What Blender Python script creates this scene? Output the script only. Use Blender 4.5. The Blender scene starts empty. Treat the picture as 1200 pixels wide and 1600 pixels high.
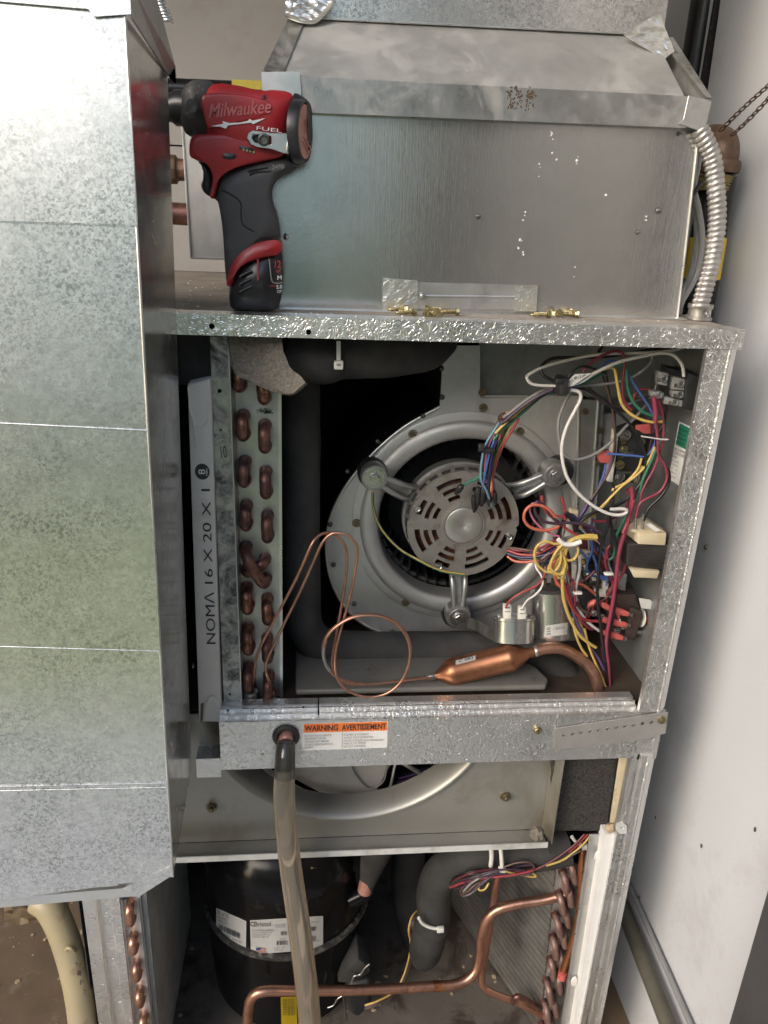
import bpy, bmesh, math, random
from mathutils import Vector, Matrix, noise
from mathutils.geometry import tessellate_polygon
V = Vector
rnd = random.Random(7)
scene = bpy.context.scene
C = scene.collection

# ---------------------------------------------------------------- camera
CAM = V((0.1031, -0.7683, 0.1095))
FPX = 1189.47                      # focal length in photograph pixels (1200 x 1600)
PITCH, YAW, ROLL = 0.36270, -0.10754, 0.04249
def _basis():
    cy, sy, cp, sp = math.cos(YAW), math.sin(YAW), math.cos(PITCH), math.sin(PITCH)
    f = V((-sy*cp, cy*cp, -sp)); r = V((cy, sy, 0)); u = r.cross(f)
    c, s = math.cos(ROLL), math.sin(ROLL)
    return c*r+s*u, -s*r+c*u, f
RT, UP, FW = _basis()
cd = bpy.data.cameras.new('camera'); cam = bpy.data.objects.new('camera', cd); C.objects.link(cam)
cd.sensor_fit = 'VERTICAL'; cd.sensor_height = 36; cd.lens = FPX/1600*36
cd.clip_start = 0.01; cd.clip_end = 500
cd.dof.use_dof = True; cd.dof.focus_distance = 0.95; cd.dof.aperture_fstop = 16
M = Matrix((RT, UP, -FW)).transposed().to_4x4(); M.translation = CAM
cam.matrix_world = M
scene.camera = cam

# ---------------------------------------------------------------- sky, sun, exposure
w = bpy.data.worlds.new('World'); scene.world = w; w.use_nodes = True
nt = w.node_tree; bg = nt.nodes['Background']
sky = nt.nodes.new('ShaderNodeTexSky'); sky.sky_type = 'NISHITA'; sky.sun_disc = False
SUN_EL, SUN_AZ = math.radians(26), math.radians(-135)   # azimuth measured from +Y, clockwise seen from above
sky.sun_elevation = SUN_EL; sky.sun_rotation = SUN_AZ
sky.dust_density = 2.2; sky.air_density = 1.0; sky.ozone_density = 0.9
nt.links.new(sky.outputs[0], bg.inputs[0]); bg.inputs[1].default_value = 0.15
sd = bpy.data.lights.new('sun', 'SUN'); sun = bpy.data.objects.new('sun', sd); C.objects.link(sun)
sd.energy = 0.85; sd.angle = math.radians(38); sd.color = (1.0, 0.98, 0.95)
sdir = V((math.sin(SUN_AZ)*math.cos(SUN_EL), math.cos(SUN_AZ)*math.cos(SUN_EL), math.sin(SUN_EL)))
sun.rotation_euler = sdir.to_track_quat('Z', 'Y').to_euler()
scene.view_settings.view_transform = 'Standard'; scene.view_settings.look = 'None'
scene.view_settings.gamma = 1; scene.view_settings.exposure = 1.2

# ---------------------------------------------------------------- measuring: pixel of the photograph -> point on a world plane
def _ray(px, py): return FW + RT*((px-600)/FPX) - UP*((py-800)/FPX)
def _on(px, py, ax, v):
    d = _ray(px, py); return CAM + d*((v-CAM[ax])/d[ax])
def P(px, py, Y=0.0): return _on(px, py, 1, Y)
def PZ(px, py, z): return _on(px, py, 2, z)
def PX(px, py, X): return _on(px, py, 0, X)
def PT(px, py, o, n):                # on the plane through o with normal n
    d = _ray(px, py); return CAM + d*((o-CAM).dot(n)/d.dot(n))

# ---------------------------------------------------------------- objects
def tag(o, label=None, cat=None, group=None, kind=None):
    if label: o['label'] = label
    if cat: o['category'] = cat
    if group: o['group'] = group
    if kind: o['kind'] = kind
    return o
def thing(name, loc, label, cat, group=None):
    o = bpy.data.objects.new(name, None); o.empty_display_size = 0.02; C.objects.link(o)
    o.location = loc
    return tag(o, label, cat, group)
def wloc(p):
    return V(p.location) + (wloc(p.parent) if p.parent else V((0, 0, 0)))
def obj(name, bm, m, parent=None, smooth=None, label=None):
    """bm holds world coordinates; the object is linked at its parent's base"""
    off = wloc(parent) if parent else V((0, 0, 0))
    if parent: bmesh.ops.translate(bm, verts=bm.verts, vec=-off)
    me = bpy.data.meshes.new(name); bm.to_mesh(me); bm.free()
    if smooth is not None:
        me.polygons.foreach_set('use_smooth', [True]*len(me.polygons))
        me.set_sharp_from_angle(angle=math.radians(smooth))
    if isinstance(m, (list, tuple)):
        for k in m: me.materials.append(k)
    else: me.materials.append(m)
    o = bpy.data.objects.new(name, me); C.objects.link(o)
    if parent: o.parent = parent
    if label: o['label'] = label
    return o
def copy_tree(o, parent=None):
    c = o.copy(); C.objects.link(c)
    if parent: c.parent = parent
    for ch in list(o.children): copy_tree(ch, c)
    return c

# ---------------------------------------------------------------- mesh builders (each adds to a bmesh)
def BM(): return bmesh.new()
def fix(bm):
    bmesh.ops.recalc_face_normals(bm, faces=bm.faces); return bm
def box(bm, a, b):
    a, b = V(a), V(b); vs = []
    for x in (a.x, b.x):
        for y in (a.y, b.y):
            for z in (a.z, b.z): vs.append(bm.verts.new((x, y, z)))
    for f in ((0,1,3,2),(4,6,7,5),(0,4,5,1),(2,3,7,6),(0,2,6,4),(1,5,7,3)): bm.faces.new([vs[i] for i in f])
    return bm
def obox(bm, c, ax, ay, az):
    """box with centre and three half-axis vectors"""
    vs = [bm.verts.new(c+ax*i+ay*j+az*k) for i in (-1,1) for j in (-1,1) for k in (-1,1)]
    for f in ((0,1,3,2),(4,6,7,5),(0,4,5,1),(2,3,7,6),(0,2,6,4),(1,5,7,3)): bm.faces.new([vs[i] for i in f])
    return bm
def bevel(bm, wd=0.001, seg=2, ang=25):
    fix(bm)
    es = [e for e in bm.edges if len(e.link_faces) == 2 and e.calc_face_angle(0) > math.radians(ang)]
    bmesh.ops.bevel(bm, geom=es, offset=wd, segments=seg, affect='EDGES', clamp_overlap=True, profile=0.5)
    return bm
def prism(bm, pts, vec):
    pts = [V(p) for p in pts]; vec = V(vec)
    a = [bm.verts.new(p) for p in pts]; b = [bm.verts.new(p+vec) for p in pts]
    bm.faces.new(a); bm.faces.new(b[::-1])
    for i in range(len(a)):
        j = (i+1) % len(a); bm.faces.new((a[i], b[i], b[j], a[j]))
    return bm
def holed(bm, outer, holes, vec):
    """coplanar outline with holes, extruded by vec; real through holes"""
    vec = V(vec); loops = [[V(p) for p in outer]]+[[V(p) for p in h] for h in holes]
    flat = [p for l in loops for p in l]
    a = [bm.verts.new(p) for p in flat]; b = [bm.verts.new(p+vec) for p in flat]
    k = 0; es = []; es2 = []
    for l in loops:
        n = len(l)
        for i in range(n):
            j = (i+1) % n; es.append(bm.edges.new((a[k+i], a[k+j]))); es2.append(bm.edges.new((b[k+i], b[k+j])))
        k += n
    bmesh.ops.triangle_fill(bm, use_beauty=True, use_dissolve=False, edges=es, normal=vec.normalized())
    bmesh.ops.triangle_fill(bm, use_beauty=True, use_dissolve=False, edges=es2, normal=vec.normalized())
    k = 0
    for l in loops:
        n = len(l)
        for i in range(n):
            j = (i+1) % n
            bm.faces.new((a[k+i], b[k+i], b[k+j], a[k+j]))
        k += n
    return fix(bm)
def circ(c, r, u, v, n=20, a0=0.0, a1=None):
    a1 = a0+2*math.pi if a1 is None else a1
    full = abs(a1-a0-2*math.pi) < 1e-6
    m = n if full else n-1
    return [c+u*(r*math.cos(a0+(a1-a0)*i/m))+v*(r*math.sin(a0+(a1-a0)*i/m)) for i in range(n)]
XA, YA, ZA = V((1,0,0)), V((0,1,0)), V((0,0,1))
def spline(pts, n=8, closed=False):
    pts = [V(p) for p in pts]
    if len(pts) < 3 and not closed: return pts
    out = []; N = len(pts)
    for i in range(N if closed else N-1):
        p1, p2 = pts[i], pts[(i+1) % N]
        p0 = pts[i-1] if (i > 0 or closed) else p1*2-p2
        p3 = pts[(i+2) % N] if (i+2 < N or closed) else p2*2-p1
        for k in range(n):
            t = k/n
            out.append(0.5*((2*p1)+(p2-p0)*t+(2*p0-5*p1+4*p2-p3)*t*t+(3*p1-p0-3*p2+p3)*t**3))
    if not closed: out.append(pts[-1])
    return out
def tube(bm, pts, r, seg=10, n=6, caps=True, smooth=True):
    """tube along points; r number or list (one per input point)"""
    pts = [V(p) for p in pts]
    if smooth and len(pts) > 2:
        path = spline(pts, n)
        if isinstance(r, (list, tuple)):
            rr = []
            for i in range(len(pts)-1):
                for k in range(n): rr.append(r[i]+(r[i+1]-r[i])*k/n)
            rr.append(r[-1])
        else: rr = [r]*len(path)
    else:
        path = pts; rr = list(r) if isinstance(r, (list, tuple)) else [r]*len(pts)
    t = (path[1]-path[0]).normalized()
    u = t.orthogonal().normalized()
    rings = []
    for i, p in enumerate(path):
        if i == 0: tn = path[1]-path[0]
        elif i == len(path)-1: tn = path[-1]-path[-2]
        else: tn = path[i+1]-path[i-1]
        if tn.length < 1e-9: tn = t
        tn.normalize()
        q = t.rotation_difference(tn); u = q @ u; t = tn
        u = (u-t*u.dot(t)).normalized(); v = t.cross(u)
        rings.append([bm.verts.new(p+(u*math.cos(2*math.pi*k/seg)+v*math.sin(2*math.pi*k/seg))*rr[i]) for k in range(seg)])
    for a, b in zip(rings, rings[1:]):
        for k in range(seg):
            j = (k+1) % seg; bm.faces.new((a[k], a[j], b[j], b[k]))
    if caps:
        bm.faces.new(rings[0][::-1]); bm.faces.new(rings[-1])
    return bm
def lathe(bm, c, axis, prof, seg=32, u=None, close=False):
    """prof: (radius, height along axis)"""
    axis = V(axis).normalized(); u = axis.orthogonal().normalized() if u is None else u; v = axis.cross(u)
    rings = []
    for r, h in prof:
        if r < 1e-7: rings.append([bm.verts.new(c+axis*h)])
        else: rings.append([bm.verts.new(c+axis*h+(u*math.cos(2*math.pi*k/seg)+v*math.sin(2*math.pi*k/seg))*r) for k in range(seg)])
    prs = list(zip(rings, rings[1:]))
    if close: prs.append((rings[-1], rings[0]))
    for a, b in prs:
        for k in range(seg):
            j = (k+1) % seg
            if len(a) == 1 and len(b) == 1: continue
            if len(a) == 1: bm.faces.new((a[0], b[j], b[k]))
            elif len(b) == 1: bm.faces.new((a[k], a[j], b[0]))
            else: bm.faces.new((a[k], a[j], b[j], b[k]))
    return fix(bm)
def chaikin(p, it=2):
    for _ in range(it):
        q = []
        for i in range(len(p)):
            a, b = p[i], p[(i+1) % len(p)]
            q += [a*0.78+b*0.22, a*0.22+b*0.78]
        p = q
    return p
def puff(bm, outline, y0, y1, r, it=2, seg=4):
    """outline (world points, taken in the XZ plane) swelled to a rounded solid between y0 and y1"""
    p = chaikin([V((q.x, 0, q.z)) for q in outline], it)
    area = sum(p[i].x*p[(i+1) % len(p)].z-p[(i+1) % len(p)].x*p[i].z for i in range(len(p)))
    if area < 0: p = p[::-1]
    n = len(p)
    def step(c, d):
        q = []
        for i in range(n):
            e = (c[(i+1) % n]-c[i-1])
            e = e.normalized() if e.length > 1e-9 else XA
            q.append(c[i]+V((-e.z, 0, e.x))*d)
        for _ in range(3):
            q = [q[i]*.5+(q[i-1]+q[(i+1) % n])*.25 for i in range(n)]
        return q
    prof = [(r*(1-math.sin(math.pi/2*k/seg)), r*(1-math.cos(math.pi/2*k/seg))) for k in range(seg, -1, -1)]   # (inset, depth from the edge plane)
    curves = [p]; ins = 0.0; sub = max(1, int(r/.001))
    for k in range(1, seg+1):
        d = prof[k][0]-ins; c = curves[-1]
        for _ in range(sub): c = step(c, d/sub)
        curves.append(c); ins = prof[k][0]
    rings = []
    for k in range(seg, -1, -1): rings.append([bm.verts.new(V((q.x, y0+prof[k][1], q.z))) for q in curves[k]])
    for k in range(seg+1): rings.append([bm.verts.new(V((q.x, y1-prof[k][1], q.z))) for q in curves[k]])
    for a, b in zip(rings, rings[1:]):
        for k in range(n):
            j = (k+1) % n; bm.faces.new((a[k], a[j], b[j], b[k]))
    for rg in (rings[0], rings[-1]):
        for t in tessellate_polygon([[v.co.copy() for v in rg]]):
            try: bm.faces.new([rg[i] for i in t])
            except ValueError: pass
    return fix(bm)
def loft(bm, secs, u, v, n=24, e=2.5):
    """sections: (centre, half-size along u, half-size along v)"""
    rings = []
    for c, a, b in secs:
        rr = []
        for k in range(n):
            t = 2*math.pi*k/n; ct, st = math.cos(t), math.sin(t)
            rr.append(bm.verts.new(V(c)+u*(a*math.copysign(abs(ct)**(2/e), ct))+v*(b*math.copysign(abs(st)**(2/e), st))))
        rings.append(rr)
    for a, b in zip(rings, rings[1:]):
        for k in range(n):
            j = (k+1) % n; bm.faces.new((a[k], a[j], b[j], b[k]))
    bm.faces.new(rings[0][::-1]); bm.faces.new(rings[-1])
    return fix(bm)
def sheet(bm, pts, vec, nx=24, ny=24, amp=0.0, fr=6.0, seed=0.0):
    """thin panel from four corners (a,b,c,d going round), gridded and slightly wavy, with thickness vec"""
    a, b, c, d = [V(p) for p in pts]; vec = V(vec); nrm = vec.normalized()
    g = []; h = []
    for j in range(ny+1):
        r1, r2 = [], []
        for i in range(nx+1):
            s, t = i/nx, j/ny
            p = (a*(1-s)+b*s)*(1-t)+(d*(1-s)+c*s)*t
            k = amp*noise.noise(p*fr+V((seed, seed, 0)))
            r1.append(bm.verts.new(p+nrm*k)); r2.append(bm.verts.new(p+nrm*k+vec))
        g.append(r1); h.append(r2)
    for j in range(ny):
        for i in range(nx):
            bm.faces.new((g[j][i], g[j][i+1], g[j+1][i+1], g[j+1][i]))
            bm.faces.new((h[j][i], h[j+1][i], h[j+1][i+1], h[j][i+1]))
    for i in range(nx):
        bm.faces.new((g[0][i], h[0][i], h[0][i+1], g[0][i+1])); bm.faces.new((g[ny][i], g[ny][i+1], h[ny][i+1], h[ny][i]))
    for j in range(ny):
        bm.faces.new((g[j][0], g[j+1][0], h[j+1][0], h[j][0])); bm.faces.new((g[j][nx], h[j][nx], h[j+1][nx], g[j+1][nx]))
    return fix(bm)
_txt = {}
def text(body, A, B, Cc, m, parent, name='lettering', shear=0.0, bold=0.0, off=0.0004, label=None):
    """flat lettering whose box fills A (lower left), B (lower right), C (upper left)"""
    cu = bpy.data.curves.new('t', 'FONT'); cu.body = body; cu.resolution_u = 3; cu.shear = shear; cu.offset = bold
    o = bpy.data.objects.new('t', cu); C.objects.link(o)
    me = bpy.data.meshes.new_from_object(o.evaluated_get(bpy.context.evaluated_depsgraph_get()))
    bpy.data.objects.remove(o)
    xs = [v.co.x for v in me.vertices]; ys = [v.co.y for v in me.vertices]
    x0, x1, y0, y1 = min(xs), max(xs), min(ys), max(ys)
    X, Y = V(B)-V(A), V(Cc)-V(A); N = X.cross(Y).normalized()
    if N.dot(CAM-V(A)) < 0: N = -N
    bm = BM(); bm.from_mesh(me); bpy.data.meshes.remove(me)
    for v in bm.verts:
        v.co = V(A)+X*((v.co.x-x0)/(x1-x0))+Y*((v.co.y-y0)/(y1-y0))+N*off
    return obj(name, bm, m, parent, label=label)

# ---------------------------------------------------------------- materials
def _mat(name):
    m = bpy.data.materials.new(name); m.use_nodes = True
    t = m.node_tree; return m, t, t.nodes['Principled BSDF']
def _n(t, typ, **kw):
    n = t.nodes.new(typ)
    for k, v in kw.items():
        if k in n.inputs: n.inputs[k].default_value = v
        else: setattr(n, k, v)
    return n
def _ramp(t, src, stops, interp='LINEAR'):
    r = t.nodes.new('ShaderNodeValToRGB'); r.color_ramp.interpolation = interp
    e = r.color_ramp.elements
    while len(e) < len(stops): e.new(0.5)
    for k, (p, c) in enumerate(stops):
        e[k].position = p; e[k].color = (c, c, c, 1) if isinstance(c, (int, float)) else (*c, 1)
    t.links.new(src, r.inputs[0]); return r.outputs[0]
def _map(t, scale=(1,1,1)):
    tc = t.nodes.new('ShaderNodeTexCoord'); mp = t.nodes.new('ShaderNodeMapping'); mp.inputs['Scale'].default_value = scale
    t.links.new(tc.outputs['Object'], mp.inputs[0]); return mp.outputs[0]
def _noise(t, vec, sc, det=4, rough=0.6, dist=0.0):
    n = _n(t, 'ShaderNodeTexNoise', Scale=sc, Detail=det, Roughness=rough, Distortion=dist)
    t.links.new(vec, n.inputs['Vector']); return n.outputs['Fac']
def _mix(t, fac, a, b, mode='MIX'):
    m = t.nodes.new('ShaderNodeMix'); m.data_type = 'RGBA'; m.blend_type = mode
    def put(i, v):
        if isinstance(v, (tuple, list)): m.inputs[i].default_value = (*v, 1) if len(v) == 3 else v
        elif isinstance(v, (int, float)): m.inputs[i].default_value = v if i == 0 else (v, v, v, 1)
        else: t.links.new(v, m.inputs[i])
    put(0, fac); put(6, a); put(7, b); return m.outputs[2]
def _bump(t, bsdf, h, strength, dist=0.001, prev=None):
    b = _n(t, 'ShaderNodeBump', Strength=strength, Distance=dist)
    t.links.new(h, b.inputs['Height'])
    if prev: t.links.new(prev, b.inputs['Normal'])
    t.links.new(b.outputs[0], bsdf.inputs['Normal']); return b.outputs[0]
def plain(name, col, rough=0.5, metal=0.0, var=0.12, sc=60, bump=0.1, bsc=300, dirt=None, dsc=14, dth=(0.52, 0.72), **kw):
    m, t, b = _mat(name); v = _map(t)
    n = _noise(t, v, sc, 5)
    lo = tuple(max(0, c*(1-var)) for c in col); hi = tuple(min(1, c*(1+var)) for c in col)
    c = _ramp(t, n, [(0.3, lo), (0.7, hi)])
    if dirt:
        d = _ramp(t, _noise(t, v, dsc, 8, 0.7, 0.4), [(dth[0], 0.0), (dth[1], 1.0)])
        c = _mix(t, d, c, dirt)
    t.links.new(c, b.inputs['Base Color'])
    b.inputs['Metallic'].default_value = metal
    r = _ramp(t, _noise(t, v, sc*0.7+3, 4), [(0.3, max(0.02, rough*0.8)), (0.7, min(1, rough*1.2))])
    t.links.new(r, b.inputs['Roughness'])
    if bump: _bump(t, b, _noise(t, v, bsc, 3), bump)
    for k, x in kw.items(): b.inputs[k.replace('_', ' ')].default_value = x
    return m
def galv(name, base=0.55, rough=0.3, spangle=90, contrast=0.25, emboss=0.0, esc=170, brush=0.0, dirt=0.0, dcol=(0.12, 0.11, 0.09), dsc=9,
         tint=(1.0, 0.992, 0.965), pit=0.0, metal=0.92, dth=(0.5, 0.68), rvar=0.35):
    m, t, b = _mat(name); v = _map(t)
    vo = _n(t, 'ShaderNodeTexVoronoi', Scale=spangle); t.links.new(v, vo.inputs['Vector'])
    sep = t.nodes.new('ShaderNodeSeparateColor'); t.links.new(vo.outputs['Color'], sep.inputs[0])
    big = _noise(t, v, 7, 6, 0.65, 0.5)
    mid = _noise(t, v, 120, 5, 0.7)
    g1 = _ramp(t, sep.outputs[0], [(0.0, base*(1-contrast)), (1.0, base*(1+contrast*0.6))])
    c = _mix(t, 0.55, g1, _ramp(t, mid, [(0.3, base*(1-contrast)), (0.7, base*(1+contrast*0.7))]))
    c = _mix(t, 0.2, c, _ramp(t, big, [(0.3, base*(1-contrast)), (0.7, base*(1+contrast*0.5))]))
    c = _mix(t, 1.0, c, tint, 'MULTIPLY')
    rr = _ramp(t, _noise(t, v, 22, 6, 0.7, 0.3), [(0.3, rough*(1-rvar)), (0.7, rough*(1+rvar))])
    met = metal
    if pit:
        p = _ramp(t, _noise(t, v, 330, 6, 0.75, 0.8), [(0.49, 0.0), (0.57, 1.0)])
        pm = _ramp(t, _noise(t, v, 9, 5, 0.6, 1.0), [(0.42, pit*0.25), (0.62, pit)])
        pf = _mix(t, 1.0, p, pm, 'MULTIPLY')
        c = _mix(t, pf, c, (base*0.38, base*0.39, base*0.39))
    if dirt:
        d = _ramp(t, _noise(t, v, dsc, 9, 0.72, 0.6), [(dth[0], 0.0), (dth[1], dirt)])
        c = _mix(t, d, c, dcol); rr = _mix(t, d, rr, 0.75)
        mm = _mix(t, d, metal, 0.2); t.links.new(mm, b.inputs['Metallic'])
    else: b.inputs['Metallic'].default_value = met
    t.links.new(c, b.inputs['Base Color']); t.links.new(rr, b.inputs['Roughness'])
    prev = None
    if emboss:
        e = _noise(t, v, esc, 1.5, 0.5, 1.2)
        e = _ramp(t, e, [(0.28, 0.0), (0.5, 1.0), (0.72, 0.0)], 'EASE')
        prev = _bump(t, b, e, emboss, 0.00042)
    if brush:
        bv = _map(t, (1300, 1300, 16)); prev = _bump(t, b, _noise(t, bv, 1.0, 3, 0.6), brush, 0.0006, prev)
    _bump(t, b, _noise(t, v, 260, 4, 0.7), 0.04 if emboss else 0.12, 0.0006, prev)
    return m

MT = {}
MT['frame'] = galv('embossed_galvanized', 0.76, 0.33, 60, 0.05, emboss=0.9, esc=170, dirt=0.2, dsc=16, dth=(0.6, 0.8), dcol=(0.25,0.24,0.22), )
MT['frame_clean'] = galv('plain_galvanized_strip', 0.50, 0.4, 80, 0.2, dirt=0.5, dcol=(0.30, 0.26, 0.20), dsc=30)
MT['box'] = galv('spangled_sheet', 0.80, 0.27, 240, 0.24, pit=0.85, rvar=0.08)
MT['box_side'] = galv('shiny_sheet_side', 0.75, 0.15, 60, 0.25, dirt=0.25, dsc=25, dcol=(0.30, 0.30, 0.29), brush=0.1, rvar=0.5)
MT['duct'] = galv('brushed_duct_sheet', 0.70, 0.17, 40, 0.10, brush=0.12, rvar=0.25)
MT['hood'] = galv('weathered_hood_sheet', 0.42, 0.5, 30, 0.15, dirt=0.8, dcol=(0.40, 0.40, 0.38), dsc=14, metal=0.6)
MT['band'] = galv('weathered_band_sheet', 0.47, 0.36, 50, 0.22, dirt=0.6, dcol=(0.30, 0.29, 0.26), dsc=14, brush=0.15)
MT['coil_plate'] = galv('coil_end_plate', 0.58, 0.46, 70, 0.12, dirt=0.5, dcol=(0.42, 0.42, 0.42), dsc=22)
MT['coil_strip'] = galv('rusty_stained_strip', 0.44, 0.45, 110, 0.45, dirt=0.95, dcol=(0.04, 0.04, 0.04), dsc=30, dth=(0.46, 0.62))
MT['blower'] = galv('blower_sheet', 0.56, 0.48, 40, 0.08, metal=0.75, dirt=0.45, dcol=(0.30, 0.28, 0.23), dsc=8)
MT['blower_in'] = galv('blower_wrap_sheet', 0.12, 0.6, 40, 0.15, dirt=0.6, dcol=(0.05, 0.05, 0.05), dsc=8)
MT['inner'] = plain('grey_interior_panel', (0.27, 0.28, 0.28), 0.42, 0.55, 0.08, 12, 0.05, dirt=(0.16, 0.15, 0.13), dsc=9)
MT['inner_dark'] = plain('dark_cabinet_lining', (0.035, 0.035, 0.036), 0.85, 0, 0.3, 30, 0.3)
MT['tray'] = plain('fan_shroud_sheet', (0.31, 0.30, 0.27), 0.42, 0.55, 0.07, 9, 0.05, dirt=(0.21, 0.18, 0.13), dsc=6)
MT['edge'] = galv('bright_cut_edge', 0.70, 0.35, 50, 0.08)
MT['white_edge'] = plain('pale_lip', (0.62, 0.62, 0.60), 0.5, 0.3, 0.08, 40, 0.05, dirt=(0.35, 0.33, 0.28))
MT['motor'] = plain('motor_grey_casting', (0.33, 0.31, 0.285), 0.42, 0.65, 0.10, 70, 0.15, dirt=(0.17, 0.13, 0.10), dsc=30)
MT['motor_cap'] = plain('motor_centre_cap', (0.44, 0.425, 0.40), 0.36, 0.75, 0.08, 50, 0.08)
MT['arm'] = plain('cast_mount_arm', (0.38, 0.385, 0.38), 0.38, 0.8, 0.12, 60, 0.15, dirt=(0.18, 0.17, 0.15), dsc=30)
MT['winding'] = plain('motor_windings', (0.10, 0.035, 0.018), 0.5, 0.2, 0.7, 160, 1.0, 160)
MT['blade'] = plain('blower_blade', (0.10, 0.10, 0.10), 0.5, 0.5, 0.3, 40, 0.1)
MT['rubber'] = plain('black_rubber', (0.018, 0.018, 0.019), 0.5, 0, 0.3, 60, 0.1)
MT['foam_tube'] = plain('pipe_insulation', (0.044, 0.043, 0.042), 0.75, 0, 0.3, 22, 0.5, 650, dirt=(0.065, 0.06, 0.052), dsc=11, dth=(0.54, 0.8), Specular_IOR_Level=0.2)
MT['foam_brown'] = plain('dusty_insulation', (0.15, 0.13, 0.105), 0.95, 0, 0.4, 350, 1.0, 420, dirt=(0.07, 0.06, 0.05), dsc=22)
MT['foam_black'] = plain('black_foam_block', (0.030, 0.028, 0.025), 0.95, 0, 0.9, 420, 1.0, 420, dirt=(0.16, 0.13, 0.09), dsc=240, dth=(0.62, 0.72))
MT['copper'] = plain('worn_copper', (0.50, 0.27, 0.19), 0.36, 0.9, 0.2, 40, 0.12, dirt=(0.24, 0.13, 0.095), dsc=45, dth=(0.5, 0.75))
MT['copper_dark'] = plain('tarnished_copper', (0.235, 0.115, 0.085), 0.42, 0.75, 0.35, 60, 0.15, dirt=(0.10, 0.055, 0.055), dsc=70, dth=(0.42, 0.62))
MT['copper_new'] = plain('clean_copper', (0.55, 0.235, 0.115), 0.30, 0.92, 0.15, 40, 0.06, dirt=(0.22, 0.10, 0.06), dsc=22, dth=(0.5, 0.75))
MT['copper_shell'] = plain('copper_receiver_shell', (0.33, 0.145, 0.075), 0.36, 0.85, 0.2, 16, 0.08, dirt=(0.19, 0.075, 0.045), dsc=18, dth=(0.42, 0.7))
MT['solder'] = plain('grey_solder', (0.36, 0.34, 0.31), 0.35, 0.85, 0.2, 90, 0.2)
MT['brass'] = plain('zinc_yellow_screw', (0.42, 0.36, 0.20), 0.34, 0.9, 0.3, 120, 0.1, dirt=(0.14, 0.11, 0.06), dsc=160)
MT['screw_dull'] = plain('dull_brown_screw', (0.20, 0.16, 0.10), 0.45, 0.8, 0.3, 120, 0.2, dirt=(0.08, 0.05, 0.03), dsc=140)
MT['steel'] = plain('bright_steel', (0.58, 0.58, 0.57), 0.28, 0.95, 0.12, 60, 0.06)
MT['screw_grey'] = plain('dark_rivet', (0.12, 0.12, 0.11), 0.45, 0.8, 0.3, 120, 0.2)
MT['foil'] = plain('crinkled_foil_tape', (0.74, 0.73, 0.68), 0.32, 0.9, 0.06, 40, 0.2, 90)
MT['red'] = plain('red_tool_plastic', (0.33, 0.018, 0.024), 0.38, 0, 0.1, 30, 0.12, 900, dirt=(0.20, 0.02, 0.02), dsc=26, dth=(0.55, 0.8))
MT['grip'] = plain('grey_rubber_grip', (0.048, 0.048, 0.052), 0.62, 0, 0.1, 30, 0.25, 1100, dirt=(0.075, 0.07, 0.065), dsc=30)
MT['tool_black'] = plain('black_tool_plastic', (0.016, 0.016, 0.018), 0.34, 0, 0.2, 40, 0.06, dirt=(0.06, 0.055, 0.05), dsc=60, dth=(0.56, 0.8))
MT['nose'] = plain('worn_rubber_nose', (0.032, 0.030, 0.028), 0.55, 0, 0.2, 50, 0.3, 600, dirt=(0.16, 0.145, 0.13), dsc=70, dth=(0.54, 0.72))
MT['rosegold'] = plain('copper_tone_disc', (0.62, 0.32, 0.26), 0.42, 0.6, 0.1, 60, 0.15, dirt=(0.30, 0.13, 0.11), dsc=70)
MT['white'] = plain('white_print', (0.75, 0.75, 0.74), 0.5, 0, 0.04)
MT['red_print'] = plain('red_print', (0.45, 0.03, 0.03), 0.45, 0, 0.05)
MT['black_print'] = plain('black_print', (0.025, 0.025, 0.025), 0.6, 0, 0.1, bump=0)
MT['grey_print'] = plain('grey_fine_print', (0.20, 0.20, 0.20), 0.6, 0, 0.2, bump=0)
MT['paper'] = plain('white_label', (0.70, 0.69, 0.67), 0.45, 0, 0.06, 20, 0.03, dirt=(0.42, 0.39, 0.33), dsc=22, dth=(0.6, 0.85))
MT['orange'] = plain('orange_label', (0.72, 0.17, 0.035), 0.5, 0, 0.06, dirt=(0.66, 0.50, 0.40), dsc=90, dth=(0.6, 0.63))
MT['green_label'] = plain('green_label', (0.015, 0.19, 0.11), 0.45, 0, 0.1)
MT['yellow_label'] = plain('yellow_label', (0.74, 0.53, 0.02), 0.45, 0, 0.06)
MT['card'] = plain('filter_cardboard', (0.60, 0.58, 0.54), 0.75, 0, 0.05, 20, 0.08, dirt=(0.36, 0.33, 0.29), dsc=8, dth=(0.5, 0.8))
MT['card_dark'] = plain('filter_cardboard_side', (0.22, 0.15, 0.10), 0.8, 0, 0.2, 20, 0.1)
MT['nylon'] = plain('white_nylon_tie', (0.66, 0.65, 0.60), 0.4, 0, 0.05, 30, 0.05)
MT['comp'] = plain('black_compressor_paint', (0.006, 0.006, 0.0065), 0.17, 0, 0.2, 20, 0.06, 60, dirt=(0.03, 0.029, 0.027), dsc=30, dth=(0.58, 0.8), Specular_IOR_Level=0.16)
MT['comp_weld'] = plain('dusty_weld_rim', (0.03, 0.03, 0.03), 0.4, 0.2, 0.4, 60, 0.4, 200, dirt=(0.20, 0.19, 0.17), dsc=70, dth=(0.5, 0.66))
MT['drain'] = plain('stained_grey_pan', (0.13, 0.125, 0.115), 0.5, 0.1, 0.15, 12, 0.15, 200, dirt=(0.075, 0.055, 0.04), dsc=30, dth=(0.56, 0.7))
MT['rustpan'] = plain('rusty_base_pan', (0.05, 0.034, 0.024), 0.6, 0, 0.3, 18, 0.4, 60, dirt=(0.035, 0.024, 0.018), dsc=16)
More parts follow.
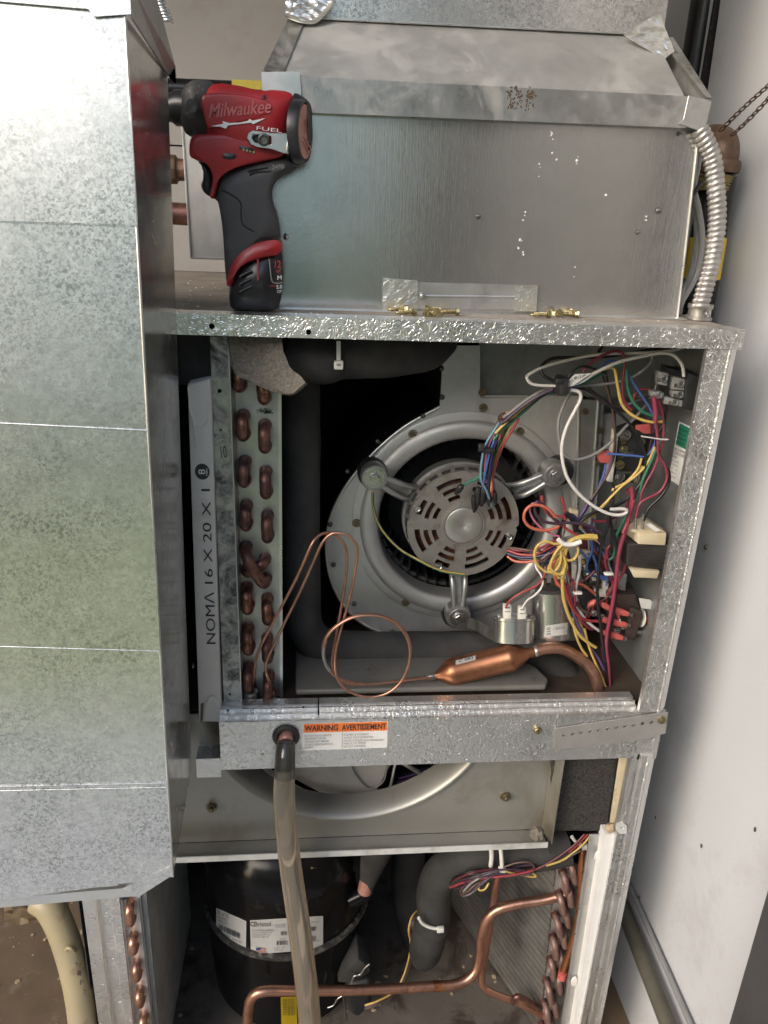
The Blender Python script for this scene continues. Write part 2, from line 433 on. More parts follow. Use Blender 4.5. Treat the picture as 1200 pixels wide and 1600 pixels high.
MT['floor'] = plain('muddy_floor', (0.165, 0.115, 0.07), 0.62, 0, 0.25, 9, 0.6, 40, dirt=(0.30, 0.24, 0.17), dsc=12, dth=(0.58, 0.72))
MT['floor_in'] = plain('damp_dusty_pan', (0.13, 0.112, 0.095), 0.42, 0, 0.15, 10, 0.2, 60, dirt=(0.06, 0.045, 0.036), dsc=12, dth=(0.52, 0.62))
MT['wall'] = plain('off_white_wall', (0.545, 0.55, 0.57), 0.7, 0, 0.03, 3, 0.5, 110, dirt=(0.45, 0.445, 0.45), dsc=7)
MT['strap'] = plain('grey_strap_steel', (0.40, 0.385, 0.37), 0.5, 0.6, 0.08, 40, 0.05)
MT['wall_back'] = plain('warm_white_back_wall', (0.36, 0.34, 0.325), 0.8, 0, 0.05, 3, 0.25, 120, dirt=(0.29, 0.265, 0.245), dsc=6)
MT['black_pipe'] = plain('black_painted_pipe', (0.010, 0.010, 0.011), 0.26, 0.1, 0.2, 30, 0.1)
MT['brown_iron'] = plain('brown_iron_fitting', (0.105, 0.062, 0.04), 0.55, 0.3, 0.25, 50, 0.3, dirt=(0.18, 0.13, 0.10), dsc=60)
MT['copper_mid'] = plain('heat_marked_copper', (0.33, 0.16, 0.10), 0.36, 0.85, 0.35, 90, 0.15, dirt=(0.10, 0.05, 0.05), dsc=110, dth=(0.4, 0.6))
MT['copper_grey'] = plain('dull_greyed_copper', (0.25, 0.155, 0.13), 0.5, 0.45, 0.3, 60, 0.2, dirt=(0.13, 0.09, 0.085), dsc=60, dth=(0.45, 0.7))
MT['pvc'] = plain('aged_cream_pipe', (0.36, 0.30, 0.185), 0.4, 0, 0.1, 14, 0.1, dirt=(0.22, 0.15, 0.08), dsc=16, dth=(0.56, 0.7))
MT['conduit'] = plain('flex_conduit_steel', (0.38, 0.365, 0.35), 0.42, 0.8, 0.12, 60, 0.1, dirt=(0.28, 0.25, 0.22), dsc=50)
MT['cream'] = plain('cream_plastic', (0.56, 0.48, 0.33), 0.5, 0, 0.1, 40, 0.05, dirt=(0.30, 0.20, 0.10), dsc=40, dth=(0.55, 0.75))
MT['white_plastic'] = plain('white_plastic_connector', (0.62, 0.60, 0.54), 0.45, 0, 0.1, 60, 0.05, dirt=(0.28, 0.20, 0.12), dsc=90, dth=(0.58, 0.72))
MT['brown_plastic'] = plain('dark_brown_bakelite', (0.050, 0.034, 0.030), 0.4, 0, 0.2, 60, 0.1)
MT['pcb'] = plain('circuit_board', (0.30, 0.27, 0.20), 0.5, 0.1, 0.5, 180, 0.4, 260, dirt=(0.04, 0.05, 0.04), dsc=140, dth=(0.45, 0.5))
MT['pink'] = plain('red_crimp_sleeve', (0.48, 0.10, 0.09), 0.4, 0, 0.12)
MT['cap_steel'] = plain('capacitor_can', (0.60, 0.59, 0.57), 0.24, 0.92, 0.06, 30, 0.04)
MT['lamin'] = plain('transformer_laminations', (0.055, 0.05, 0.045), 0.5, 0.4, 0.3, 60, 0.3)
MT['dark_panel'] = plain('dark_grey_cover', (0.045, 0.045, 0.048), 0.5, 0, 0.1, 20, 0.1)
MT['fin'] = plain('coil_fins', (0.30, 0.29, 0.275), 0.45, 0.7, 0.2, 30, 0.1, dirt=(0.13, 0.11, 0.09), dsc=12, dth=(0.45, 0.75))
MT['fin_brightened'] = plain('brightened_coil_fins', (0.50, 0.49, 0.47), 0.5, 0.25, 0.2, 30, 0.1)  # left coil fins lightened in colour, making up for light missing there
MT['shaded_yellow'] = plain('shaded_yellow_label', (0.34, 0.27, 0.03), 0.6, 0, 0.15)  # label yellow with the shade at the back wall mixed into its colour
MT['debris'] = plain('dried_leaf', (0.40, 0.30, 0.19), 0.8, 0, 0.3)
MT['dust'] = plain('dusty_top_sheet', (0.27, 0.235, 0.20), 0.7, 0.1, 0.15, 16, 0.3, 120, dirt=(0.12, 0.10, 0.075), dsc=18, dth=(0.5, 0.72))
MT['grass'] = plain('lawn_grass', (0.26, 0.29, 0.09), 0.9, 0, 0.5, 8, 0.3)
MT['concrete'] = plain('pale_concrete', (0.46, 0.465, 0.465), 0.8, 0, 0.1, 6, 0.3)
MT['trim'] = plain('cream_door_trim', (0.62, 0.56, 0.36), 0.6, 0, 0.05)
MT['leaf'] = plain('hedge_leaves', (0.17, 0.22, 0.05), 0.6, 0, 0.4, 20, 0.2)
def wire_m(n, c, r=0.35):
    g_ = sum(c)/3; c = tuple((x*.74+g_*.26)*.85 for x in c)
    _wm(n, c, r)
def _wm(n, c, r): MT['w_'+n] = plain(n+'_wire_sheath', c, r, 0, 0.1, 60, 0.03, dirt=tuple(x*0.6+0.03 for x in c), dsc=60, dth=(0.56, 0.85))
for n, c in dict(yellow=(0.62, 0.40, 0.02), red=(0.42, 0.015, 0.02), crimson=(0.30, 0.008, 0.045), orange=(0.60, 0.085, 0.02), black=(0.012, 0.012, 0.013),
                 white=(0.66, 0.62, 0.58), grey=(0.27, 0.265, 0.26), blue=(0.03, 0.11, 0.42), navy=(0.015, 0.02, 0.09), green=(0.01, 0.21, 0.11),
                 purple=(0.11, 0.05, 0.22), plum=(0.055, 0.022, 0.05), brown=(0.10, 0.045, 0.03), pinkish=(0.58, 0.10, 0.22), lightblue=(0.12, 0.33, 0.46),
                 maroon=(0.14, 0.012, 0.02)).items(): wire_m(n, c)
def _hose():
    m, t, b = _mat('clear_vinyl_hose')
    b.inputs['Base Color'].default_value = (0.86, 0.80, 0.70, 1); b.inputs['Roughness'].default_value = 0.06
    b.inputs['Transmission Weight'].default_value = 0.97; b.inputs['IOR'].default_value = 1.5
    return m
MT['hose'] = _hose()
m_, t_, b_ = _mat('hose_water'); b_.inputs['Base Color'].default_value = (0.90, 0.83, 0.72, 1); b_.inputs['Roughness'].default_value = 0.12; b_.inputs['Transmission Weight'].default_value = 0.82; b_.inputs['IOR'].default_value = 1.33
MT['hose_in'] = m_
# ================================================================ the setting
def struct(name, bm, m): return tag(obj(name, bm, m), kind='structure')
FZ = -1.15
WX = 0.655
g = BM(); box(g, (-150, -150, FZ-0.5), (150, 150, FZ-0.012)); struct('ground', g, MT['grass'])
g = BM(); box(g, (-3.5, -1.7, FZ-0.2), (3.5, -0.25, FZ-0.006)); struct('doorstep_slab', g, MT['concrete'])
g = BM(); box(g, (-2.2, -0.25, FZ-0.2), (0.95, 0.68, FZ)); struct('floor', g, MT['floor'])
g = BM(); sheet(g, [(WX, -1.30, FZ), (WX, 0.66, FZ), (WX, 0.66, 0.95), (WX, -1.30, 0.95)], (0.1, 0, 0), 30, 30, 0.003, 3); struct('side_wall', g, MT['wall'])
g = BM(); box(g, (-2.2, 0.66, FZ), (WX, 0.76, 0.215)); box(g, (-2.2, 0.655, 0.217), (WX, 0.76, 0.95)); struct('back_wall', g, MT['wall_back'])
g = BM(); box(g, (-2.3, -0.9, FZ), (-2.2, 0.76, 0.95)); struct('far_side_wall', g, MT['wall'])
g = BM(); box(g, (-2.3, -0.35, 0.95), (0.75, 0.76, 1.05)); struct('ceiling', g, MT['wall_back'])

# ================================================================ cabinet
CB = thing('furnace_cabinet', (0.25, 0.3, FZ), 'tall galvanized steel air handler cabinet with its front panels removed', 'cabinet')
XL, XI, XO, H, HB = -0.20, 0.518, 0.556, 0.45, 0.521
TZ = 0.0205
def hole_y(px, py, r, Y, n=16):
    return circ(P(px, py, Y), r, XA, ZA, n)
# top rail: front face with two screw holes and top lip
A = [V((XL, 0, -0.0)), V((XO, 0, 0.0)), V((XO, 0, TZ)), V((XL, 0, TZ))]
g = BM(); holed(g, A, [hole_y(331, 510, .0028, 0), hole_y(482, 519, .0028, 0)], (0, 0.0016, 0))
box(g, (XL, 0.0018, TZ-0.0016), (XO, 0.030, TZ)); box(g, (XL, 0.0018, -0.0002), (XO-0.001, 0.018, 0.0012))
obj('top_rail', g, MT['frame'], CB)
g = BM(); sheet(g, [(XL, 0.0302, TZ-.0006), (XO, 0.0302, TZ-.0006), (XO, 0.60, TZ-.0006), (XL, 0.60, TZ-.0006)], (0, 0, -0.003), 20, 16, 0.0008, 9)
obj('top_panel', g, MT['dust'], CB)
# right post: embossed face, bent edge, return flange
g = BM()
prism(g, [(XI, 0.0, -0.0003), (XI+.0235, 0.0, -0.0003), (XI+.0245, -.0015, -0.0003), (XI+.0262, -.0015, -0.0003), (XO, 0.010, -0.0003), (XO, 0.012, -0.0003), (XI+.0262, 0.0008, -0.0003), (XI+.002, 0.0018, -0.0003), (XI+.002, 0.006, -0.0003), (XI, 0.006, -0.0003)], (0, 0, -H-0.001))
obj('right_post', g, MT['frame'], CB)
# lower right post (narrower folds) running to the floor
xa = P(985, 1190, 0).x
g = BM()
prism(g, [(xa-.001, 0.006, -HB+.002), (xa, 0.0, -HB+.002), (xa+.008, 0.0, -HB+.002), (xa+.010, 0.004, -HB+.002), (xa+.013, .004, -HB+.002), (xa+.015, 0.0, -HB+.002), (xa+.022, 0.0, -HB+.002), (xa+.0235, -.0012, -HB+.002), (xa+.025, -.0012, -HB+.002), (XO, .009, -HB+.002), (XO, .011, -HB+.002), (xa-.001, 0.009, -HB+.002)], (0, 0, FZ+HB))
obj('lower_post', g, MT['frame'], CB)
g = BM(); box(g, (XI+.0045, .004, -HB-.006), (XO-.001, .0055, -H-.0015)); obj('corner_gusset', g, MT['frame'], CB)
# middle rail between the compartments
g = BM(); hz = -H-.002
outl = [V((0.0, 0, -HB)), V((XI+.004, 0, -HB)), V((XI+.004, 0, hz)), V((0.0, 0, hz))]
gp = P(447, 1150, 0)
holed(g, outl, [circ(gp, .0105, XA, ZA, 24), hole_y(410, 1178, .0012, 0, 8)], (0, 0.0016, 0))
box(g, (0.0, 0.0018, hz-0.0014), (XI+.004, 0.010, hz)); 
obj('middle_rail', g, MT['frame'], CB)
zr = hz+.0085
g = BM()   # stepped upper track of the middle rail: two grooves
prof = [(0.0085, hz-.001), (0.0085, hz+.004), (0.0150, hz+.004), (0.0150, hz+.0075), (0.0175, hz+.0075), (0.0175, hz+.0050), (.0215, hz+.0050), (0.0215, zr), (0.034, zr), (0.034, zr-.0014), (.0228, zr-.0014), (.0228, hz-.001)]
x1 = P(497, 1095, .03).x
prism(g, [(x1+.0012, y, z) for y, z in prof], (XI-.001-x1, 0, 0)); obj('door_track', g, MT['frame'], CB)
g = BM(); prism(g, [(0.0, y, z) for y, z in prof], (x1-.0005, 0, 0)); obj('door_track', g, MT['frame'], CB)
for px, py in ((356, 1110), (474, 1105)):
    g = BM(); lathe(g, PZ(px, py, zr)+V((0, 0, -.0005)), ZA, [(0, .0012), (.0012, .0012), (.0016, 0)], 10); obj('track_rivet', g, MT['screw_grey'], CB)
# small bracket left of the rail
g = BM(); box(g, (-.030, .004, -.535), (-.0008, .006, -.507)); box(g, (-.030, .0062, -.509), (-.0008, .03, -.5075)); obj('rail_bracket', g, MT['frame'], CB)
# sheet skins
g = BM(); box(g, (XO-.0012, .0125, FZ), (XO, .60, TZ-.004)); obj('side_skin', g, MT['inner'], CB)
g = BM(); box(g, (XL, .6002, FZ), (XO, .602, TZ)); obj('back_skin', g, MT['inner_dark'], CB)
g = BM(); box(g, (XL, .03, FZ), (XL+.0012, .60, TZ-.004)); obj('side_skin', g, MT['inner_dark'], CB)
g = BM(); box(g, (XL+.0013, .036, -H-.010), (XO-.0013, .599, -H-.008)); obj('divider_shelf', g, MT['rustpan'], CB)
g = BM(); box(g, (XL+.0013, .002, FZ+.012), (XO-.0013, .599, FZ+.016)); obj('base_pan', g, MT['floor_in'], CB)
# electrical back panel behind the wires, and the inner side liner
YB = 0.235
xb = P(690, 545, YB).x
g = BM(); box(g, (P(905, 700, YB).x, YB, -H+.02), (XO-.0014, YB+.0015, -.004)); obj('back_panel', g, MT['inner'], CB)
# lower-left post with folded channels
xl0, xl1 = P(130, 1420, 0).x, P(188, 1420, 0).x
g = BM(); wd = xl1-xl0
prism(g, [(xl0, .012, FZ), (xl0, 0, FZ), (xl0+wd*.34, 0, FZ), (xl0+wd*.38, -.0015, FZ), (xl0+wd*.44, .004, FZ), (xl0+wd*.72, .004, FZ), (xl0+wd*.76, 0, FZ), (xl0+wd, 0, FZ), (xl0+wd, .02, FZ), (xl0+wd-.0015, .02, FZ), (xl0+wd-.0015, .006, FZ), (xl0+.0015, .006, FZ)], (0, 0, -HB-.003-FZ))
obj('lower_left_post', g, MT['frame'], CB)
g = BM(); box(g, (xl1+.001, .018, FZ+.016), (xl1+.030, .020, -HB)); obj('filler_strip', g, MT['inner'], CB)
# screws of the cabinet
def screw(px, py, Y, r, m, parent=CB, name='screw', n=V((0, -1, 0)), hexa=True, slot=True, o=None, label=None):
    c = P(px, py, Y) if o is None else o
    n = n.normalized(); u = n.orthogonal().normalized(); v = n.cross(u)
    g = BM()
    lathe(g, c, n, [(r*1.3, 0), (r*1.3, r*.22), (r*1.02, r*.26)], 18, u)
    a0 = rnd.random()*3
    hx = circ(c+n*(r*.24), r*1.0, u, v, 6, a0)
    prism(g, hx, n*(r*.55))
    fix(g)
    s = obj(name, g, m, parent, 30, label=label)
    if slot:
        g = BM(); d = (u*math.cos(a0)+v*math.sin(a0)); e = n.cross(d)
        obox(g, c+n*(r*.80), d*(r*.85), e*(r*.13), n*(r*.02)); obj('slot', g, MT['black_print'], s)
    return s
screw(840, 1141, -.0003, .0040, MT['brass'])
# perforated strap
def hang(px, py, Y): return P(px, py, Y)
st = [P(866, 1139, -.003), P(1044, 1113, -.003), P(1040, 1146, -.003), P(992, 1158, -.003), P(866, 1172, -.003)]
ST = thing('perforated_strap', st[0], 'grey perforated steel hanger strap screwed slanting across the rail corner', 'strap')
hs = []
for k in range(11):
    t = k/10; hs.append(circ(P(881+t*(1018-881), 1149+t*(1129-1149), -.003), .0027 if 2 < k else .0024, XA, ZA, 12))
g = BM(); holed(g, st, hs[::1], (0, .0016, 0)); obj('strap_plate', g, MT['strap'], ST)
screw(1034, 1125, -.0032, .0042, MT['brass'], ST)

# warning sticker
LB = thing('warning_sticker', P(540, 1150, -.0006), 'orange and white WARNING AVERTISSEMENT sticker on the middle rail', 'sticker')
def patch(x0, y0, x1, y1, Y, th=.0003):
    return [P(x0, y1, Y), P(x1, y1, Y), P(x1, y0, Y), P(x0, y0, Y)]
def lab(parent, name, px4, Y, m, th=.0003):
    g = BM(); pts = [P(a, b, Y) for a, b in px4]; prism(g, pts, (0, th, 0)); fix(g)
    return obj(name, g, m, parent)
s_ = lab(LB, 'sticker_sheet', [(473, 1131), (606, 1127), (605, 1168), (472.5, 1173)], -.0006, MT['paper'])
lab(LB, 'orange_band', [(474, 1131.5), (605, 1127.5), (605, 1141.5), (474, 1145)], -.0008, MT['orange'])
def ptext(body, ax, ay, bx, by, cx, cy, Y, m, parent, **k):
    return text(body, P(ax, ay, Y), P(bx, by, Y), P(cx, cy, Y), m, parent, **k)
ptext('WARNING', 476, 1142.5, 528, 1141, 476, 1133.5, -.0009, MT['black_print'], LB, bold=.02)
ptext('AVERTISSEMENT', 534, 1141, 603, 1139, 534, 1132, -.0009, MT['black_print'], LB, bold=.02)
lines = ['DO NOT BLOCK SERVICE', 'DISCONNECT POWER', 'GROUND UNIT BEFORE', 'DO NOT OPERATE WITHOUT', 'PANELS']
for k, s in enumerate(lines):
    y = 1151+k*4.6; ptext(s, 476, y, 476+min(44, len(s)*2.1), y-1.2, 476, y-3, -.0008, MT['grey_print'], LB)
lines = ['COUPER LE COURANT', 'AVANT TOUT ENTRETIEN', 'NE PAS UTILISER SANS PANNEAUX', 'MISE A LA TERRE', 'DE CET APPAREIL']
for k, s in enumerate(lines):
    y = 1149.5+k*4.6; ptext(s, 537, y, 537+min(62, len(s)*2.3), y-1.5, 537, y-3, -.0008, MT['grey_print'], LB)
g = BM(); 
for a, b in (((534, 1143.5), (535, 1143.5)), ):
    prism(g, [P(534.5, 1144, -.0009), P(535.2, 1144, -.0009), P(534.8, 1170, -.0009), P(534.1, 1170, -.0009)], (0, .0002, 0))
obj('divider_line', fix(g), MT['grey_print'], LB)

# ================================================================ fan shroud of the lower compartment
YT = 0.032
FS = thing('condenser_fan_shroud', P(560, 1300, YT), 'beige grey sheet metal shroud with a round bell mouth under the middle rail', 'fan shroud')
cb = P(545, 1268, YT); r0 = .182; cc = cb+V((0, 0, r0))
zt_, zb_ = -.462, P(560, 1306, YT).z
x0_, x1_ = P(262, 1325, YT).x-.03, P(846, 1290, YT).x
# plate with the part of the round opening that lies below the divider
half = circ(cc, r0, XA, ZA, 49, math.pi*1.0, math.pi*2.0)
half = [q for q in half if q.z < zt_-.0005]
half.sort(key=lambda q: q.x)
g = BM(); ho = [V((x0_, YT, zb_)), V((x1_, YT, zb_)), V((x1_, YT, zt_)), V((half[-1].x+.0008, YT, zt_))]+half[::-1]+[V((half[0].x-.0008, YT, zt_)), V((x0_, YT, zt_))]
holed(g, ho, [], (0, .0012, 0))
obj('shroud_plate', g, MT['tray'], FS)
# rolled bell mouth
g = BM(); rings = []
for q in range(41):
    an = math.pi*1.0+math.pi*q/40
    d = V((math.cos(an), 0, math.sin(an))); rg = []
    for k in range(11):
        b_a = math.pi*k/10
        rg.append(g.verts.new(cc+d*(r0+.006-.017*math.sin(b_a)**.8*0-.0135*(1-math.cos(b_a))*.5*1.0)+V((0, -.012*math.sin(b_a)+ .026*(k/10)**2-.0008, 0))+d*(.004*math.sin(b_a))))
    rings.append(rg)
for A_, B_ in zip(rings, rings[1:]):
    for k in range(10): g.faces.new((A_[k], B_[k], B_[k+1], A_[k+1]))
bmesh.ops.bisect_plane(g, geom=g.verts[:]+g.edges[:]+g.faces[:], plane_co=(0, 0, zt_-.001), plane_no=(0, 0, 1), clear_outer=True)
bmesh.ops.solidify(g, geom=g.faces[:], thickness=.0012)
obj('bell_mouth', fix(g), MT['tray'], FS, 50)
# bottom flange with a bright lip
g = BM(); la, lb_ = P(262, 1326, .002), P(846, 1301, .002)
box(g, (x0_, .002, zb_-.002), (x1_, YT-.0004, zb_-.0006)); obj('bottom_flange', g, MT['tray'], FS)
g = BM(); zz = lb_.z; box(g, (x0_, .0004, zb_-.0026), (x1_, .0018, zb_+.0062)); obj('front_lip', g, MT['white_edge'], FS)
# side flange
g = BM(); xs = x1_
prism(g, [(xs, YT-.0004, zb_), (xs+.006, .004, zb_), (xs+.006, .004, zt_-.058), (xs, YT-.0004, zt_-.058)], (.0013, 0, 0)); obj('side_flange', fix(g), MT['tray'], FS)
for px, py in ((331, 1260), (789, 1243)):
    n = V((0, -1, .25)).normalized(); c = P(px, py, YT)
    g = BM(); lathe(g, c, n, [(.0075, 0), (.0075, .001), (.0062, .0015)], 20)
    s = obj('mounting_bolt', g, MT['screw_dull'], FS, 30)
    g = BM(); prism(g, circ(c+n*.0014, .0058, n.orthogonal().normalized(), n.cross(n.orthogonal().normalized()), 6, .3), n*.005)
    lathe(g, c+n*.006, n, [(.003, 0), (.003, .005), (.0022, .0058), (0, .0058)], 12); obj('bolt_head', fix(g), MT['screw_dull'], s)
# lump of dried putty at the shroud corner
g = BM(); bmesh.ops.create_icosphere(g, subdivisions=3, radius=.0085)
for v in g.verts: v.co *= 1+.45*noise.noise(v.co*260); v.co.z *= 1.15
bmesh.ops.translate(g, verts=g.verts, vec=P(839, 1303, -.004)); tag(obj('putty_lump', g, MT['foam_brown'], None, 60), 'small brown lump of putty on the corner of the fan shroud', 'putty')

# condenser fan seen through the bell mouth
FN = thing('condenser_fan', cc+V((0, .10, 0)), 'dusty beige condenser fan housing seen through the round opening', 'fan')
def rot2(c, r, a): return c+V((math.cos(a)*r, 0, math.sin(a)*r))
g = BM()    # tilted beige motor shield
pts = [P(400, 1180, .10), P(436, 1206, .10), P(500, 1240, .10), P(582, 1250, .10), P(615, 1190, .10), P(606, 1176, .10), P(600, 1165, .10), P(420, 1165, .10)]
prism(g, pts, (0, .05, 0)); bevel(g, .004, 3); obj('motor_shield', g, plain('pale_tan_shield', (.50,.47,.42), .6, .1, .1, 14, .1, dirt=(.33,.29,.24), dsc=16), FN, 40)
g = BM(); tube(g, [P(398, 1188, .09), P(440, 1218, .09), P(500, 1246, .09), P(582, 1254, .09)], .0035, 8); obj('rim', g, MT['white_edge'], FN, 60)
g = BM(); tube(g, [P(545, 1180, .095), P(556, 1210, .095), P(576, 1230, .095), P(598, 1222, .095), P(606, 1195, .095)], .0014, 8); obj('seam_bead', g, MT['tray'], FN, 60)
g = BM(); tube(g, [P(610, 1180, .075), P(650, 1204, .075), P(684, 1224, .075)], .0032, 8); obj('guard_rod', g, MT['edge'], FN, 60)
g = BM(); tube(g, [P(586, 1250, .075), P(608, 1232, .07), P(616, 1200, .07), P(622, 1176, .07)], .0018, 8); obj('guard_rod', g, MT['edge'], FN, 60)
for k in range(6):
    g = BM(); tube(g, [P(612+k*3, 1240-k*6, .11+k*.008), P(660+k*8, 1215-k*4, .10), P(700+k*12, 1180+k*7, .12)], .0013, 6)
    obj('wire', g, MT[('w_plum', 'w_purple', 'w_black')[k % 3]], FN, 60)

# ================================================================ sheet metal box in the left foreground
SX = -0.0345
q00, q01 = PX(195, 25, SX), PX(270, 1370, SX)
nb = (q01-q00).cross(XA).normalized()
if nb.y > 0: nb = -nb
BX = thing('sheet_metal_box', (q01.x-.15, -.02, q01.z), 'large spangled galvanized duct box in the left foreground beside the drill', 'duct')
def F(px, py): return PT(px, py, q00, nb)
ysR = [22, 352, 672, 1016, 1222, 1368]; ysL = [-2, 346, 661, 1009, 1228, 1402]
def edgeR(y): t = (y-25)/(1370-25); return q00.lerp(q01, 0), t
for k in range(5):
    def xr(y): return 197+(y-25)*(270-197)/(1345.)
    a, b = F(-90, ysL[k]-(ysR[k]-ysL[k])*.45), F(xr(ysR[k]), ysR[k]); c, d = F(xr(ysR[k+1]), ysR[k+1]), F(-90, ysL[k+1]-(ysR[k+1]-ysL[k+1])*.45)
    tw = (0.0012, 0.0004, 0.0016, 0.0006, 0.001)[k]
    g = BM(); sheet(g, [a+nb*.0002, b+nb*.0002, c+nb*tw+(c-b).normalized()*.0008, d+nb*tw+(d-a).normalized()*.0008], -nb*.0009, 30, 30, .0006, 5, k*3.1)
    obj('front_panel', g, MT['box'], BX, 40)
for ya, yb_ in ((661, 672), (1009.5, 1016.5), (1227, 1222), (1234, 1229), (346, 352)):
    g = BM(); tube(g, [F(-90, ya-(yb_-ya)*.45)+nb*.0014, F(197+(yb_-25)*73/1345-2, yb_)+nb*.0014], .0005 if ya != 346 else .0003, 6, smooth=False); obj('pressed_crease', g, MT['box'], BX, 60)
zt1 = q00.z
bk0, bk1 = P(262, 112, 0.0), P(299, 1200, 0.0)
g = BM(); sheet(g, [q00+V((0, .0012, 0)), bk0+V((0, -.0005, 0.0)), bk1+V((0, -.0005, 0)), q01+V((0, .0012, 0))], (-.0009, 0, 0), 14, 30, .0007, 6)
obj('side_panel', g, MT['box_side'], BX, 40)
g = BM(); tube(g, [q00+V((0, .0004, 0)), q01+V((0, .0004, 0))], .0013, 8, smooth=False); obj('corner_fold', g, MT['edge'], BX, 60)
# lower flange and clipped corner
e0, e1 = F(-90, 1412), F(192, 1388)
g = BM(); prism(g, [e0, e1, F(216, 1400), F(190, 1402), F(-90, 1426)], -nb*.001+V((0, .004, -.001))); obj('bottom_flange', fix(g), MT['edge'], BX)
g = BM(); prism(g, [F(192, 1387), F(222, 1372), F(266, 1352), F(270.5, 1366), F(216, 1401)], nb*.0009); obj('corner_tab', fix(g), MT['box'], BX)
g = BM(); prism(g, [bk1+V((0,-.001,0)), V((SX-.3, -.001, bk1.z)), q01+V((-.3, .002, 0)), q01+V((0, .002, 0))], (0, 0, -.0009)); obj('bottom_panel', fix(g), MT['box_side'], BX)
g = BM(); prism(g, [bk0+V((-.0006, -.0006, 0)), V((SX-.3, -.0006, bk0.z)), V((SX-.3, -.0006, bk1.z)), bk1+V((-.0006, -.0006, 0))], (0, -.0009, 0)); obj('back_panel', fix(g), MT['box_side'], BX)
# cap lip round the top
g = BM(); o_ = V((.004, 0, 0))
prism(g, [PX(204, 28, SX+.004), PX(200, -30, SX+.004), P(236, -30, 0), P(272, 104, 0.0), P(273, 130, 0.0), P(262, 118, 0.0)], (.0012, 0, 0)); obj('cap_side', fix(g), MT['band'], BX)
g = BM(); prism(g, [F(-90, -30)+nb*.003, F(204, -30)+nb*.003, F(206, 24)+nb*.003, F(148, 28)+nb*.003, F(140, 16)+nb*.003, F(-90, -4)+nb*.003], -nb*.001); obj('cap_front', fix(g), MT['box'], BX)
g = BM(); lathe(g, PX(301, 1040, SX), XA, [(.0035, 0), (.003, .0015), (0, .0022)], 14); obj('rivet', g, MT['steel'], BX, 40)
g = BM(); lathe(g, PX(289, 1262, SX), XA, [(.0015, 0), (.001, .0015), (0, .002)], 10); obj('rivet', g, MT['steel'], BX, 40)

# ================================================================ supply duct on top of the cabinet
YD = 0.078
def n3(a, b, c): return (b-a).cross(c-a).normalized()
dA, dB = P(437, 482, YD), P(1058, 497, YD+.012)
dC, dD = P(1092, 200, YD+.012), P(412, 150, YD)
DU = thing('supply_duct', V((.27, .25, TZ)), 'galvanized supply plenum with sloping hood standing on the cabinet top', 'duct')
g = BM(); sheet(g, [dA, dB, dC, dD], (0, .001, 0), 40, 24, .0011, 4, 3); obj('front_sheet', g, MT['duct'], DU, 40)
g = BM(); prism(g, [dB+V((0, .0005, 0)), dC+V((0, .0005, 0)), dC+V((.006, .40, 0)), dB+V((.006, .40, 0))], (-.001, 0, 0)); obj('side_sheet', fix(g), MT['duct'], DU)
g = BM(); prism(g, [dA+V((0, .0012, 0)), dD+V((0, .0012, 0)), dD+V((0, .40, 0)), dA+V((0, .40, 0))], (.001, 0, 0)); obj('side_sheet', fix(g), MT['duct'], DU)
g = BM(); tube(g, [dB+V((.0004, -.0004, .001)), dC+V((.0004, -.0004, -.001))], .0012, 8, smooth=False); obj('corner_seam', g, MT['edge'], DU, 60)
g = BM(); prism(g, [dA+V((0, -.0125, -.0005)), dB+V((0.006, -.0125, -.0005)), dB+V((.006, -.0008, .0004)), dA+V((0, -.0008, .0004))], (0, 0, .0012)); obj('base_flange', fix(g), MT['edge'], DU)
# band with end caps
yb = YD-.010
def PB(px, py, k=0.0): return P(px, py, yb+(px-412)/690*.012-k)
g = BM(); sheet(g, [PB(462, 175), PB(1072, 200), PB(1074, 150), PB(462, 119)], (0, .001, 0), 30, 4, .0008, 9, 5); obj('front_band', g, MT['band'], DU, 40)
g = BM(); prism(g, [PB(408, 112, .002), PB(468, 111, .002), PB(471, 148, .002), PB(466, 152, .002), PB(410, 150, .002)], (0, .001, 0)); bevel(g, .0003, 1); obj('band_end_cap', g, MT['edge'], DU)
g = BM(); prism(g, [PB(1076, 149, .002), PB(1112, 158, .002), PB(1101, 207, .002), PB(1060, 193, .002), PB(1068, 186, .002)], (0, .001, 0)); bevel(g, .0003, 1); obj('band_end_cap', g, MT['edge'], DU)
g = BM(); prism(g, [PB(462, 175), PB(1072, 200), PB(1072, 200)+V((0, .010, .001)), PB(462, 175)+V((0, .010, .001))], (0, 0, .0008)); obj('band_return', fix(g), MT['band'], DU)
# sloping hood
h0, h1 = PB(412, 113, -.001), PB(1106, 156, -.001)
h2, h3 = P(1046, 58, .16), P(452, 28, .15)
g = BM(); sheet(g, [PB(440, 118, -.001), PB(1070, 152, -.001), P(1022, 56, .159), P(476, 29, .15)], (0, .001, .0003), 30, 12, .0012, 6, 8); obj('hood_sheet', g, MT['hood'], DU, 40)
g = BM(); prism(g, [h0+V((0, 0, .001)), PB(442, 118, -.001), P(478, 29, .149), h3], (0, -.0015, .001)); obj('hood_corner_strip', fix(g), MT['band'], DU)
g = BM(); prism(g, [h1+V((-.003, 0, .001)), h1+V((.003, 0, .001)), P(1050, 60, .158), P(1030, 62, .158)], (0, -.002, .001)); obj('hood_corner_strip', fix(g), MT['band'], DU)
g = BM(); prism(g, [h0, h3, h3+V((.02, .2, 0)), h0+V((0, .35, 0))], (.001, 0, 0)); obj('hood_side', fix(g), MT['hood'], DU)
g = BM(); prism(g, [h1, h2, h2+V((-.02, .2, 0)), h1+V((0, .35, 0))], (-.001, 0, 0)); obj('hood_side', fix(g), MT['hood'], DU)
u0, u1 = P(462, 27, .146), P(1036, 55, .155)
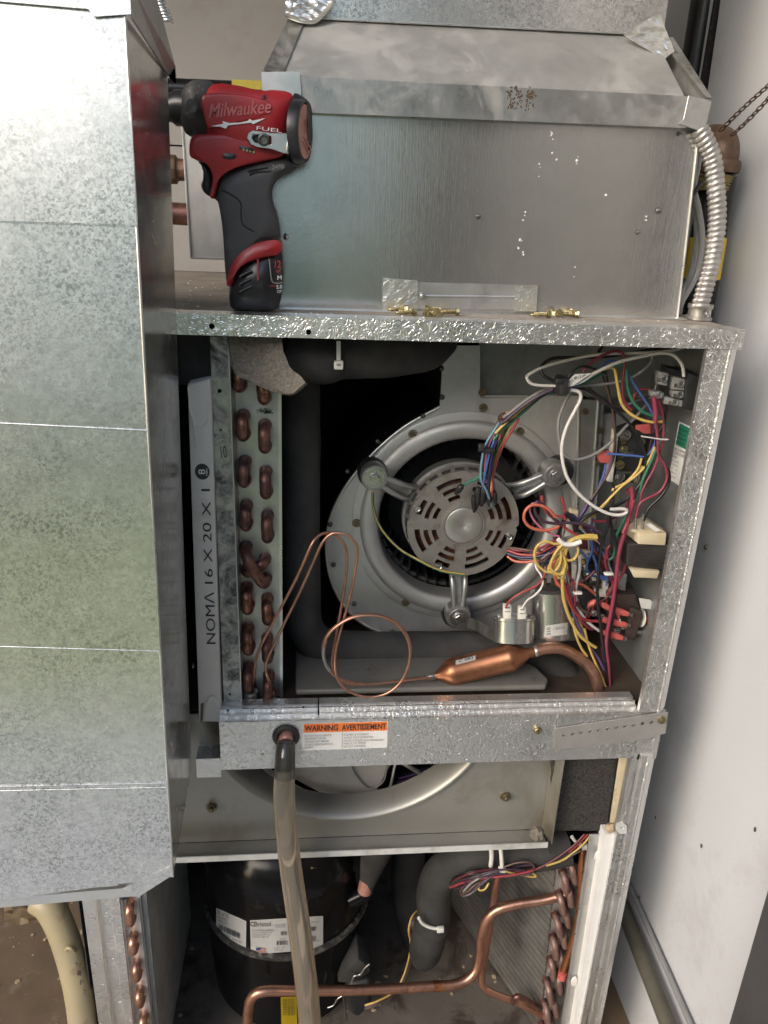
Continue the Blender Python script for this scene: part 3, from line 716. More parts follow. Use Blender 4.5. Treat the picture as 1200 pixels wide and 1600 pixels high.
g = BM(); sheet(g, [u0, u1, u1+V((0, 0, .25)), u0+V((0, 0, .25))], (0, .001, 0), 24, 8, .001, 6, 2); obj('upper_sheet', g, MT['box'], DU, 40)
g = BM(); prism(g, [u1+V((0, .001, 0)), u1+V((0, .3, 0)), u1+V((0, .3, .25)), u1+V((0, .001, .25))], (-.001, 0, 0)); obj('upper_side', fix(g), MT['duct'], DU)
g = BM(); prism(g, [u0+V((0, .001, 0)), u0+V((0, .3, 0)), u0+V((0, .3, .25)), u0+V((0, .001, .25))], (.001, 0, 0)); obj('upper_side', fix(g), MT['duct'], DU)
g = BM(); tube(g, [u0+V((.002, -.0008, 0)), u1+V((-.002, -.0008, 0))], .0011, 8, smooth=False); obj('upper_hem', g, MT['edge'], DU, 60)
# burnt sealant marks on the band
g = BM()
for k in range(150):
    x = rnd.choice([797, 800, 804, 808, 812, 826, 832]) + rnd.gauss(0, 3); y = rnd.choice([142, 146, 152, 158, 166])+rnd.gauss(0, 4)
    c = PB(x, y, .0006); r = rnd.uniform(.0003, .0011)
    pts = [c+XA*(r*rnd.uniform(.6, 1.3)*math.cos(a))+ZA*(r*1.2*rnd.uniform(.5, 1.4)*math.sin(a)) for a in [i*math.pi/4 for i in range(8)]]
    prism(g, pts, (0, .0003, 0))
o = obj('burnt_mark', fix(g), plain('burnt_brown_mark', (.07, .045, .025), .8), DU)
# self-tapping screws in the duct sheet
def DS(px, py): return PT(px, py, dA+V((0, -.0012, 0)), n3(dA, dB, dD))
for px, py, r in ((747, 338, .0028), (1029, 329, .0030), (996, 363, .0022), (447, 370, .0032), (1061, 209, .002)):
    c = DS(px, py); g = BM(); n = V((0.2, -1, .1)).normalized(); lathe(g, c+V((0, .001, 0)), n, [(r*1.1, 0), (r, .0006), (r*.5, .002), (r*.45, .005), (0, .006)], 10); obj('screw_tip', g, MT['screw_grey' if px != 447 else 'steel'], DU, 40)
# paint specks
g = BM()
for k in range(28):
    cx, cy = rnd.choice([(863, 215), (866, 240), (870, 255), (845, 262), (903, 250), (905, 345), (820, 340), (812, 380), (820, 395), (900, 425), (1010, 340), (950, 300)])
    c = DS(cx+rnd.gauss(0, 2.5), cy+rnd.gauss(0, 7)); r = abs(rnd.gauss(.0003, .0003))+.0002
    prism(g, circ(c, r, XA, ZA*1.3, 7), (0, .0006, 0))
obj('paint_specks', fix(g), MT['white'], DU)['kind'] = 'stuff'
# repair strip at the foot
SP = thing('repair_strip', DS(718, 487), 'thin metal strip with foil tape at both ends along the foot of the plenum', 'metal strip')
def S2(px, py, k): return DS(px, py)+V((0, -k, 0))
g = BM(); prism(g, [S2(650, 441, .001), S2(840, 446, .001), S2(838, 484, .001), S2(650, 482, .001)], (0, .0008, 0)); obj('strip_plate', fix(g), MT['edge'], SP)
g = BM(); tube(g, [S2(660, 462, .0015), S2(838, 464, .0015)], .0012, 6, smooth=False); obj('strip_fold', g, MT['edge'], SP, 60)
def foil(poly, o, n, parent, seed, amp=.0012):
    pts = [PT(x, y, o, n) for x, y in poly]; g = BM()
    a, b, c, d = pts[:4]; sheet(g, [a, b, c, d], -n*.0004, 18, 18, amp*.6, 150, seed)
    for v in g.verts: v.co += n*(.00035*noise.noise(v.co*480+V((seed, 0, 0))))
    return obj('foil_tape', g, MT['foil'], parent)
nD = n3(dA, dB, dD); nD = nD if nD.y < 0 else -nD
foil([(597, 485), (652, 484), (653, 439), (599, 434)], DS(600, 460)+V((0, -.003, 0)), nD, SP, 1)
foil([(804, 486), (838, 487), (840, 446), (806, 445)], DS(800, 460)+V((0, -.003, 0)), nD, SP, 4, .0006)
g = BM(); lathe(g, S2(659, 462, .003), V((0, -1, 0)), [(.0042, 0), (.0040, .0008), (.0022, .001), (.0018, .004), (0, .0045)], 14); obj('rivet', g, MT['steel'], SP, 40)
# foil tape on the hood corners
no = V((0.0, -1, .45)).normalized()
T1 = thing('foil_tape_patch', P(482, 20, .14), 'crumpled foil tape wrapped on the upper left corner of the hood', 'tape')
foil([(446, 24), (488, 36), (525, 0), (448, -40)], P(480, 20, .138), no, T1, 7, .003)
g = BM(); tube(g, [P(447, 24, .136), P(470, 32, .134), P(490, 34, .136), (P(505, 22, .138)), P(520, 4, .14)], .0022, 6); obj('tape_edge', g, MT['foil'], T1, 60)
T2 = thing('foil_tape_patch', P(1020, 60, .15), 'kite shaped foil tape patch on the right corner of the hood', 'tape')
foil([(974, 55), (1038, 92), (1054, 80), (1030, 19)], P(1020, 60, .140), no, T2, 11, .0016)

# ---- smaller duct box behind the drill
YS = .22
SB = thing('small_duct_box', P(320, 405, YS), 'small grey galvanized box hanging behind the drill', 'duct box')
g = BM(); sheet(g, [P(298, 403, YS), P(420, 407, YS), P(420, 170, YS), P(283, 170, YS)], (0, .001, 0), 8, 12, .001, 6); obj('front_sheet', g, MT['hood'], SB, 40)
g = BM(); tube(g, [P(298, 403, YS-.001), P(283, 170, YS-.001)], .0012, 6, smooth=False); tube(g, [P(298, 403, YS-.001), P(420, 407, YS-.001)], .0012, 6, smooth=False); obj('hem', g, MT['edge'], SB, 60)
g = BM(); prism(g, [P(298, 403, YS)+V((0, .0015, 0)), P(283, 170, YS)+V((0, .0015, 0)), P(283, 170, YS)+V((0, .2, 0)), P(298, 403, YS)+V((0, .2, 0))], (.001, 0, 0)); obj('side_sheet', fix(g), MT['hood'], SB)
# pipes behind
g = BM(); tube(g, [P(240, 138, .40), P(450, 146, .40)], .013, 16, smooth=False)
bp = obj('gas_pipe', g, MT['black_pipe'], None, 60); tag(bp, 'black horizontal pipe on the back wall above the drill', 'pipe')
g = BM(); prism(g, [P(362, 124, .384), P(412, 126, .384), P(412, 140, .384), P(362, 139, .384)], (0, .001, 0)); o = obj('pipe_label', fix(g), MT['shaded_yellow'], bp)
g = BM(); tube(g, [P(262, 333, .30), P(320, 337, .30)], .0135, 16, smooth=False); o = obj('copper_stub', g, MT['copper_dark'], None, 60); tag(o, 'short brown copper pipe stub between the box and the drill', 'pipe')
VL = thing('brass_valve', P(280, 265, .28), 'dull brown valve body half hidden behind the drill trigger', 'valve')
g = BM(); lathe(g, P(255, 264, .28), XA, [(0, 0), (.017, 0), (.017, .016), (.013, .018), (.013, .028), (.021, .030), (.021, .042), (.016, .044), (.016, .06), (0, .06)], 8); bevel(g, .0012, 2); obj('valve_body', g, MT['brown_iron'], VL, 40)

# ---- vertical black gas pipes, elbow, label, chains at the right
def vpipe(px, py, Y, r, z0, z1, label):
    c = P(px, py, Y); g = BM(); tube(g, [V((c.x, c.y, z0)), V((c.x, c.y, z1))], r, 24, smooth=False)
    o = obj('gas_pipe', g, MT['black_pipe'], None, 60); return tag(o, label, 'pipe'), c
vpipe(1078, 150, .44, .020, TZ+.001, .9, 'left one of the two upright black pipes behind the hood corner')
vpipe(1118, 150, .40, .024, TZ-.4, .9, 'right one of the two upright black pipes beside the wall')
GP = thing('elbow_fitting', P(1133, 245, .22), 'brown iron pipe elbow above the yellow labelled pipe', 'pipe fitting')
ec = P(1130, 226, .22)
g = BM(); tube(g, [ec+V((0, .07, .004)), ec+V((0, .03, .005)), ec+V((0, .008, .001)), ec+V((0, .0, -.010)), ec+V((0, 0, -.026))], .0205, 22); obj('elbow_body', g, MT['brown_iron'], GP, 60)
g = BM(); lathe(g, ec+V((0, 0, -.028)), ZA, [(.018, -.004), (.0235, -.004), (.025, 0), (.025, .007), (.0235, .010), (.018, .010)], 28); obj('collar', g, MT['brown_iron'], GP, 40)
g = BM()
for k in range(6): lathe(g, ec+V((-.0006*k-.003, 0, -.034-.0032*k)), -ZA, [(.0215, 0), (.0232, .0016), (.0215, .0032)], 24)
obj('pipe_thread', g, MT['brass'], GP, 30)
pa, pb = P(1122, 276, .225), P(1086, 500, .225); pdn = (pb-pa).normalized(); g = BM(); tube(g, [pa, pb+pdn*.3], .0222, 26, smooth=False)
lp = obj('gas_pipe', g, MT['black_pipe'], None, 60); tag(lp, 'black pipe with a yellow label below the brown elbow', 'pipe')
g = BM(); za, zb = P(1120, 372, .2).z, P(1115, 438, .2).z; qa = pa+pdn*((za-pa.z)/pdn.z)
lathe(g, qa, pdn, [(.0224, 0), (.0227, .0003), (.0227, za-zb), (.0224, za-zb)], 28); obj('pipe_label', g, MT['yellow_label'], lp, 40)
def chain(p0, p1, sag, m, par, n):
    for k in range(n):
        t0, t1 = k/n, (k+1)/n
        def q(t): return p0.lerp(p1, t)+V((0, 0, -sag*4*t*(1-t)))
        a, b = q(t0), q(t1); d = (b-a)*.62; mid = (a+b)/2
        u = d.cross(YA if k % 2 else ZA).normalized()*(.0022)
        pts = [mid-d, mid-d*.5+u, mid+d*.5+u, mid+d, mid+d*.5-u, mid-d*.5-u]
        pts = spline(pts, 4, True); g = BM(); tube(g, pts+[pts[0], pts[1]], .0008, 6, smooth=False, caps=False); obj('chain_link', g, m, par, 60)
CH = thing('hanging_chain', P(1160, 170, .2), 'upper rusty brown chain running from the elbow to the wall', 'chain', 'rusty chains at the pipe elbow')
chain(P(1125, 205, .20), P(1215, 122, .10), -.002, MT['brown_iron'], CH, 11)
CH = thing('hanging_chain', P(1170, 180, .2), 'lower rusty brown chain running from the elbow to the wall', 'chain', 'rusty chains at the pipe elbow')
chain(P(1143, 212, .19), P(1215, 138, .095), .002, MT['brown_iron'], CH, 10)

# ---- flexible conduit
CD = thing('flexible_conduit', P(1093, 490, .06), 'ribbed silver flexible conduit curving down beside the plenum', 'conduit')
path = spline([P(1092, 200, .085), P(1112, 245, .085), P(1119, 300, .082), P(1120, 350, .080), P(1112, 410, .078), (P(1100, 455, .076)), P(1093, 482, .075)], 40)
g = BM(); L = [0]
for a, b in zip(path, path[1:]): L.append(L[-1]+(b-a).length)
seg = 18; rings = []; t = (path[1]-path[0]).normalized(); u = t.orthogonal().normalized()
for i, p in enumerate(path):
    tn = (path[min(i+1, len(path)-1)]-path[max(i-1, 0)]).normalized(); u = t.rotation_difference(tn) @ u; t = tn; v = t.cross(u)
    rg = []
    for k in range(seg):
        ph = (L[i]/.0058-k/seg) % 1.0
        rg.append(g.verts.new(p+(u*math.cos(2*math.pi*k/seg)+v*math.sin(2*math.pi*k/seg))*(.0079+.0019*math.sin(math.pi*ph)**.6)))
    rings.append(rg)
for a, b in zip(rings, rings[1:]):
    for k in range(seg):
        j = (k+1) % seg; g.faces.new((a[k], a[j], b[j], b[k]))
obj('ribbed_tube', g, MT['conduit'], CD, 50)
cc0 = PZ(1091, 499, TZ)
g = BM(); lathe(g, V((cc0.x, cc0.y, TZ)), ZA, [(0, 0), (.0145, 0), (.0145, .003), (.0125, .0035), (.0125, .012), (.0138, .0125), (.0138, .017), (.010, .017), (.010, .012)], 24); obj('conduit_clamp', g, MT['conduit'], CD, 40)
screw(0, 0, 0, .0030, MT['steel'], CD, 'clamp_screw', o=V((cc0.x+.003, cc0.y-.0128, TZ+.008)))
# grey cables behind it
for i, (pts, lb_) in enumerate((([(1086, 212), (1085, 250), (1083, 292), (1092, 330), (1097, 380), (1088, 430), (1066, 470), (1054, 492)], 'grey cable looping outermost behind the conduit'),
                            ([(1096, 225), (1090, 260), (1084, 295), (1088, 340), (1088, 380), (1078, 430), (1062, 466), (1050, 489)], 'grey cable looping innermost against the plenum edge'))):
    g = BM(); tube(g, [P(x, y, .13+i*.012) for x, y in pts[:-2]]+[P(pts[-2][0], pts[-2][1], .12), P(pts[-1][0]+6, pts[-1][1], .115)], .0036, 10)
    o = obj('power_cable', g, MT['w_grey'], None, 60); tag(o, lb_, 'cable')
g = BM(); tube(g, [P(1078, 296, .121), P(1084, 302, .119), P(1092, 290, .122), P(1098, 286, .125)], .0022, 8); o = obj('black_tie', g, MT['rubber'], None, 60); tag(o, 'black tie around the grey cables beside the plenum', 'cable tie')
# little spring wire at the top left
g = BM(); sp = []
a, b = P(240, -20, .02), P(263, 34, .02)
for k in range(90):
    t_ = k/89; an = t_*2*math.pi*11; sp.append(a.lerp(b, t_)+XA*math.cos(an)*.004+YA*math.sin(an)*.004)
tube(g, sp, .0013, 6, smooth=False); o = obj('spring_wire', g, MT['steel'], None, 60); tag(o, 'coiled steel conduit end above the left box', 'conduit')

# ---- loose screws on the cabinet top
def loose_screw(px, py, ang, label, L=.020, first=[None]):
    c = PZ(px, py, TZ+.0034)
    if first[0] is None:
        r = thing('hex_head_screw', V((0, 0, 0)), label, 'screw', 'loose zinc screws on the cabinet top')
        g = BM(); lathe(g, V((0, 0, 0)), XA, [(0, -.0002), (.0048, -.0002), (.0048, .0008), (.0036, .0011)], 20); prism(g, circ(V((-.0032, 0, 0)), .0037, YA, ZA, 6), (.0031, 0, 0)); obj('head', fix(g), MT['brass'], r, 30)
        g = BM(); pr = [(.0019, .0008)]; x = .001
        while x < L-.006:
            pr += [(.0019, x), (.0026, x+.0007), (.0019, x+.0014)]; x += .0016
        pr += [(.0017, L-.005), (.0014, L-.002), (.0, L)]
        lathe(g, V((0, 0, 0)), XA, pr, 12); obj('thread', g, MT['brass'], r, 30); first[0] = r
    else: r = copy_tree(first[0]); r['label'] = label
    r.location = c; r.rotation_euler = (rnd.random()*3, math.radians(4), math.radians(ang)); return r
for a in ((646, 487, 186, 'leftmost loose screw, its tip pointing left, in the left pile'), (633, 483, 168, 'second loose screw from the left, lying against the tape'), (667, 489, 15, 'loose screw in the middle of the left pile with its head forward'),
          (668, 482, -4, 'upper loose screw of the left pile pointing right'), (713, 487, 172, 'rightmost loose screw of the left pile'), (683, 490, 100, 'loose screw of the left pile seen head on'),
          (856, 491, 178, 'leftmost loose screw of the right pile'), (848, 484, 165, 'small loose screw behind the right pile'), (874, 490, 95, 'loose screw of the right pile with its slotted head facing front'),
          (882, 484, 30, 'topmost loose screw of the right pile'), (893, 489, 200, 'loose screw second from the right in the right pile'), (901, 491, 150, 'rightmost loose screw of the right pile')):
    loose_screw(*a)
# crumbs on the dusty top
g = BM()
for k in range(120):
    if k < 60: x, y = rnd.uniform(282, 400), rnd.uniform(438, 486)
    else: x, y = rnd.uniform(440, 1100), rnd.uniform(489, 503)
    c = PZ(x, y, TZ+.0004); r = abs(rnd.gauss(.0004, .0005))+.0002
    prism(g, [c+V((math.cos(t*1.26)*r*rnd.uniform(.6, 1.2), math.sin(t*1.26)*r*rnd.uniform(.6, 1.2), 0)) for t in range(5)], (0, 0, r*.6))
o = obj('dust_crumbs', fix(g), MT['paper']); tag(o, 'scattered pale crumbs on the dusty cabinet top', 'debris', kind='stuff')

# ================================================================ air filter
YF = .022
FL = thing('air_filter', P(330, 1128, YF), 'white cardboard edged furnace filter standing in its slot left of the coil', 'air filter')
fa, fb, fc, fd = P(298, 1126, YF), P(346, 1128, YF), P(330, 596, YF), P(293, 600, YF)
ft = [P(311, 1128, YF), P(346, 1124, YF), P(329, 592, YF), P(293, 600, YF)]
g = BM(); prism(g, ft, (0, .45, 0)); bevel(g, .0012, 2); obj('cardboard_frame', g, MT['card'], FL, 40)
g = BM(); prism(g, [P(268, 516, YF+.02), P(336, 516, YF+.02), P(337, 597, YF+.02), P(268, 603, YF+.02)], (0, .002, 0)); obj('filter_top_shade', fix(g), MT['inner_dark'], CB)  # added dark sheet, stands in for the shade above the filter
ft2 = [P(300, 688, YF-.0004), P(328, 690, YF-.0004), P(328, 598, YF-.0004), P(295, 602, YF-.0004)]
g = BM(); pp = [P(x, y, YF-.0014) for x, y in ((294, 602), (328, 594), (329, 640), (323, 660), (314, 667), (306, 667), (300, 655), (297, 640))]
prism(g, pp, (0, .0012, 0)); bevel(g, .0003, 1); obj('corner_flap', g, MT['card'], FL)
g = BM(); tube(g, [P(294, 605, YF-.002), P(297, 640, YF-.002), P(303, 660, YF-.002), P(308, 700, YF-.001)], .0009, 6); obj('paper_fold', g, MT['paper'], FL, 60)
g = BM(); pp = [P(x, y, YF-.0016) for x, y in ((318, 1127), (321, 1100), (328, 1088), (336, 1088), (343, 1100), (345, 1128))]
prism(g, pp, (0, .0014, 0)); bevel(g, .0003, 1); obj('corner_flap', g, MT['card'], FL)
g = BM(); prism(g, [P(311.5, 1127, YF+.001), P(316, 1127, YF-.003), P(318, 1100, YF-.003), P(312, 1100, YF+.001)], (0, .002, 0)); obj('side_fold', fix(g), MT['card_dark'], FL)
up = (P(311, 740, YF)-P(330, 1100, YF))
def ftx(body, y0, y1, xr, wd_, **k):
    # baseline runs upward; glyph height to the left
    def xa_(y): return 329.5+(y-1000)*(345-327)/(1128-900.)*.42
    a, b = P(xa_(y0)+wd_/2, y0, YF-.0003), P(xa_(y1)+wd_/2, y1, YF-.0003); c = P(xa_(y0)-wd_/2, y0, YF-.0003)
    return text(body, a, b, c, MT['black_print'], FL, **k)
ftx('NOM\u039b', 1006, 925, 0, 15, name='filter_print')
ftx('16 X 20 X 1', 912, 764, 0, 13, name='filter_print')
c8 = P(316, 737, YF-.0004); g = BM(); prism(g, circ(c8, .0078, XA, ZA*1.15, 28), (0, .0003, 0)); obj('round_mark', fix(g), MT['black_print'], FL)
text('8', P(320.5, 741, YF-.0006), P(320.5, 733, YF-.0006), P(310, 741, YF-.0006), MT['white'], FL, name='filter_print')
text('MERV', P(325, 743, YF-.0006), P(325, 731, YF-.0006), P(321.5, 743, YF-.0006), MT['white'], FL, name='filter_print')

# ================================================================ evaporator coil
YC = .060
EC = thing('evaporator_coil', P(400, 1100, YC), 'upright evaporator coil end with two columns of copper bends beside the filter', 'coil')
ctop = [P(350, 520, YC), P(434, 520, YC), P(437, 1098, YC-.005), P(372, 1100, YC-.005)]
g = BM(); prism(g, [P(354, 518, YC), P(435, 518, YC), P(440, 1125, YC), P(372, 1125, YC)], (0, .0015, 0)); obj('end_plate', fix(g), MT['coil_plate'], EC)
# raised side flange and front strip
e_t, e_b = P(434, 518, YC), P(438, 1125, YC)
g = BM(); prism(g, [e_t+V((0, -.003, 0)), e_t+V((.0035, -.003, 0)), e_b+V((.0035, -.003, 0)), e_b+V((0, -.003, 0))], (0, .004, 0)); obj('plate_flange', fix(g), MT['edge'], EC)
YL = .030
s0, s1, s2, s3 = P(328, 526, YL), P(355, 526, YL), P(376, 1102, YL), P(350, 1104, YL)
g = BM(); holed(g, [s0, s1, s2, s3], [circ(P(343, 611, YL), .0022, XA, ZA, 12), circ(P(345, 672, YL), .0014, XA, ZA, 10), circ(P(359, 1085, YL), .0016, XA, ZA, 8)], (0, .0014, 0)); obj('front_strip', g, MT['coil_strip'], EC)
g = BM(); prism(g, [s1+V((.0003, .0003, 0)), s1+V((.0003, .0003, 0))+V((.002, YC-YL-.0006, 0)), s2+V((.002, YC-YL-.0006, 0)), s2+V((.0003, .0003, 0))], (.0012, 0, 0)); obj('strip_return', fix(g), MT['coil_plate'], EC)
# fin pack behind the plate
g = BM(); x0c, x1c = s1.x+.004, P(436, 800, YC).x
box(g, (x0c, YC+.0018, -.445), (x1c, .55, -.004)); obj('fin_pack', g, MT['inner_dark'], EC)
tpl = []
def bend(top, bot, out=.021, r=.0067, m='copper_dark', label=None):
    top, bot = V(top), V(bot); o_ = V((0, -out, 0)); d = bot-top
    g = BM(); tube(g, [top+V((0, .002, 0)), top+o_*.45, top+o_*.85+d*.10, top+o_+d*.30, top+o_+d*.70, bot+o_*.85-d*.10, bot+o_*.45, bot+V((0, .002, 0))], r, 12, 5)
    for q in (top, bot): lathe(g, q, -YA, [(r*1.0, .001), (r*1.12, .001), (r*1.12, .005), (r*1.06, .007), (r*1.0, .007)], 16)
    o = obj('return_bend', g, MT[m], EC, 60)
    return o
g0 = None
def bendp(px, y0, y1, px2=None, out=.021, m='copper_dark'):
    px2 = px+1 if px2 is None else px2
    # the tube stands out of the plate: aim the visible front at the traced place
    a = P(px+rnd.uniform(-1.2, 1.2), y0+7+rnd.uniform(-1, 1), YC); b = P(px2+rnd.uniform(-1.2, 1.2), y1-14+rnd.uniform(-1, 1), YC)
    m = rnd.choice(['copper_dark', 'copper_mid'])
    return bend(a, b, out=out, m=m)
for c in ((376, 572, 615), (380, 641, 691), (383, 713, 763), (385, 781, 830), (387, 909, 958), (389, 973, 1021), (390, 1033, 1078)): bendp(*c)
for c in ((412, 588, 635), (415, 657, 709), (416, 729, 781), (417, 797, 849), (418, 927, 974), (418, 988, 1034), (419, 1047, 1094)): bendp(*c, m='copper_dark')
bend(P(386, 889, YC), P(414, 872, YC), out=.014)
bend(P(385, 852, YC), P(416, 902, YC), out=.028, m='copper_dark')
# scorched scribbles
g = BM()
for k in range(60):
    c = P(414+rnd.gauss(0, 6), 643+rnd.gauss(0, 2.5), YC-.0004); r = rnd.uniform(.0003, .0012)
    prism(g, [c+XA*(r*math.cos(a)*rnd.uniform(.5, 1.3))+ZA*(r*math.sin(a)*rnd.uniform(.5, 1.3)) for a in (0, 1.2, 2.4, 3.6, 4.8)], (0, .0003, 0))
obj('scorch_mark', fix(g), MT['black_print'], EC)
ptext('10', 346, 716, 355, 715, 344, 697, YL-.0003, MT['black_print'], EC, name='hand_mark')
# solder sleeves on the last bends
for i, (px, py) in enumerate(((391, 1090), (424, 1104))):
    c = P(px, py, .045); g = BM(); lathe(g, c+V((0, 0, -.012)), V((0.05*(-1)**i, 0, 1)), [(.006, -.006), (.009, 0), (.0092, .016), (.0085, .022), (.004, .022)], 14); obj('solder_sleeve', g, MT['solder'], EC, 40)

# insulation flap hanging over the coil top
IF = thing('insulation_flap', P(400, 540, .03), 'brown fuzzy insulation sheet flap hanging over the top of the coil', 'insulation')
g = BM()
P0 = [(354, 520), (378, 521), (402, 521), (424, 522), (440, 524)]
P1 = [(357, 545), (380, 548), (404, 548), (426, 546), (442, 546)]
P2 = [(362, 572), (386, 578), (410, 580), (434, 577), (452, 574)]
P3 = [(370, 588), (396, 597), (420, 603), (446, 600), (468, 589)]
P4 = [(384, 592), (406, 604), (432, 614), (458, 617), (481, 600)]
rows = [P0, P1, P2, P3, P4]; yy = [.030, .024, .014, .004, -.004]
rs = []
for r_, y_ in zip(rows, yy): rs.append(spline([P(x, y, y_+.004*math.sin(i*1.3)) for i, (x, y) in enumerate(r_)], 6))
cols = [spline([rs[j][i] for j in range(5)], 6) for i in range(len(rs[0]))]
gr = [[g.verts.new(q+V((0, .0012*noise.noise(q*150), 0))) for q in c] for c in cols]
for a, b in zip(gr, gr[1:]):
    for k in range(len(a)-1): g.faces.new((a[k], b[k], b[k+1], a[k+1]))
bmesh.ops.recalc_face_normals(g, faces=g.faces); bmesh.ops.solidify(g, geom=g.faces[:], thickness=.005)
obj('insulation_sheet', fix(g), MT['foam_brown'], IF, 50)

# ================================================================ blower
YH = 0.185
BW = thing('blower_assembly', P(715, 1000, YH), 'round galvanized centrifugal blower housing behind the motor', 'blower')
bc = P(700, 815, YH)            # centre of the housing circle
def BA(px, py, Y=YH): return P(px, py, Y)
outer = [BA(x, y) for x, y in ((691, 540), (690, 590), (687, 636), (660, 650), (630, 668), (600, 692), (572, 720), (547, 750), (527, 782), (514, 815), (509, 850), (512, 885), (520, 915), (536, 945), (560, 970), (590, 986), (630, 995),
    (700, 1003), (800, 1010), (905, 1000), (905, 900), (905, 700), (902, 622), (750, 622), (750, 540))]
ring_c = P(722, 812, YH); R_in = (P(852, 812, YH)-P(592, 812, YH)).length/2
mid_ = spline(outer[2:17], 4)
outl = outer[:2]+mid_+outer[17:]
g = BM(); holed(g, outl, [circ(ring_c, R_in+.012, XA, ZA, 72)], (0, .0014, 0)); obj('side_plate', g, MT['blower'], BW)
# rolled rim along the scroll
g = BM(); tube(g, outer[2:18], .0022, 8); obj('scroll_rim', g, MT['edge'], BW, 60)
# scroll wrap going back
g = BM(); wrap = spline(outer[2:17], 4)
a = [g.verts.new(q+V((.003, .0016, -.002))) for q in wrap]; b = [g.verts.new(q+V((.003, .30, -.002))) for q in wrap]
for k in range(len(a)-1): g.faces.new((a[k], a[k+1], b[k+1], b[k]))
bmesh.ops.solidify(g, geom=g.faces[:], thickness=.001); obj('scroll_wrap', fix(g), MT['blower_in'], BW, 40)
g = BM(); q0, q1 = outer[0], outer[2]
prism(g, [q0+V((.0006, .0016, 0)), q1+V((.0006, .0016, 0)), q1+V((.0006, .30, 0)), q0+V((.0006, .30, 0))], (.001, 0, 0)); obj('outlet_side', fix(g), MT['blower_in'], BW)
# flange strip with spot rivets on the outlet edge
g = BM(); prism(g, [BA(692, 541, YH-.0015), BA(704, 541, YH-.0015), BA(700, 632, YH-.0015), BA(690, 638, YH-.0015)], (0, .0012, 0)); obj('outlet_flange', fix(g), MT['blower'], BW)
# inlet ring plate: flat annulus, then a rolled bell
r1 = (P(722, 812, YH)-P(547, 812, YH)).length*.985
g = BM(); lathe(g, ring_c+V((0, -.0004, 0)), -YA, [(R_in+.022, 0), (r1, 0), (r1, .0022), (r1-.002, .0030), (R_in+.024, .0036), (R_in+.022, .0036)], 96, XA, close=True)
obj('inlet_plate', g, MT['blower'], BW, 35)
g = BM(); prof = [(R_in+.029, .0030)]
for k in range(15):
    a_ = math.pi*k/14; prof.append((R_in+.0125+.0125*math.cos(a_), .0036+.0075*math.sin(a_)))
prof += [(R_in-.0015, -.006), (R_in-.0015, -.022), (R_in, -.022), (R_in+.001, -.006), (R_in+.018, .001)]
lathe(g, ring_c, -YA, prof, 96, XA, close=True); obj('inlet_ring', g, MT['blower'], BW, 50)
g = BM(); lathe(g, ring_c, -YA, [(r1-.028, .0036), (r1-.0275, .0042), (r1-.0265, .0042), (r1-.026, .0036)], 96, XA); obj('pressed_ridge', g, MT['blower'], BW, 50)
# dark shell inside
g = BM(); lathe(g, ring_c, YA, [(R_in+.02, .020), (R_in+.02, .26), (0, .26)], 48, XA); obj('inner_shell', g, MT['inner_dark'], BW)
# wheel: rim and individual blades
WH = obj('wheel_rim', lathe(BM(), ring_c+V((0, .030, 0)), YA, [(R_in-.0055, 0), (R_in-.0005, 0), (R_in-.0005, .012), (R_in-.0055, .012)], 72, XA, close=True), MT['blade'], BW, 40)
bl0 = None
for k in range(44):
    an = 2*math.pi*k/44
    if bl0 is None:
        g = BM(); cv = []
        for i in range(6):
            t_ = i/5; cv.append((R_in-.018+.018*t_, .007*math.sin(t_*2.2)))
        a = [g.verts.new((x, 0, z)) for x, z in cv]; b = [g.verts.new((x, .11, z)) for x, z in cv]
        for i in range(5): g.faces.new((a[i], a[i+1], b[i+1], b[i]))
        bmesh.ops.solidify(g, geom=g.faces[:], thickness=.0009); fix(g)
        me = bpy.data.meshes.new('wheel_blade'); g.to_mesh(me); g.free(); me.materials.append(MT['blade'])
        bl0 = me
    o = bpy.data.objects.new('wheel_blade', bl0); C.objects.link(o); o.parent = BW
    o.location = ring_c+V((0, .022, 0))-wloc(BW); o.rotation_euler = (0, an, 0)
g = BM(); lathe(g, ring_c+V((0, .10, 0)), YA, [(0, 0), (R_in-.006, 0), (R_in-.006, .004), (0, .004)], 48, XA); obj('wheel_disc', g, MT['inner_dark'], BW)
# rivets and screws
for px, py in ((543, 737), (590, 690), (661, 650), (516, 820), (521, 883), (553, 944), (613, 988), (690, 576), (691, 621), (692, 543)):
    g = BM(); lathe(g, P(px, py, YH-.003), -YA, [(.0036, -.002), (.0034, 0), (.0022, .0013), (0, .0016)], 12); obj('rivet', g, MT['screw_grey'], BW, 50)
for px, py in ((645, 678), (812, 674), (557, 817), (634, 941), (790, 936)):
    screw(px, py, YH-.0034, .0046, MT['screw_dull'], BW)
for px, py in ((754, 613), (755, 637), (914, 643), (937, 672), (930, 723)): screw(px, py, YH-.001, .0042, MT['screw_dull'], BW)
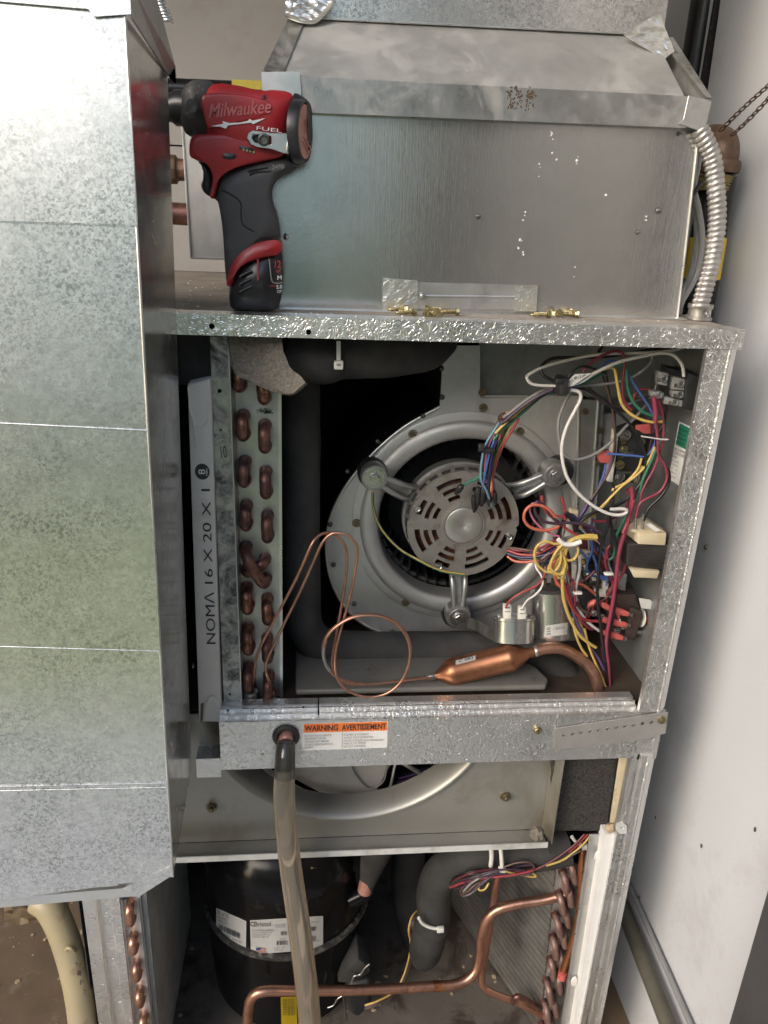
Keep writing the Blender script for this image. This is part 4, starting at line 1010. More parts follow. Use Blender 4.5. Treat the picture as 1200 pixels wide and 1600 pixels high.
# outlet block-off plate above, flange lines
g = BM(); box(g, (P(748, 580, YH).x, YH+.012, P(748, 622, YH).z+.002), (P(1040, 580, YH).x, YH+.0135, -.004)); obj('blockoff_plate', g, MT['inner'], BW)
g = BM(); prism(g, [BA(744, 621, YH-.001), BA(905, 622, YH-.001), BA(905, 618.5, YH-.001), BA(747, 617.5, YH-.001)], (0, .012, 0)); obj('plate_lip', fix(g), MT['blower'], BW)
for x0, x1 in (((904, 622), (899, 930)), ((935, 622), (915, 930))):
    g = BM(); tube(g, [BA(*x0, YH-.003), BA(x1[0], x1[1], YH-.003)], .0024, 8, smooth=False); obj('panel_fold', g, MT['edge'], BW, 60)
g = BM(); prism(g, [BA(907, 624, YH-.002), BA(944, 626, YH-.002), BA(922, 935, YH-.002), BA(893, 935, YH-.002)], (0, .0012, 0)); obj('mount_panel', fix(g), MT['inner'], BW)

# ================================================================ motor
YM = 0.135
mc = P(724, 820, YM); RM = (P(811, 820, YM)-P(637, 820, YM)).length/2
MO = thing('blower_motor', mc, 'grey round blower motor with slotted end bell and centre cap', 'motor')
def arc_slot(c, r0, r1, a0, a1, n=7, rr=.3):
    p = []; m = (r1-r0)*rr; da = m/r1
    for i in range(n): a = a0+(a1-a0)*i/(n-1); p.append(c+XA*(r1*math.cos(a))+ZA*(r1*math.sin(a)))
    for i in range(n): a = a1-(a1-a0)*i/(n-1); p.append(c+XA*(r0*math.cos(a))+ZA*(r0*math.sin(a)))
    return p
# end bell outline with notched lugs
ol = []
lugs = [math.radians(a) for a in (75, 160, 245, 345)]
N = 120
for k in range(N):
    a = 2*math.pi*k/N; d = min(abs((a-l+math.pi) % (2*math.pi)-math.pi) for l in lugs)
    r = RM*(1.0 if not (.16 < d < .26) else .955) if d > .16 else RM*.985
    ol.append(mc+XA*(r*math.cos(a))+ZA*(r*math.sin(a)))
slots = []
for s in range(8):
    c_ = math.radians(45*s+22)
    for j, (ra, rb) in enumerate(((.49, .575), (.635, .72), (.78, .875))):
        hw = (.20, .235, .275)[j]*1.0
        if j == 2 and min(abs((c_-l+math.pi) % (2*math.pi)-math.pi) for l in lugs) < .22: hw *= .62
        slots.append(arc_slot(mc, RM*ra, RM*rb, c_-hw, c_+hw))
g = BM(); holed(g, ol, slots, (0, .0035, 0)); obj('end_bell', g, MT['motor'], MO)
g = BM(); lathe(g, mc+V((0, .0036, 0)), YA, [(RM*.955, 0), (RM*.975, .002), (RM*1.0, .014), (RM*1.0, .052), (RM*.93, .060), (RM*.93, .0602), (0, .0602)], 72, XA)
obj('motor_body', g, MT['motor'], MO, 40)
for k in range(26):    # vent slots round the body
    an = 2*math.pi*k/26; d = XA*math.cos(an)+ZA*math.sin(an); t_ = YA.cross(d)
    g = BM(); obox(g, mc+V((0, .010, 0))+d*(RM*.997), t_*.0058, YA*.0022, d*.0012); obj('vent_slot', g, MT['black_print'], MO)
g = BM(); lathe(g, mc+V((0, .020, 0)), -YA, [(RM*.94, -.01), (RM*.94, 0), (RM*.80, .007), (RM*.5, .009), (RM*.3, .002), (0, .002)], 64, XA)
for v in g.verts: v.co += V((0, -.004*abs(noise.noise(v.co*130)), 0))
obj('windings', g, MT['winding'], MO, 60)
g = BM(); lathe(g, mc, -YA, [(RM*.345, 0), (RM*.345, .0022), (RM*.375, .0022), (RM*.385, .0010), (RM*.41, .0008), (RM*.41, 0)], 64, XA); obj('cap_rim', g, MT['motor'], MO, 40)
g = BM(); lathe(g, mc, -YA, [(RM*.34, .0006), (RM*.335, .0030), (RM*.31, .0040), (RM*.07, .0042), (RM*.05, .0032), (0, .0030)], 64, XA); obj('centre_cap', g, MT['motor_cap'], MO, 35)
for l in lugs:
    d = XA*math.cos(l)+ZA*math.sin(l); c = mc+d*(RM*.885)
    g = BM(); lathe(g, c, -YA, [(.0052, 0), (.0048, .001)], 6); s = obj('bolt', g, MT['motor'], MO)
    g = BM(); lathe(g, c+V((0, -.001, 0)), -YA, [(.0042, 0), (.0042, .0022), (.0024, .0026), (.0022, .0008), (0, .0006)], 6); obj('bolt_head', g, MT['steel'], s)
# belly band and three arms
g = BM(); lathe(g, mc+V((0, .030, 0)), YA, [(RM*1.0, 0), (RM*1.04, 0), (RM*1.04, .012), (RM*1.0, .012)], 72, XA, close=True); obj('belly_band', g, MT['arm'], MO, 40)
def arm(hub, hp, tip_dir, k):
    hc = P(hub[0], hub[1], .140); dirv = (mc-hc); dirv.y = 0; L_ = dirv.length-RM*1.02; d = dirv.normalized(); s = V((-d.z, 0, d.x))
    g = BM(); lathe(g, P(hub[0]+hp[0], hub[1]+hp[1], YH-.004), -YA, [(.0195, -.002), (.0195, .012), (.017, .018), (0, .018)], 32); obj('rubber_mount', g, MT['rubber'], MO, 40)
    for sg in (-1, 1):
        g = BM(); secs = [hc+s*(.004*sg)+V((0, .004, 0)), hc+d*(L_*.3)+s*(.0062*sg)+V((0, .002, 0)), hc+d*(L_*.75)+s*(.0085*sg)+V((0, .006, 0)), hc+d*(L_+.004)+s*(.0095*sg)+V((0, .022, 0))]
        tube(g, secs, [.0052, .0042, .0039, .0038], 10); obj('arm_rail', g, MT['arm'], MO, 60)
    g = BM(); loft(g, [(hc+d*.004+V((0, .007, 0)), .010, .0035), (hc+d*(L_*.5)+V((0, .009, 0)), .0085, .0028), (hc+d*(L_*.95)+V((0, .020, 0)), .0095, .0028)], s, YA, 16); obj('arm_web', g, MT['arm'], MO, 50)
    g = BM(); lathe(g, hc+V((0, .010, 0)), -YA, [(.0165, -.008), (.0175, 0), (.0175, .010), (.0160, .013), (.0095, .0132)], 36); obj('arm_hub', g, MT['arm'], MO, 40)
    g = BM(); lathe(g, hc+V((0, -.0032, 0)), -YA, [(0, 0), (.0128, 0), (.0128, .0016), (0, .0016)], 32); obj('washer', g, MT['steel'], MO, 40)
    screw(0, 0, 0, .0058, MT['steel'], MO, 'hub_bolt', slot=False, o=hc+V((0, -.0048, 0)))
arm((585, 746), (-4, -10), 0, 0); arm((866, 741), (4, -8), 0, 1); arm((716, 963), (-6, -8), 0, 2)
# green-yellow earth wire round the motor
def wire(name, pts, Y, r, m, parent, n=6, seg=8, label=None):
    g = BM(); q = []
    for i, p in enumerate(pts): q.append(P(p[0], p[1], p[2] if len(p) > 2 else (Y[0]+(Y[1]-Y[0])*i/(len(pts)-1) if isinstance(Y, tuple) else Y)))
    tube(g, q, r, seg, n); return obj(name, g, MT[m], parent, 60, label=label)
EW = thing('earth_wire', P(730, 898, .12), 'green and yellow earth wire curving from the left motor arm under the motor', 'wire')
ep = [(582, 769, .138), (584, 795, .15), (595, 825, .158), (622, 856, .150), (655, 876, .135), (690, 892, .127), (727, 898, .122)]
wire('wire', ep, 0, .0019, 'w_green', EW)
g = BM(); tube(g, [P(x-.3, y-.6, Y-.0012) for x, y, Y in ep], .0012, 6); obj('stripe', g, MT['w_yellow'], EW, 60)

# ================================================================ insulated pipes in the upper compartment
YI = .135
g = BM()
tube(g, [P(466, 540, YI+.02), P(468, 600, YI+.01), P(469, 700, YI), P(470, 850, YI), P(472, 940, YI), P(480, 985, YI), P(505, 1008, YI), P(560, 1014, YI), P(640, 1015, YI), P(740, 1014, YI), P(810, 1016, YI-.005), P(862, 1040, YI-.015), P(893, 1080, YI-.03), P(898, 1125, YI-.04)], .0248, 28, 8)
for v in g.verts: v.co += V((.0012, 0, .0012))*noise.noise(v.co*28)
o = obj('insulated_pipe', g, MT['foam_tube'], None, 60); tag(o, 'thick black foam insulated pipe running down beside the coil and along under the blower', 'pipe')
g = BM()
tube(g, [P(446, 548, .07), P(470, 556, .07), P(505, 560, .075), P(528, 557, .08), P(560, 553, .085), P(620, 549, .10), P(665, 545, .13), P(690, 530, .16)], [.020, .026, .0285, .0262, .0282, .0285, .026, .022], 28, 8)
for v in g.verts: v.co += V((0, 0, .0016))*noise.noise(v.co*30)
o = obj('insulated_pipe', g, MT['foam_tube'], None, 60); tag(o, 'black foam insulated pipe running across just under the top rail', 'pipe')
def cable_tie(px, py0, py1, Y, label, wd=.0022, head=True):
    T = thing('cable_tie', P(px, py1, Y), label, 'cable tie')
    g = BM(); a, b = P(px, py0, Y), P(px, py1, Y); prism(g, [a-XA*wd, a+XA*wd, b+XA*wd, b-XA*wd], (0, .001, 0)); obj('strap', fix(g), MT['nylon'], T)
    g = BM(); obox(g, b+V((0, -.001, 0)), XA*.0050, YA*.0026, ZA*.0048); bevel(g, .0014, 3); h_ = obj('head', g, MT['nylon'], T, 40)
    g = BM(); obox(g, b+V((0, -.0037, .0006)), XA*.0022, YA*.0002, ZA*.0012); obj('slot', g, MT['grey_print'], h_)
    return T
cable_tie(529, 533, 570, .048, 'white cable tie on the foam pipe under the top rail')
# pan surface below with rounded right end
g = BM(); zp = -.444
pl = [V((P(462, 1095, .03).x, .040, zp)), V((P(870, 1095, .03).x, .040, zp))]
ex = P(880, 1080, .03).x
pts = [V((P(462, 1095, .04).x, .040, zp)), V((ex-.02, .040, zp)), V((ex-.012, .055, zp)), V((ex-.02, .085, zp)), V((ex-.045, .11, zp)), V((ex-.08, .125, zp)), V((P(462, 1040, .14).x, .14, zp))]
prism(g, pts, (0, 0, .008)); bevel(g, .003, 3)
o = obj('drain_pan_cover', g, MT['drain'], None, 40); tag(o, 'stained grey drain pan cover behind the middle rail', 'pan')

# ================================================================ copper filter drier and its tubes
CR = thing('copper_receiver', P(755, 1040, .05), 'large copper filter drier cylinder lying in front of the foam pipe', 'filter drier')
c0, c1 = P(672, 1058, .055), P(836, 1018, .062)
ax = (c1-c0); Lc = ax.length; ax.normalize()
k_ = Lc/165
pr = [(0, 0), (.003, 0), (.0035, 5*k_), (.0052, 10*k_), (.0105, 19*k_), (.0158, 27*k_), (.0174, 32*k_), (.0178, 38*k_), (.0178, 118*k_), (.0186, 120*k_), (.0186, 126*k_), (.0176, 129*k_), (.0158, 134*k_), (.0105, 146*k_), (.0068, 154*k_), (.0068, 165*k_), (0, 165*k_)]
g = BM(); lathe(g, c0, ax, pr, 40); obj('shell', g, MT['copper_shell'], CR, 50)
g = BM(); lathe(g, c0+ax*(.0), ax, [(.0036, -6*k_), (.0048, 0), (.0050, 7*k_), (.0036, 9*k_)], 16); obj('solder_joint', g, MT['solder'], CR, 50)
g = BM(); lathe(g, c1, ax, [(.0066, -2*k_), (.0076, -1*k_), (.0076, 3*k_), (.0062, 4*k_)], 16); obj('solder_joint', g, MT['solder'], CR, 50)
lbm = [P(712, 1031, .033), P(743, 1023, .033), P(744, 1028, .031), P(713, 1036, .031)]
vv = (CAM-P(727, 1030, .05)).normalized()
def oncyl(px, py):
    d = _ray(px, py).normalized(); w0 = CAM-c0
    dd = d-ax*d.dot(ax); ww = w0-ax*w0.dot(ax); a_ = dd.dot(dd); b_ = 2*dd.dot(ww); c_ = ww.dot(ww)-.0181**2
    disc = b_*b_-4*a_*c_
    if disc < 0: disc = 0
    return CAM+d*((-b_-math.sqrt(disc))/(2*a_))
g = BM(); rows = [[g.verts.new(oncyl(712+31*i/6, 1032-8*i/6+7*j/2)) for i in range(7)] for j in range(3)]
for A_, B_ in zip(rows, rows[1:]):
    for k in range(6): g.faces.new((A_[k], A_[k+1], B_[k+1], B_[k]))
bmesh.ops.solidify(g, geom=g.faces[:], thickness=.0003); obj('small_label', fix(g), MT['paper'], CR)
text('C 083', oncyl(717, 1035)-YA*.0006, oncyl(739, 1029.5)-YA*.0006, oncyl(717, 1030.5)-YA*.0006, MT['black_print'], CR, name='label_print')
wire('outlet_tube', [(834, 1019, .062), (850, 1014, .064), (872, 1013, .066), (892, 1020, .068), (915, 1036, .068), (928, 1054, .064), (933, 1075, .06), (934, 1105, .058)], 0, .0075, 'copper', CR, seg=14)
k7 = lambda x, y: (270+x/2.927, 820+y/2.927)
CT = thing('capillary_tube', P(640, 1060, .04), 'thin copper capillary tube arching high then looping left of the receiver', 'tube', 'thin copper capillary tubes')
p1_ = [(365, 752), (372, 690), (380, 620), (402, 555), (440, 480), (500, 370), (570, 235), (630, 100), (662, 55), (700, 37), (740, 45), (775, 75), (794, 120), (795, 200), (782, 310), (755, 460), (732, 580), (728, 640), (745, 690), (780, 718), (840, 730), (920, 728), (1040, 712), (1130, 700), (1185, 694)]
ys_ = [.045, .03, .02, .01, .005, 0, 0, 0, .005, .01, .015, .015, .015, .02, .02, .02, .02, .02, .022, .025, .03, .035, .045, .055, .055]
wire('tube', [(*k7(x, y), d) for (x, y), d in zip(p1_, ys_)], 0, .0017, 'copper', CT)
CT2 = thing('capillary_tube', P(640, 1060, .04), 'thin copper capillary tube making the big round coil in front of the foam pipe', 'tube', 'thin copper capillary tubes')
p2_ = [(462, 785), (458, 745), (440, 712), (426, 672), (430, 620), (465, 545), (520, 430), (580, 310), (640, 175), (680, 88), (715, 48), (750, 37), (800, 48), (832, 80), (844, 120), (836, 200), (815, 310), (788, 410), (760, 510), (742, 600), (748, 690), (785, 745), (850, 780), (920, 787), (990, 765), (1045, 715), (1078, 640), (1084, 565), (1062, 500), (1015, 448), (960, 422), (900, 414), (830, 422), (770, 450), (720, 492), (692, 545), (692, 610), (712, 660), (755, 700), (820, 722), (900, 728), (1030, 716), (1120, 706), (1185, 700)]
wire('tube', [(*k7(x, y), .045 if i < 2 else (.008 if i < 20 else (.0 if i < 36 else .012+.005*(i-36)))) for i, (x, y) in enumerate(p2_)], 0, .0017, 'copper', CT2, n=5)
pj_ = [(*k7(x, y), .0035) for x, y in ((1078, 640), (1088, 565), (1066, 497), (1018, 444), (960, 417), (900, 409), (830, 417), (768, 446), (716, 490), (688, 545), (689, 612), (712, 664))]
wire('tube_second_turn', pj_, 0, .0016, 'copper', CT2)
wire('bare_section', [(*k7(x, y), .0022) for x, y in ((700, 530), (691, 560), (689, 600), (700, 640), (718, 668))], 0, .0021, 'solder', CT2)

# ================================================================ capacitors on their bracket
YK = .10
k8 = lambda x, y: (580+x/3, 780+y/3)
cbk = thing('capacitor_bracket', P(850, 1000, YK), 'dark curved steel bracket strip under the two capacitors', 'bracket')
g = BM(); pts = [P(*k8(x, y), YK+dy) for x, y, dy in ((455, 560, .03), (500, 575, .0), (560, 610, -.012), (640, 640, -.02), (740, 662, -.024), (840, 662, -.02), (900, 640, -.008), (940, 600, .01))]
sp_ = spline(pts, 6); a = [g.verts.new(q+V((0, 0, .002))) for q in sp_]; b = [g.verts.new(q-V((0, -.003, .016))) for q in sp_]
for k in range(len(a)-1): g.faces.new((a[k], a[k+1], b[k+1], b[k]))
bmesh.ops.solidify(g, geom=g.faces[:], thickness=.0015); obj('bracket_strip', fix(g), MT['band'], cbk, 40)
# tall round capacitor
def cyl_at(px_top, px_bot, Y, r, m, parent, name, prof=None):
    a, b = P(*px_top, Y), P(*px_bot, Y); return a, b
c_t, c_b = P(861, 931, YK+.01), P(861, 992, YK)
CA = thing('round_capacitor', c_b, 'tall shiny round run capacitor with a white label near the blower ring', 'capacitor')
axc = (c_t-c_b); Hc = axc.length+.006; axc.normalize()
rc = .0262
g = BM(); lathe(g, c_b, axc, [(0, 0), (rc, 0), (rc, Hc), (rc+.0012, Hc+.0008), (rc+.0012, Hc+.003), (rc-.001, Hc+.0032), (rc-.002, Hc+.001), (0, Hc+.001)], 48); obj('can', g, MT['cap_steel'], CA, 40)
g = BM(); lathe(g, c_b, axc, [(rc*.82, Hc+.0012), (rc*.80, Hc+.006), (0, Hc+.007)], 32); obj('lid', g, MT['inner_dark'], CA, 40)
for dx in (-.009, .004, .013):
    g = BM(); obox(g, c_b+axc*(Hc+.012)+V((dx, .002, 0)), XA*.0035, YA*.0007, ZA*.006); obj('terminal', g, MT['screw_dull'], CA)
def cyl_patch(cb_, axis_, r, xy, parent, m, name, nx=10, ny=3, th=.0003):
    """label that follows a cylinder; xy maps (s,t) to a pixel"""
    def hit(px, py):
        d = _ray(px, py).normalized(); w0 = CAM-cb_; dd = d-axis_*d.dot(axis_); ww = w0-axis_*w0.dot(axis_)
        a_ = dd.dot(dd); b_ = 2*dd.dot(ww); c_ = ww.dot(ww)-(r+th)**2; disc = max(0, b_*b_-4*a_*c_)
        return CAM+d*((-b_-math.sqrt(disc))/(2*a_))
    if m is None: return hit
    g = BM(); rows = [[g.verts.new(hit(*xy(i/nx, j/ny))) for i in range(nx+1)] for j in range(ny+1)]
    for A_, B_ in zip(rows, rows[1:]):
        for k in range(nx): g.faces.new((A_[k], A_[k+1], B_[k+1], B_[k]))
    bmesh.ops.solidify(g, geom=g.faces[:], thickness=.0002); obj(name, fix(g), m, parent, 40); return hit
def quadmap(a, b, c, d):
    return lambda s, t: ((a[0]*(1-s)+b[0]*s)*(1-t)+(d[0]*(1-s)+c[0]*s)*t, (a[1]*(1-s)+b[1]*s)*(1-t)+(d[1]*(1-s)+c[1]*s)*t)
hit = cyl_patch(c_b, axc, rc, quadmap((852, 978), (887, 973), (886, 991), (850, 996)), CA, MT['paper'], 'label')
def btext(body, hit, ax_, ay_, bx_, by_, cx_, cy_, m, parent, up=.0008):
    """lettering that follows a curved surface: each glyph vertex is dropped on the cylinder"""
    cu = bpy.data.curves.new('t', 'FONT'); cu.body = body; cu.resolution_u = 2
    o = bpy.data.objects.new('t', cu); C.objects.link(o)
    me = bpy.data.meshes.new_from_object(o.evaluated_get(bpy.context.evaluated_depsgraph_get())); bpy.data.objects.remove(o)
    xs = [v.co.x for v in me.vertices]; ys = [v.co.y for v in me.vertices]
    g = BM(); g.from_mesh(me); bpy.data.meshes.remove(me); x0, x1, y0, y1 = min(xs), max(xs), min(ys), max(ys)
    for v in g.verts:
        s, t = (v.co.x-x0)/(x1-x0), (v.co.y-y0)/(y1-y0)
        q = hit(ax_+(bx_-ax_)*s+(cx_-ax_)*t, ay_+(by_-ay_)*s+(cy_-ay_)*t); v.co = q+(CAM-q).normalized()*up
    return obj('label_print', g, m, parent)
btext('310', hit, 860, 992, 860, 980, 854, 993, MT['black_print'], CA)
btext('CBB65', hit, 864, 985, 882, 982, 864, 981, MT['grey_print'], CA)
# oval capacitor with two connectors
ob = P(803, 990, .075); CO = thing('oval_capacitor', ob, 'short oval capacitor with two white plastic connectors on top', 'capacitor')
ot = P(804, 966, .085); axo = V((0, .28, .96)).normalized(); uo = XA; vo_ = axo.cross(uo)
g = BM()
def ovr(sc, h): return [ot+uo*(.0268*sc*math.cos(a))+vo_*(.0175*sc*math.sin(a))+axo*h for a in [2*math.pi*i/40 for i in range(40)]]
rings = [[g.verts.new(q) for q in ovr(s, h)] for s, h in ((.98, -.030), (.98, -.002), (1.03, -.001), (1.03, .0025), (.97, .0027), (.95, .0008), (.5, .0012))]
for a, b in zip(rings, rings[1:]):
    for k in range(40): g.faces.new((a[k], a[(k+1) % 40], b[(k+1) % 40], b[k]))
g.faces.new(rings[-1]); g.faces.new(rings[0][::-1]); obj('can', fix(g), MT['cap_steel'], CO, 40)
for px, py in ((792, 958), (815, 961)):
    c = P(px, py, .078); g = BM(); lathe(g, c+V((0, 0, -.011)), axo, [(0, 0), (.009, 0), (.007, .0012), (0, .0015)], 16); s = obj('rust_stain', g, MT['screw_dull'], CO)
    g = BM(); obox(g, c, XA*.0050, YA*.0038, axo*.0115); bevel(g, .001, 2); s = obj('connector', g, MT['white_plastic'], CO, 40)
    g = BM(); obox(g, c+axo*.009+V((0, -.0042, 0)), XA*.0028, YA*.0003, axo*.0008); obj('slot', g, MT['grey_print'], s)
    g = BM(); obox(g, c+axo*.004+V((0, -.0042, 0)), XA*.0036, YA*.0003, axo*.0005); obj('slot', g, MT['grey_print'], s)

# ================================================================ electrical parts on the right
k9 = lambda x, y: (780+x/3.3333, 530+y/3.3333)
k10 = lambda x, y: (780+x/3.75, 780+y/3.75)
def slab(name, quad, km, Y, depth, m, parent, bev=.0012, smooth=40, vec=None):
    g = BM(); pts = [P(*km(x, y), Y) for x, y in quad]
    prism(g, pts, vec if vec is not None else (0.15*depth, depth, 0)); fix(g)
    if bev: bevel(g, bev, 2)
    return obj(name, g, m, parent, smooth)
# relay pair at the upper right
RL = thing('relay_block', P(1065, 610, .05), 'black relay with grey spade terminals fixed beside the right post near the top', 'relay')
slab('base', [(985, 175), (1072, 205), (1040, 378), (962, 366)], k9, .050, .05, MT['rubber'], RL)
slab('base_arm', [(880, 150), (990, 175), (965, 355), (862, 335), (870, 250)], k9, .075, .03, MT['rubber'], RL)
for q in ([(905, 196), (990, 212), (982, 272), (896, 262)], [(832, 170), (886, 178), (876, 246), (826, 236)], [(908, 268), (976, 276), (970, 312), (900, 304)], [(795, 274), (862, 280), (856, 312), (794, 305)], [(864, 300), (966, 322), (962, 356), (856, 338)]):
    cx = sum(p[0] for p in q)/4; cy = sum(p[1] for p in q)/4
    s = slab('terminal_cover', q, k9, .058, .015, MT['w_grey'], RL, .0015)
    g = BM(); c = P(*k9(cx+4, cy), .0572); lathe(g, c, -YA, [(.0042, 0), (.0042, .0005), (.0032, .0008), (.0028, .0002), (0, .0002)], 12); obj('rivet', g, MT['steel'], s)
    g = BM(); c = P(*k9(cx-18, cy+4), .0575); obox(g, c, XA*.0032, YA*.0004, ZA*.0022); obj('spade_tab', g, MT['steel'], s)
# terminal block on a plate in the middle
TB = thing('terminal_block', P(970, 720, .12), 'black terminal relay block with brass screws among the wires', 'terminal block')
slab('block_body', [(622, 486), (752, 440), (770, 480), (705, 752), (600, 742)], k9, .125, .03, MT['rubber'], TB, .002)
slab('white_side', [(560, 740), (592, 745), (622, 500), (604, 480), (590, 600)], k9, .120, .02, MT['white_plastic'], TB, .001)
slab('back_bracket', [(520, 390), (700, 380), (720, 500), (600, 600), (540, 560)], k9, .19, .012, MT['w_grey'], TB, .002)
for x, y, r, m in ((655, 500, .0068, 'steel'), (628, 655, .0058, 'brass'), (627, 718, .0064, 'steel'), (715, 722, .006, 'steel'), (648, 575, .005, 'brass'), (645, 530, .0045, 'screw_dull'), (748, 462, .005, 'steel')):
    screw(0, 0, 0, r*.8, MT[m], TB, 'terminal_screw', o=P(*k9(x, y), .1235))
for q in ([(640, 590), (700, 585), (700, 610), (640, 618)], [(612, 688), (690, 690), (688, 706), (610, 704)], [(730, 510), (765, 515), (762, 545), (728, 540)]):
    slab('terminal_tab', q, k9, .121, .003, MT['screw_grey'], TB, .0003)
slab('red_terminal', [(512, 610), (540, 580), (588, 590), (588, 650), (520, 645)], k9, .112, .008, MT['pink'], TB, .002)
slab('red_terminal', [(712, 450), (790, 440), (792, 510), (745, 515), (740, 480), (712, 482)], k9, .112, .006, MT['pink'], TB, .0015)
# cream transformer
TF = thing('transformer', P(1015, 860, .08), 'control transformer with cream bobbin and black laminated core', 'transformer')
slab('core', [(752, 262), (1012, 270), (990, 420), (748, 394)], k10, .070, .045, MT['lamin'], TF, .0015, vec=(-.004, .05, 0))
slab('upper_bobbin', [(822, 205), (982, 200), (974, 272), (815, 264)], k10, .066, .04, MT['cream'], TF, .001, vec=(-.006, .045, .002))
slab('bobbin_top', [(765, 190), (870, 128), (982, 200), (822, 207)], k10, .070, .02, MT['cream'], TF, .001)
slab('lower_bobbin', [(768, 416), (942, 424), (926, 466), (790, 460)], k10, .066, .04, MT['cream'], TF, .001)
for k in range(9):
    g = BM(); a, b = P(*k10(756, 275+k*14), .0695), P(*k10(1004-k*1.5, 284+k*15), .0695); tube(g, [a, b], .0004, 4, smooth=False); obj('lamination', g, MT['black_print'], TF)
slab('rating_sticker', [(855, 148), (885, 142), (950, 185), (915, 190)], k10, .0650, .0003, MT['paper'], TF, 0)
for x in (800, 842):
    g = BM(); tube(g, [P(*k10(x, 175), .062), P(*k10(x+2, 85), .060)], .0017, 8); obj('solder_lug', g, MT['steel'], TF, 60)
# contactor
KT = thing('contactor', P(1000, 970, .09), 'dark brown contactor with red crimped terminals and an exposed copper coil', 'contactor')
slab('contactor_body', [(690, 558), (800, 560), (842, 680), (792, 832), (640, 795), (655, 640)], k10, .095, .04, MT['brown_plastic'], KT, .002)
slab('front_step', [(770, 640), (830, 655), (842, 690), (800, 815), (742, 822), (738, 780)], k10, .086, .01, MT['brown_plastic'], KT, .0015)
slab('left_block', [(480, 540), (560, 545), (600, 640), (590, 700), (520, 690), (490, 620)], k10, .105, .03, MT['rubber'], KT, .002)
slab('metal_plate', [(818, 580), (885, 590), (940, 652), (832, 640)], k10, .088, .0015, MT['white_edge'], KT, .0003)
slab('base_plate', [(800, 770), (925, 776), (900, 800), (800, 790)], k10, .10, .002, MT['steel'], KT, .0003)
ca, cb2 = P(*k10(832, 695), .098), P(*k10(915, 700), .098)
g = BM(); n_ = 16
for k in range(n_): lathe(g, ca.lerp(cb2, k/n_), (cb2-ca).normalized(), [(.0085, 0), (.0100, (cb2-ca).length/n_/2), (.0085, (cb2-ca).length/n_)], 18)
obj('copper_coil', g, MT['copper_new'], KT, 60)
for t_ in (0, 1):
    g = BM(); lathe(g, ca.lerp(cb2, t_), (cb2-ca).normalized(), [(0, -.0008), (.0125, -.0008), (.0125, .0008), (0, .0008)], 20); obj('coil_flange', g, MT['white_plastic'], KT, 40)
for (x0, y0), (x1, y1) in (((600, 615), (650, 640)), ((650, 640), (755, 672)), ((605, 705), (742, 735)), ((655, 715), (700, 726)), ((610, 780), (722, 812)), ((520, 625), (560, 600)), ((690, 660), (700, 690))):
    a, b = P(*k10(x0, y0), .082), P(*k10(x1, y1), .080); d = (b-a); g = BM()
    loft(g, [(a, .0034, .0030), (a+d*.15, .0044, .0036), (a+d*.7, .0046, .0036), (b, .0034, .0026)], ZA, YA, 12, 3); obj('crimp_sleeve', g, MT['pink'], KT, 50)
    g = BM(); obox(g, b+d.normalized()*.003, d.normalized()*.004, YA*.0005, ZA*.0026); obj('spade_tab', g, MT['steel'], KT)
for x, y in ((600, 690), (730, 745), (555, 668), (690, 770)): screw(0, 0, 0, .0036, MT['steel'], KT, 'terminal_screw', o=P(*k10(x, y), .084))
# relay board
PBd = thing('control_board', P(925, 890, .11), 'small crowded circuit board with relays behind the yellow wires', 'circuit board')
slab('board', [(480, 330), (640, 322), (690, 430), (650, 545), (500, 532)], k10, .12, .003, MT['pcb'], PBd, 0)
for q, m in (([(385, 378), (458, 386), (448, 468), (382, 462)], 'white_plastic'), ([(414, 62), (466, 70), (458, 150), (410, 150)], 'cream'), ([(470, 240), (520, 240), (520, 300), (470, 300)], 'w_maroon'), ([(520, 380), (600, 370), (600, 430), (520, 430)], 'w_black'),
             ([(610, 480), (670, 480), (662, 545), (606, 540)], 'white_plastic'), ([(690, 430), (750, 440), (740, 540), (700, 530)], 'w_grey'), ([(620, 350), (670, 345), (672, 400), (622, 402)], 'w_black'), ([(545, 440), (590, 440), (590, 480), (545, 480)], 'white_plastic'),
             ([(560, 535), (660, 548), (658, 580), (560, 570)], 'white_plastic'), ([(380, 150), (420, 155), (425, 215), (375, 225)], 'white_plastic'), ([(480, 300), (540, 310), (535, 350), (480, 350)], 'cream')):
    slab('component', q, k10, .108+rnd.uniform(-.006, .004), .010, MT[m], PBd, .001)
for k in range(34):
    c = P(*k10(rnd.uniform(490, 680), rnd.uniform(340, 530)), .117); m = rnd.choice(['brown_plastic', 'w_yellow', 'rubber', 'white_plastic', 'steel', 'w_green', 'w_orange'])
    g = BM(); d = V((rnd.uniform(-1, 1), 0, rnd.uniform(-1, 1))).normalized(); e = YA.cross(d)
    obox(g, c, d*rnd.uniform(.001, .003), YA*.002, e*rnd.uniform(.0008, .002)); obj('component', g, MT[m], PBd)
for k in range(9):
    g = BM(); c = P(*k10(rnd.uniform(500, 670), rnd.uniform(350, 520)), .112); lathe(g, c+V((0, .004, 0)), -YA, [(.003, -.004), (.003, .004), (.0025, .0045), (0, .0045)], 14); obj('component', g, MT[rnd.choice(['w_blue', 'rubber', 'steel', 'w_orange'])], PBd, 40)
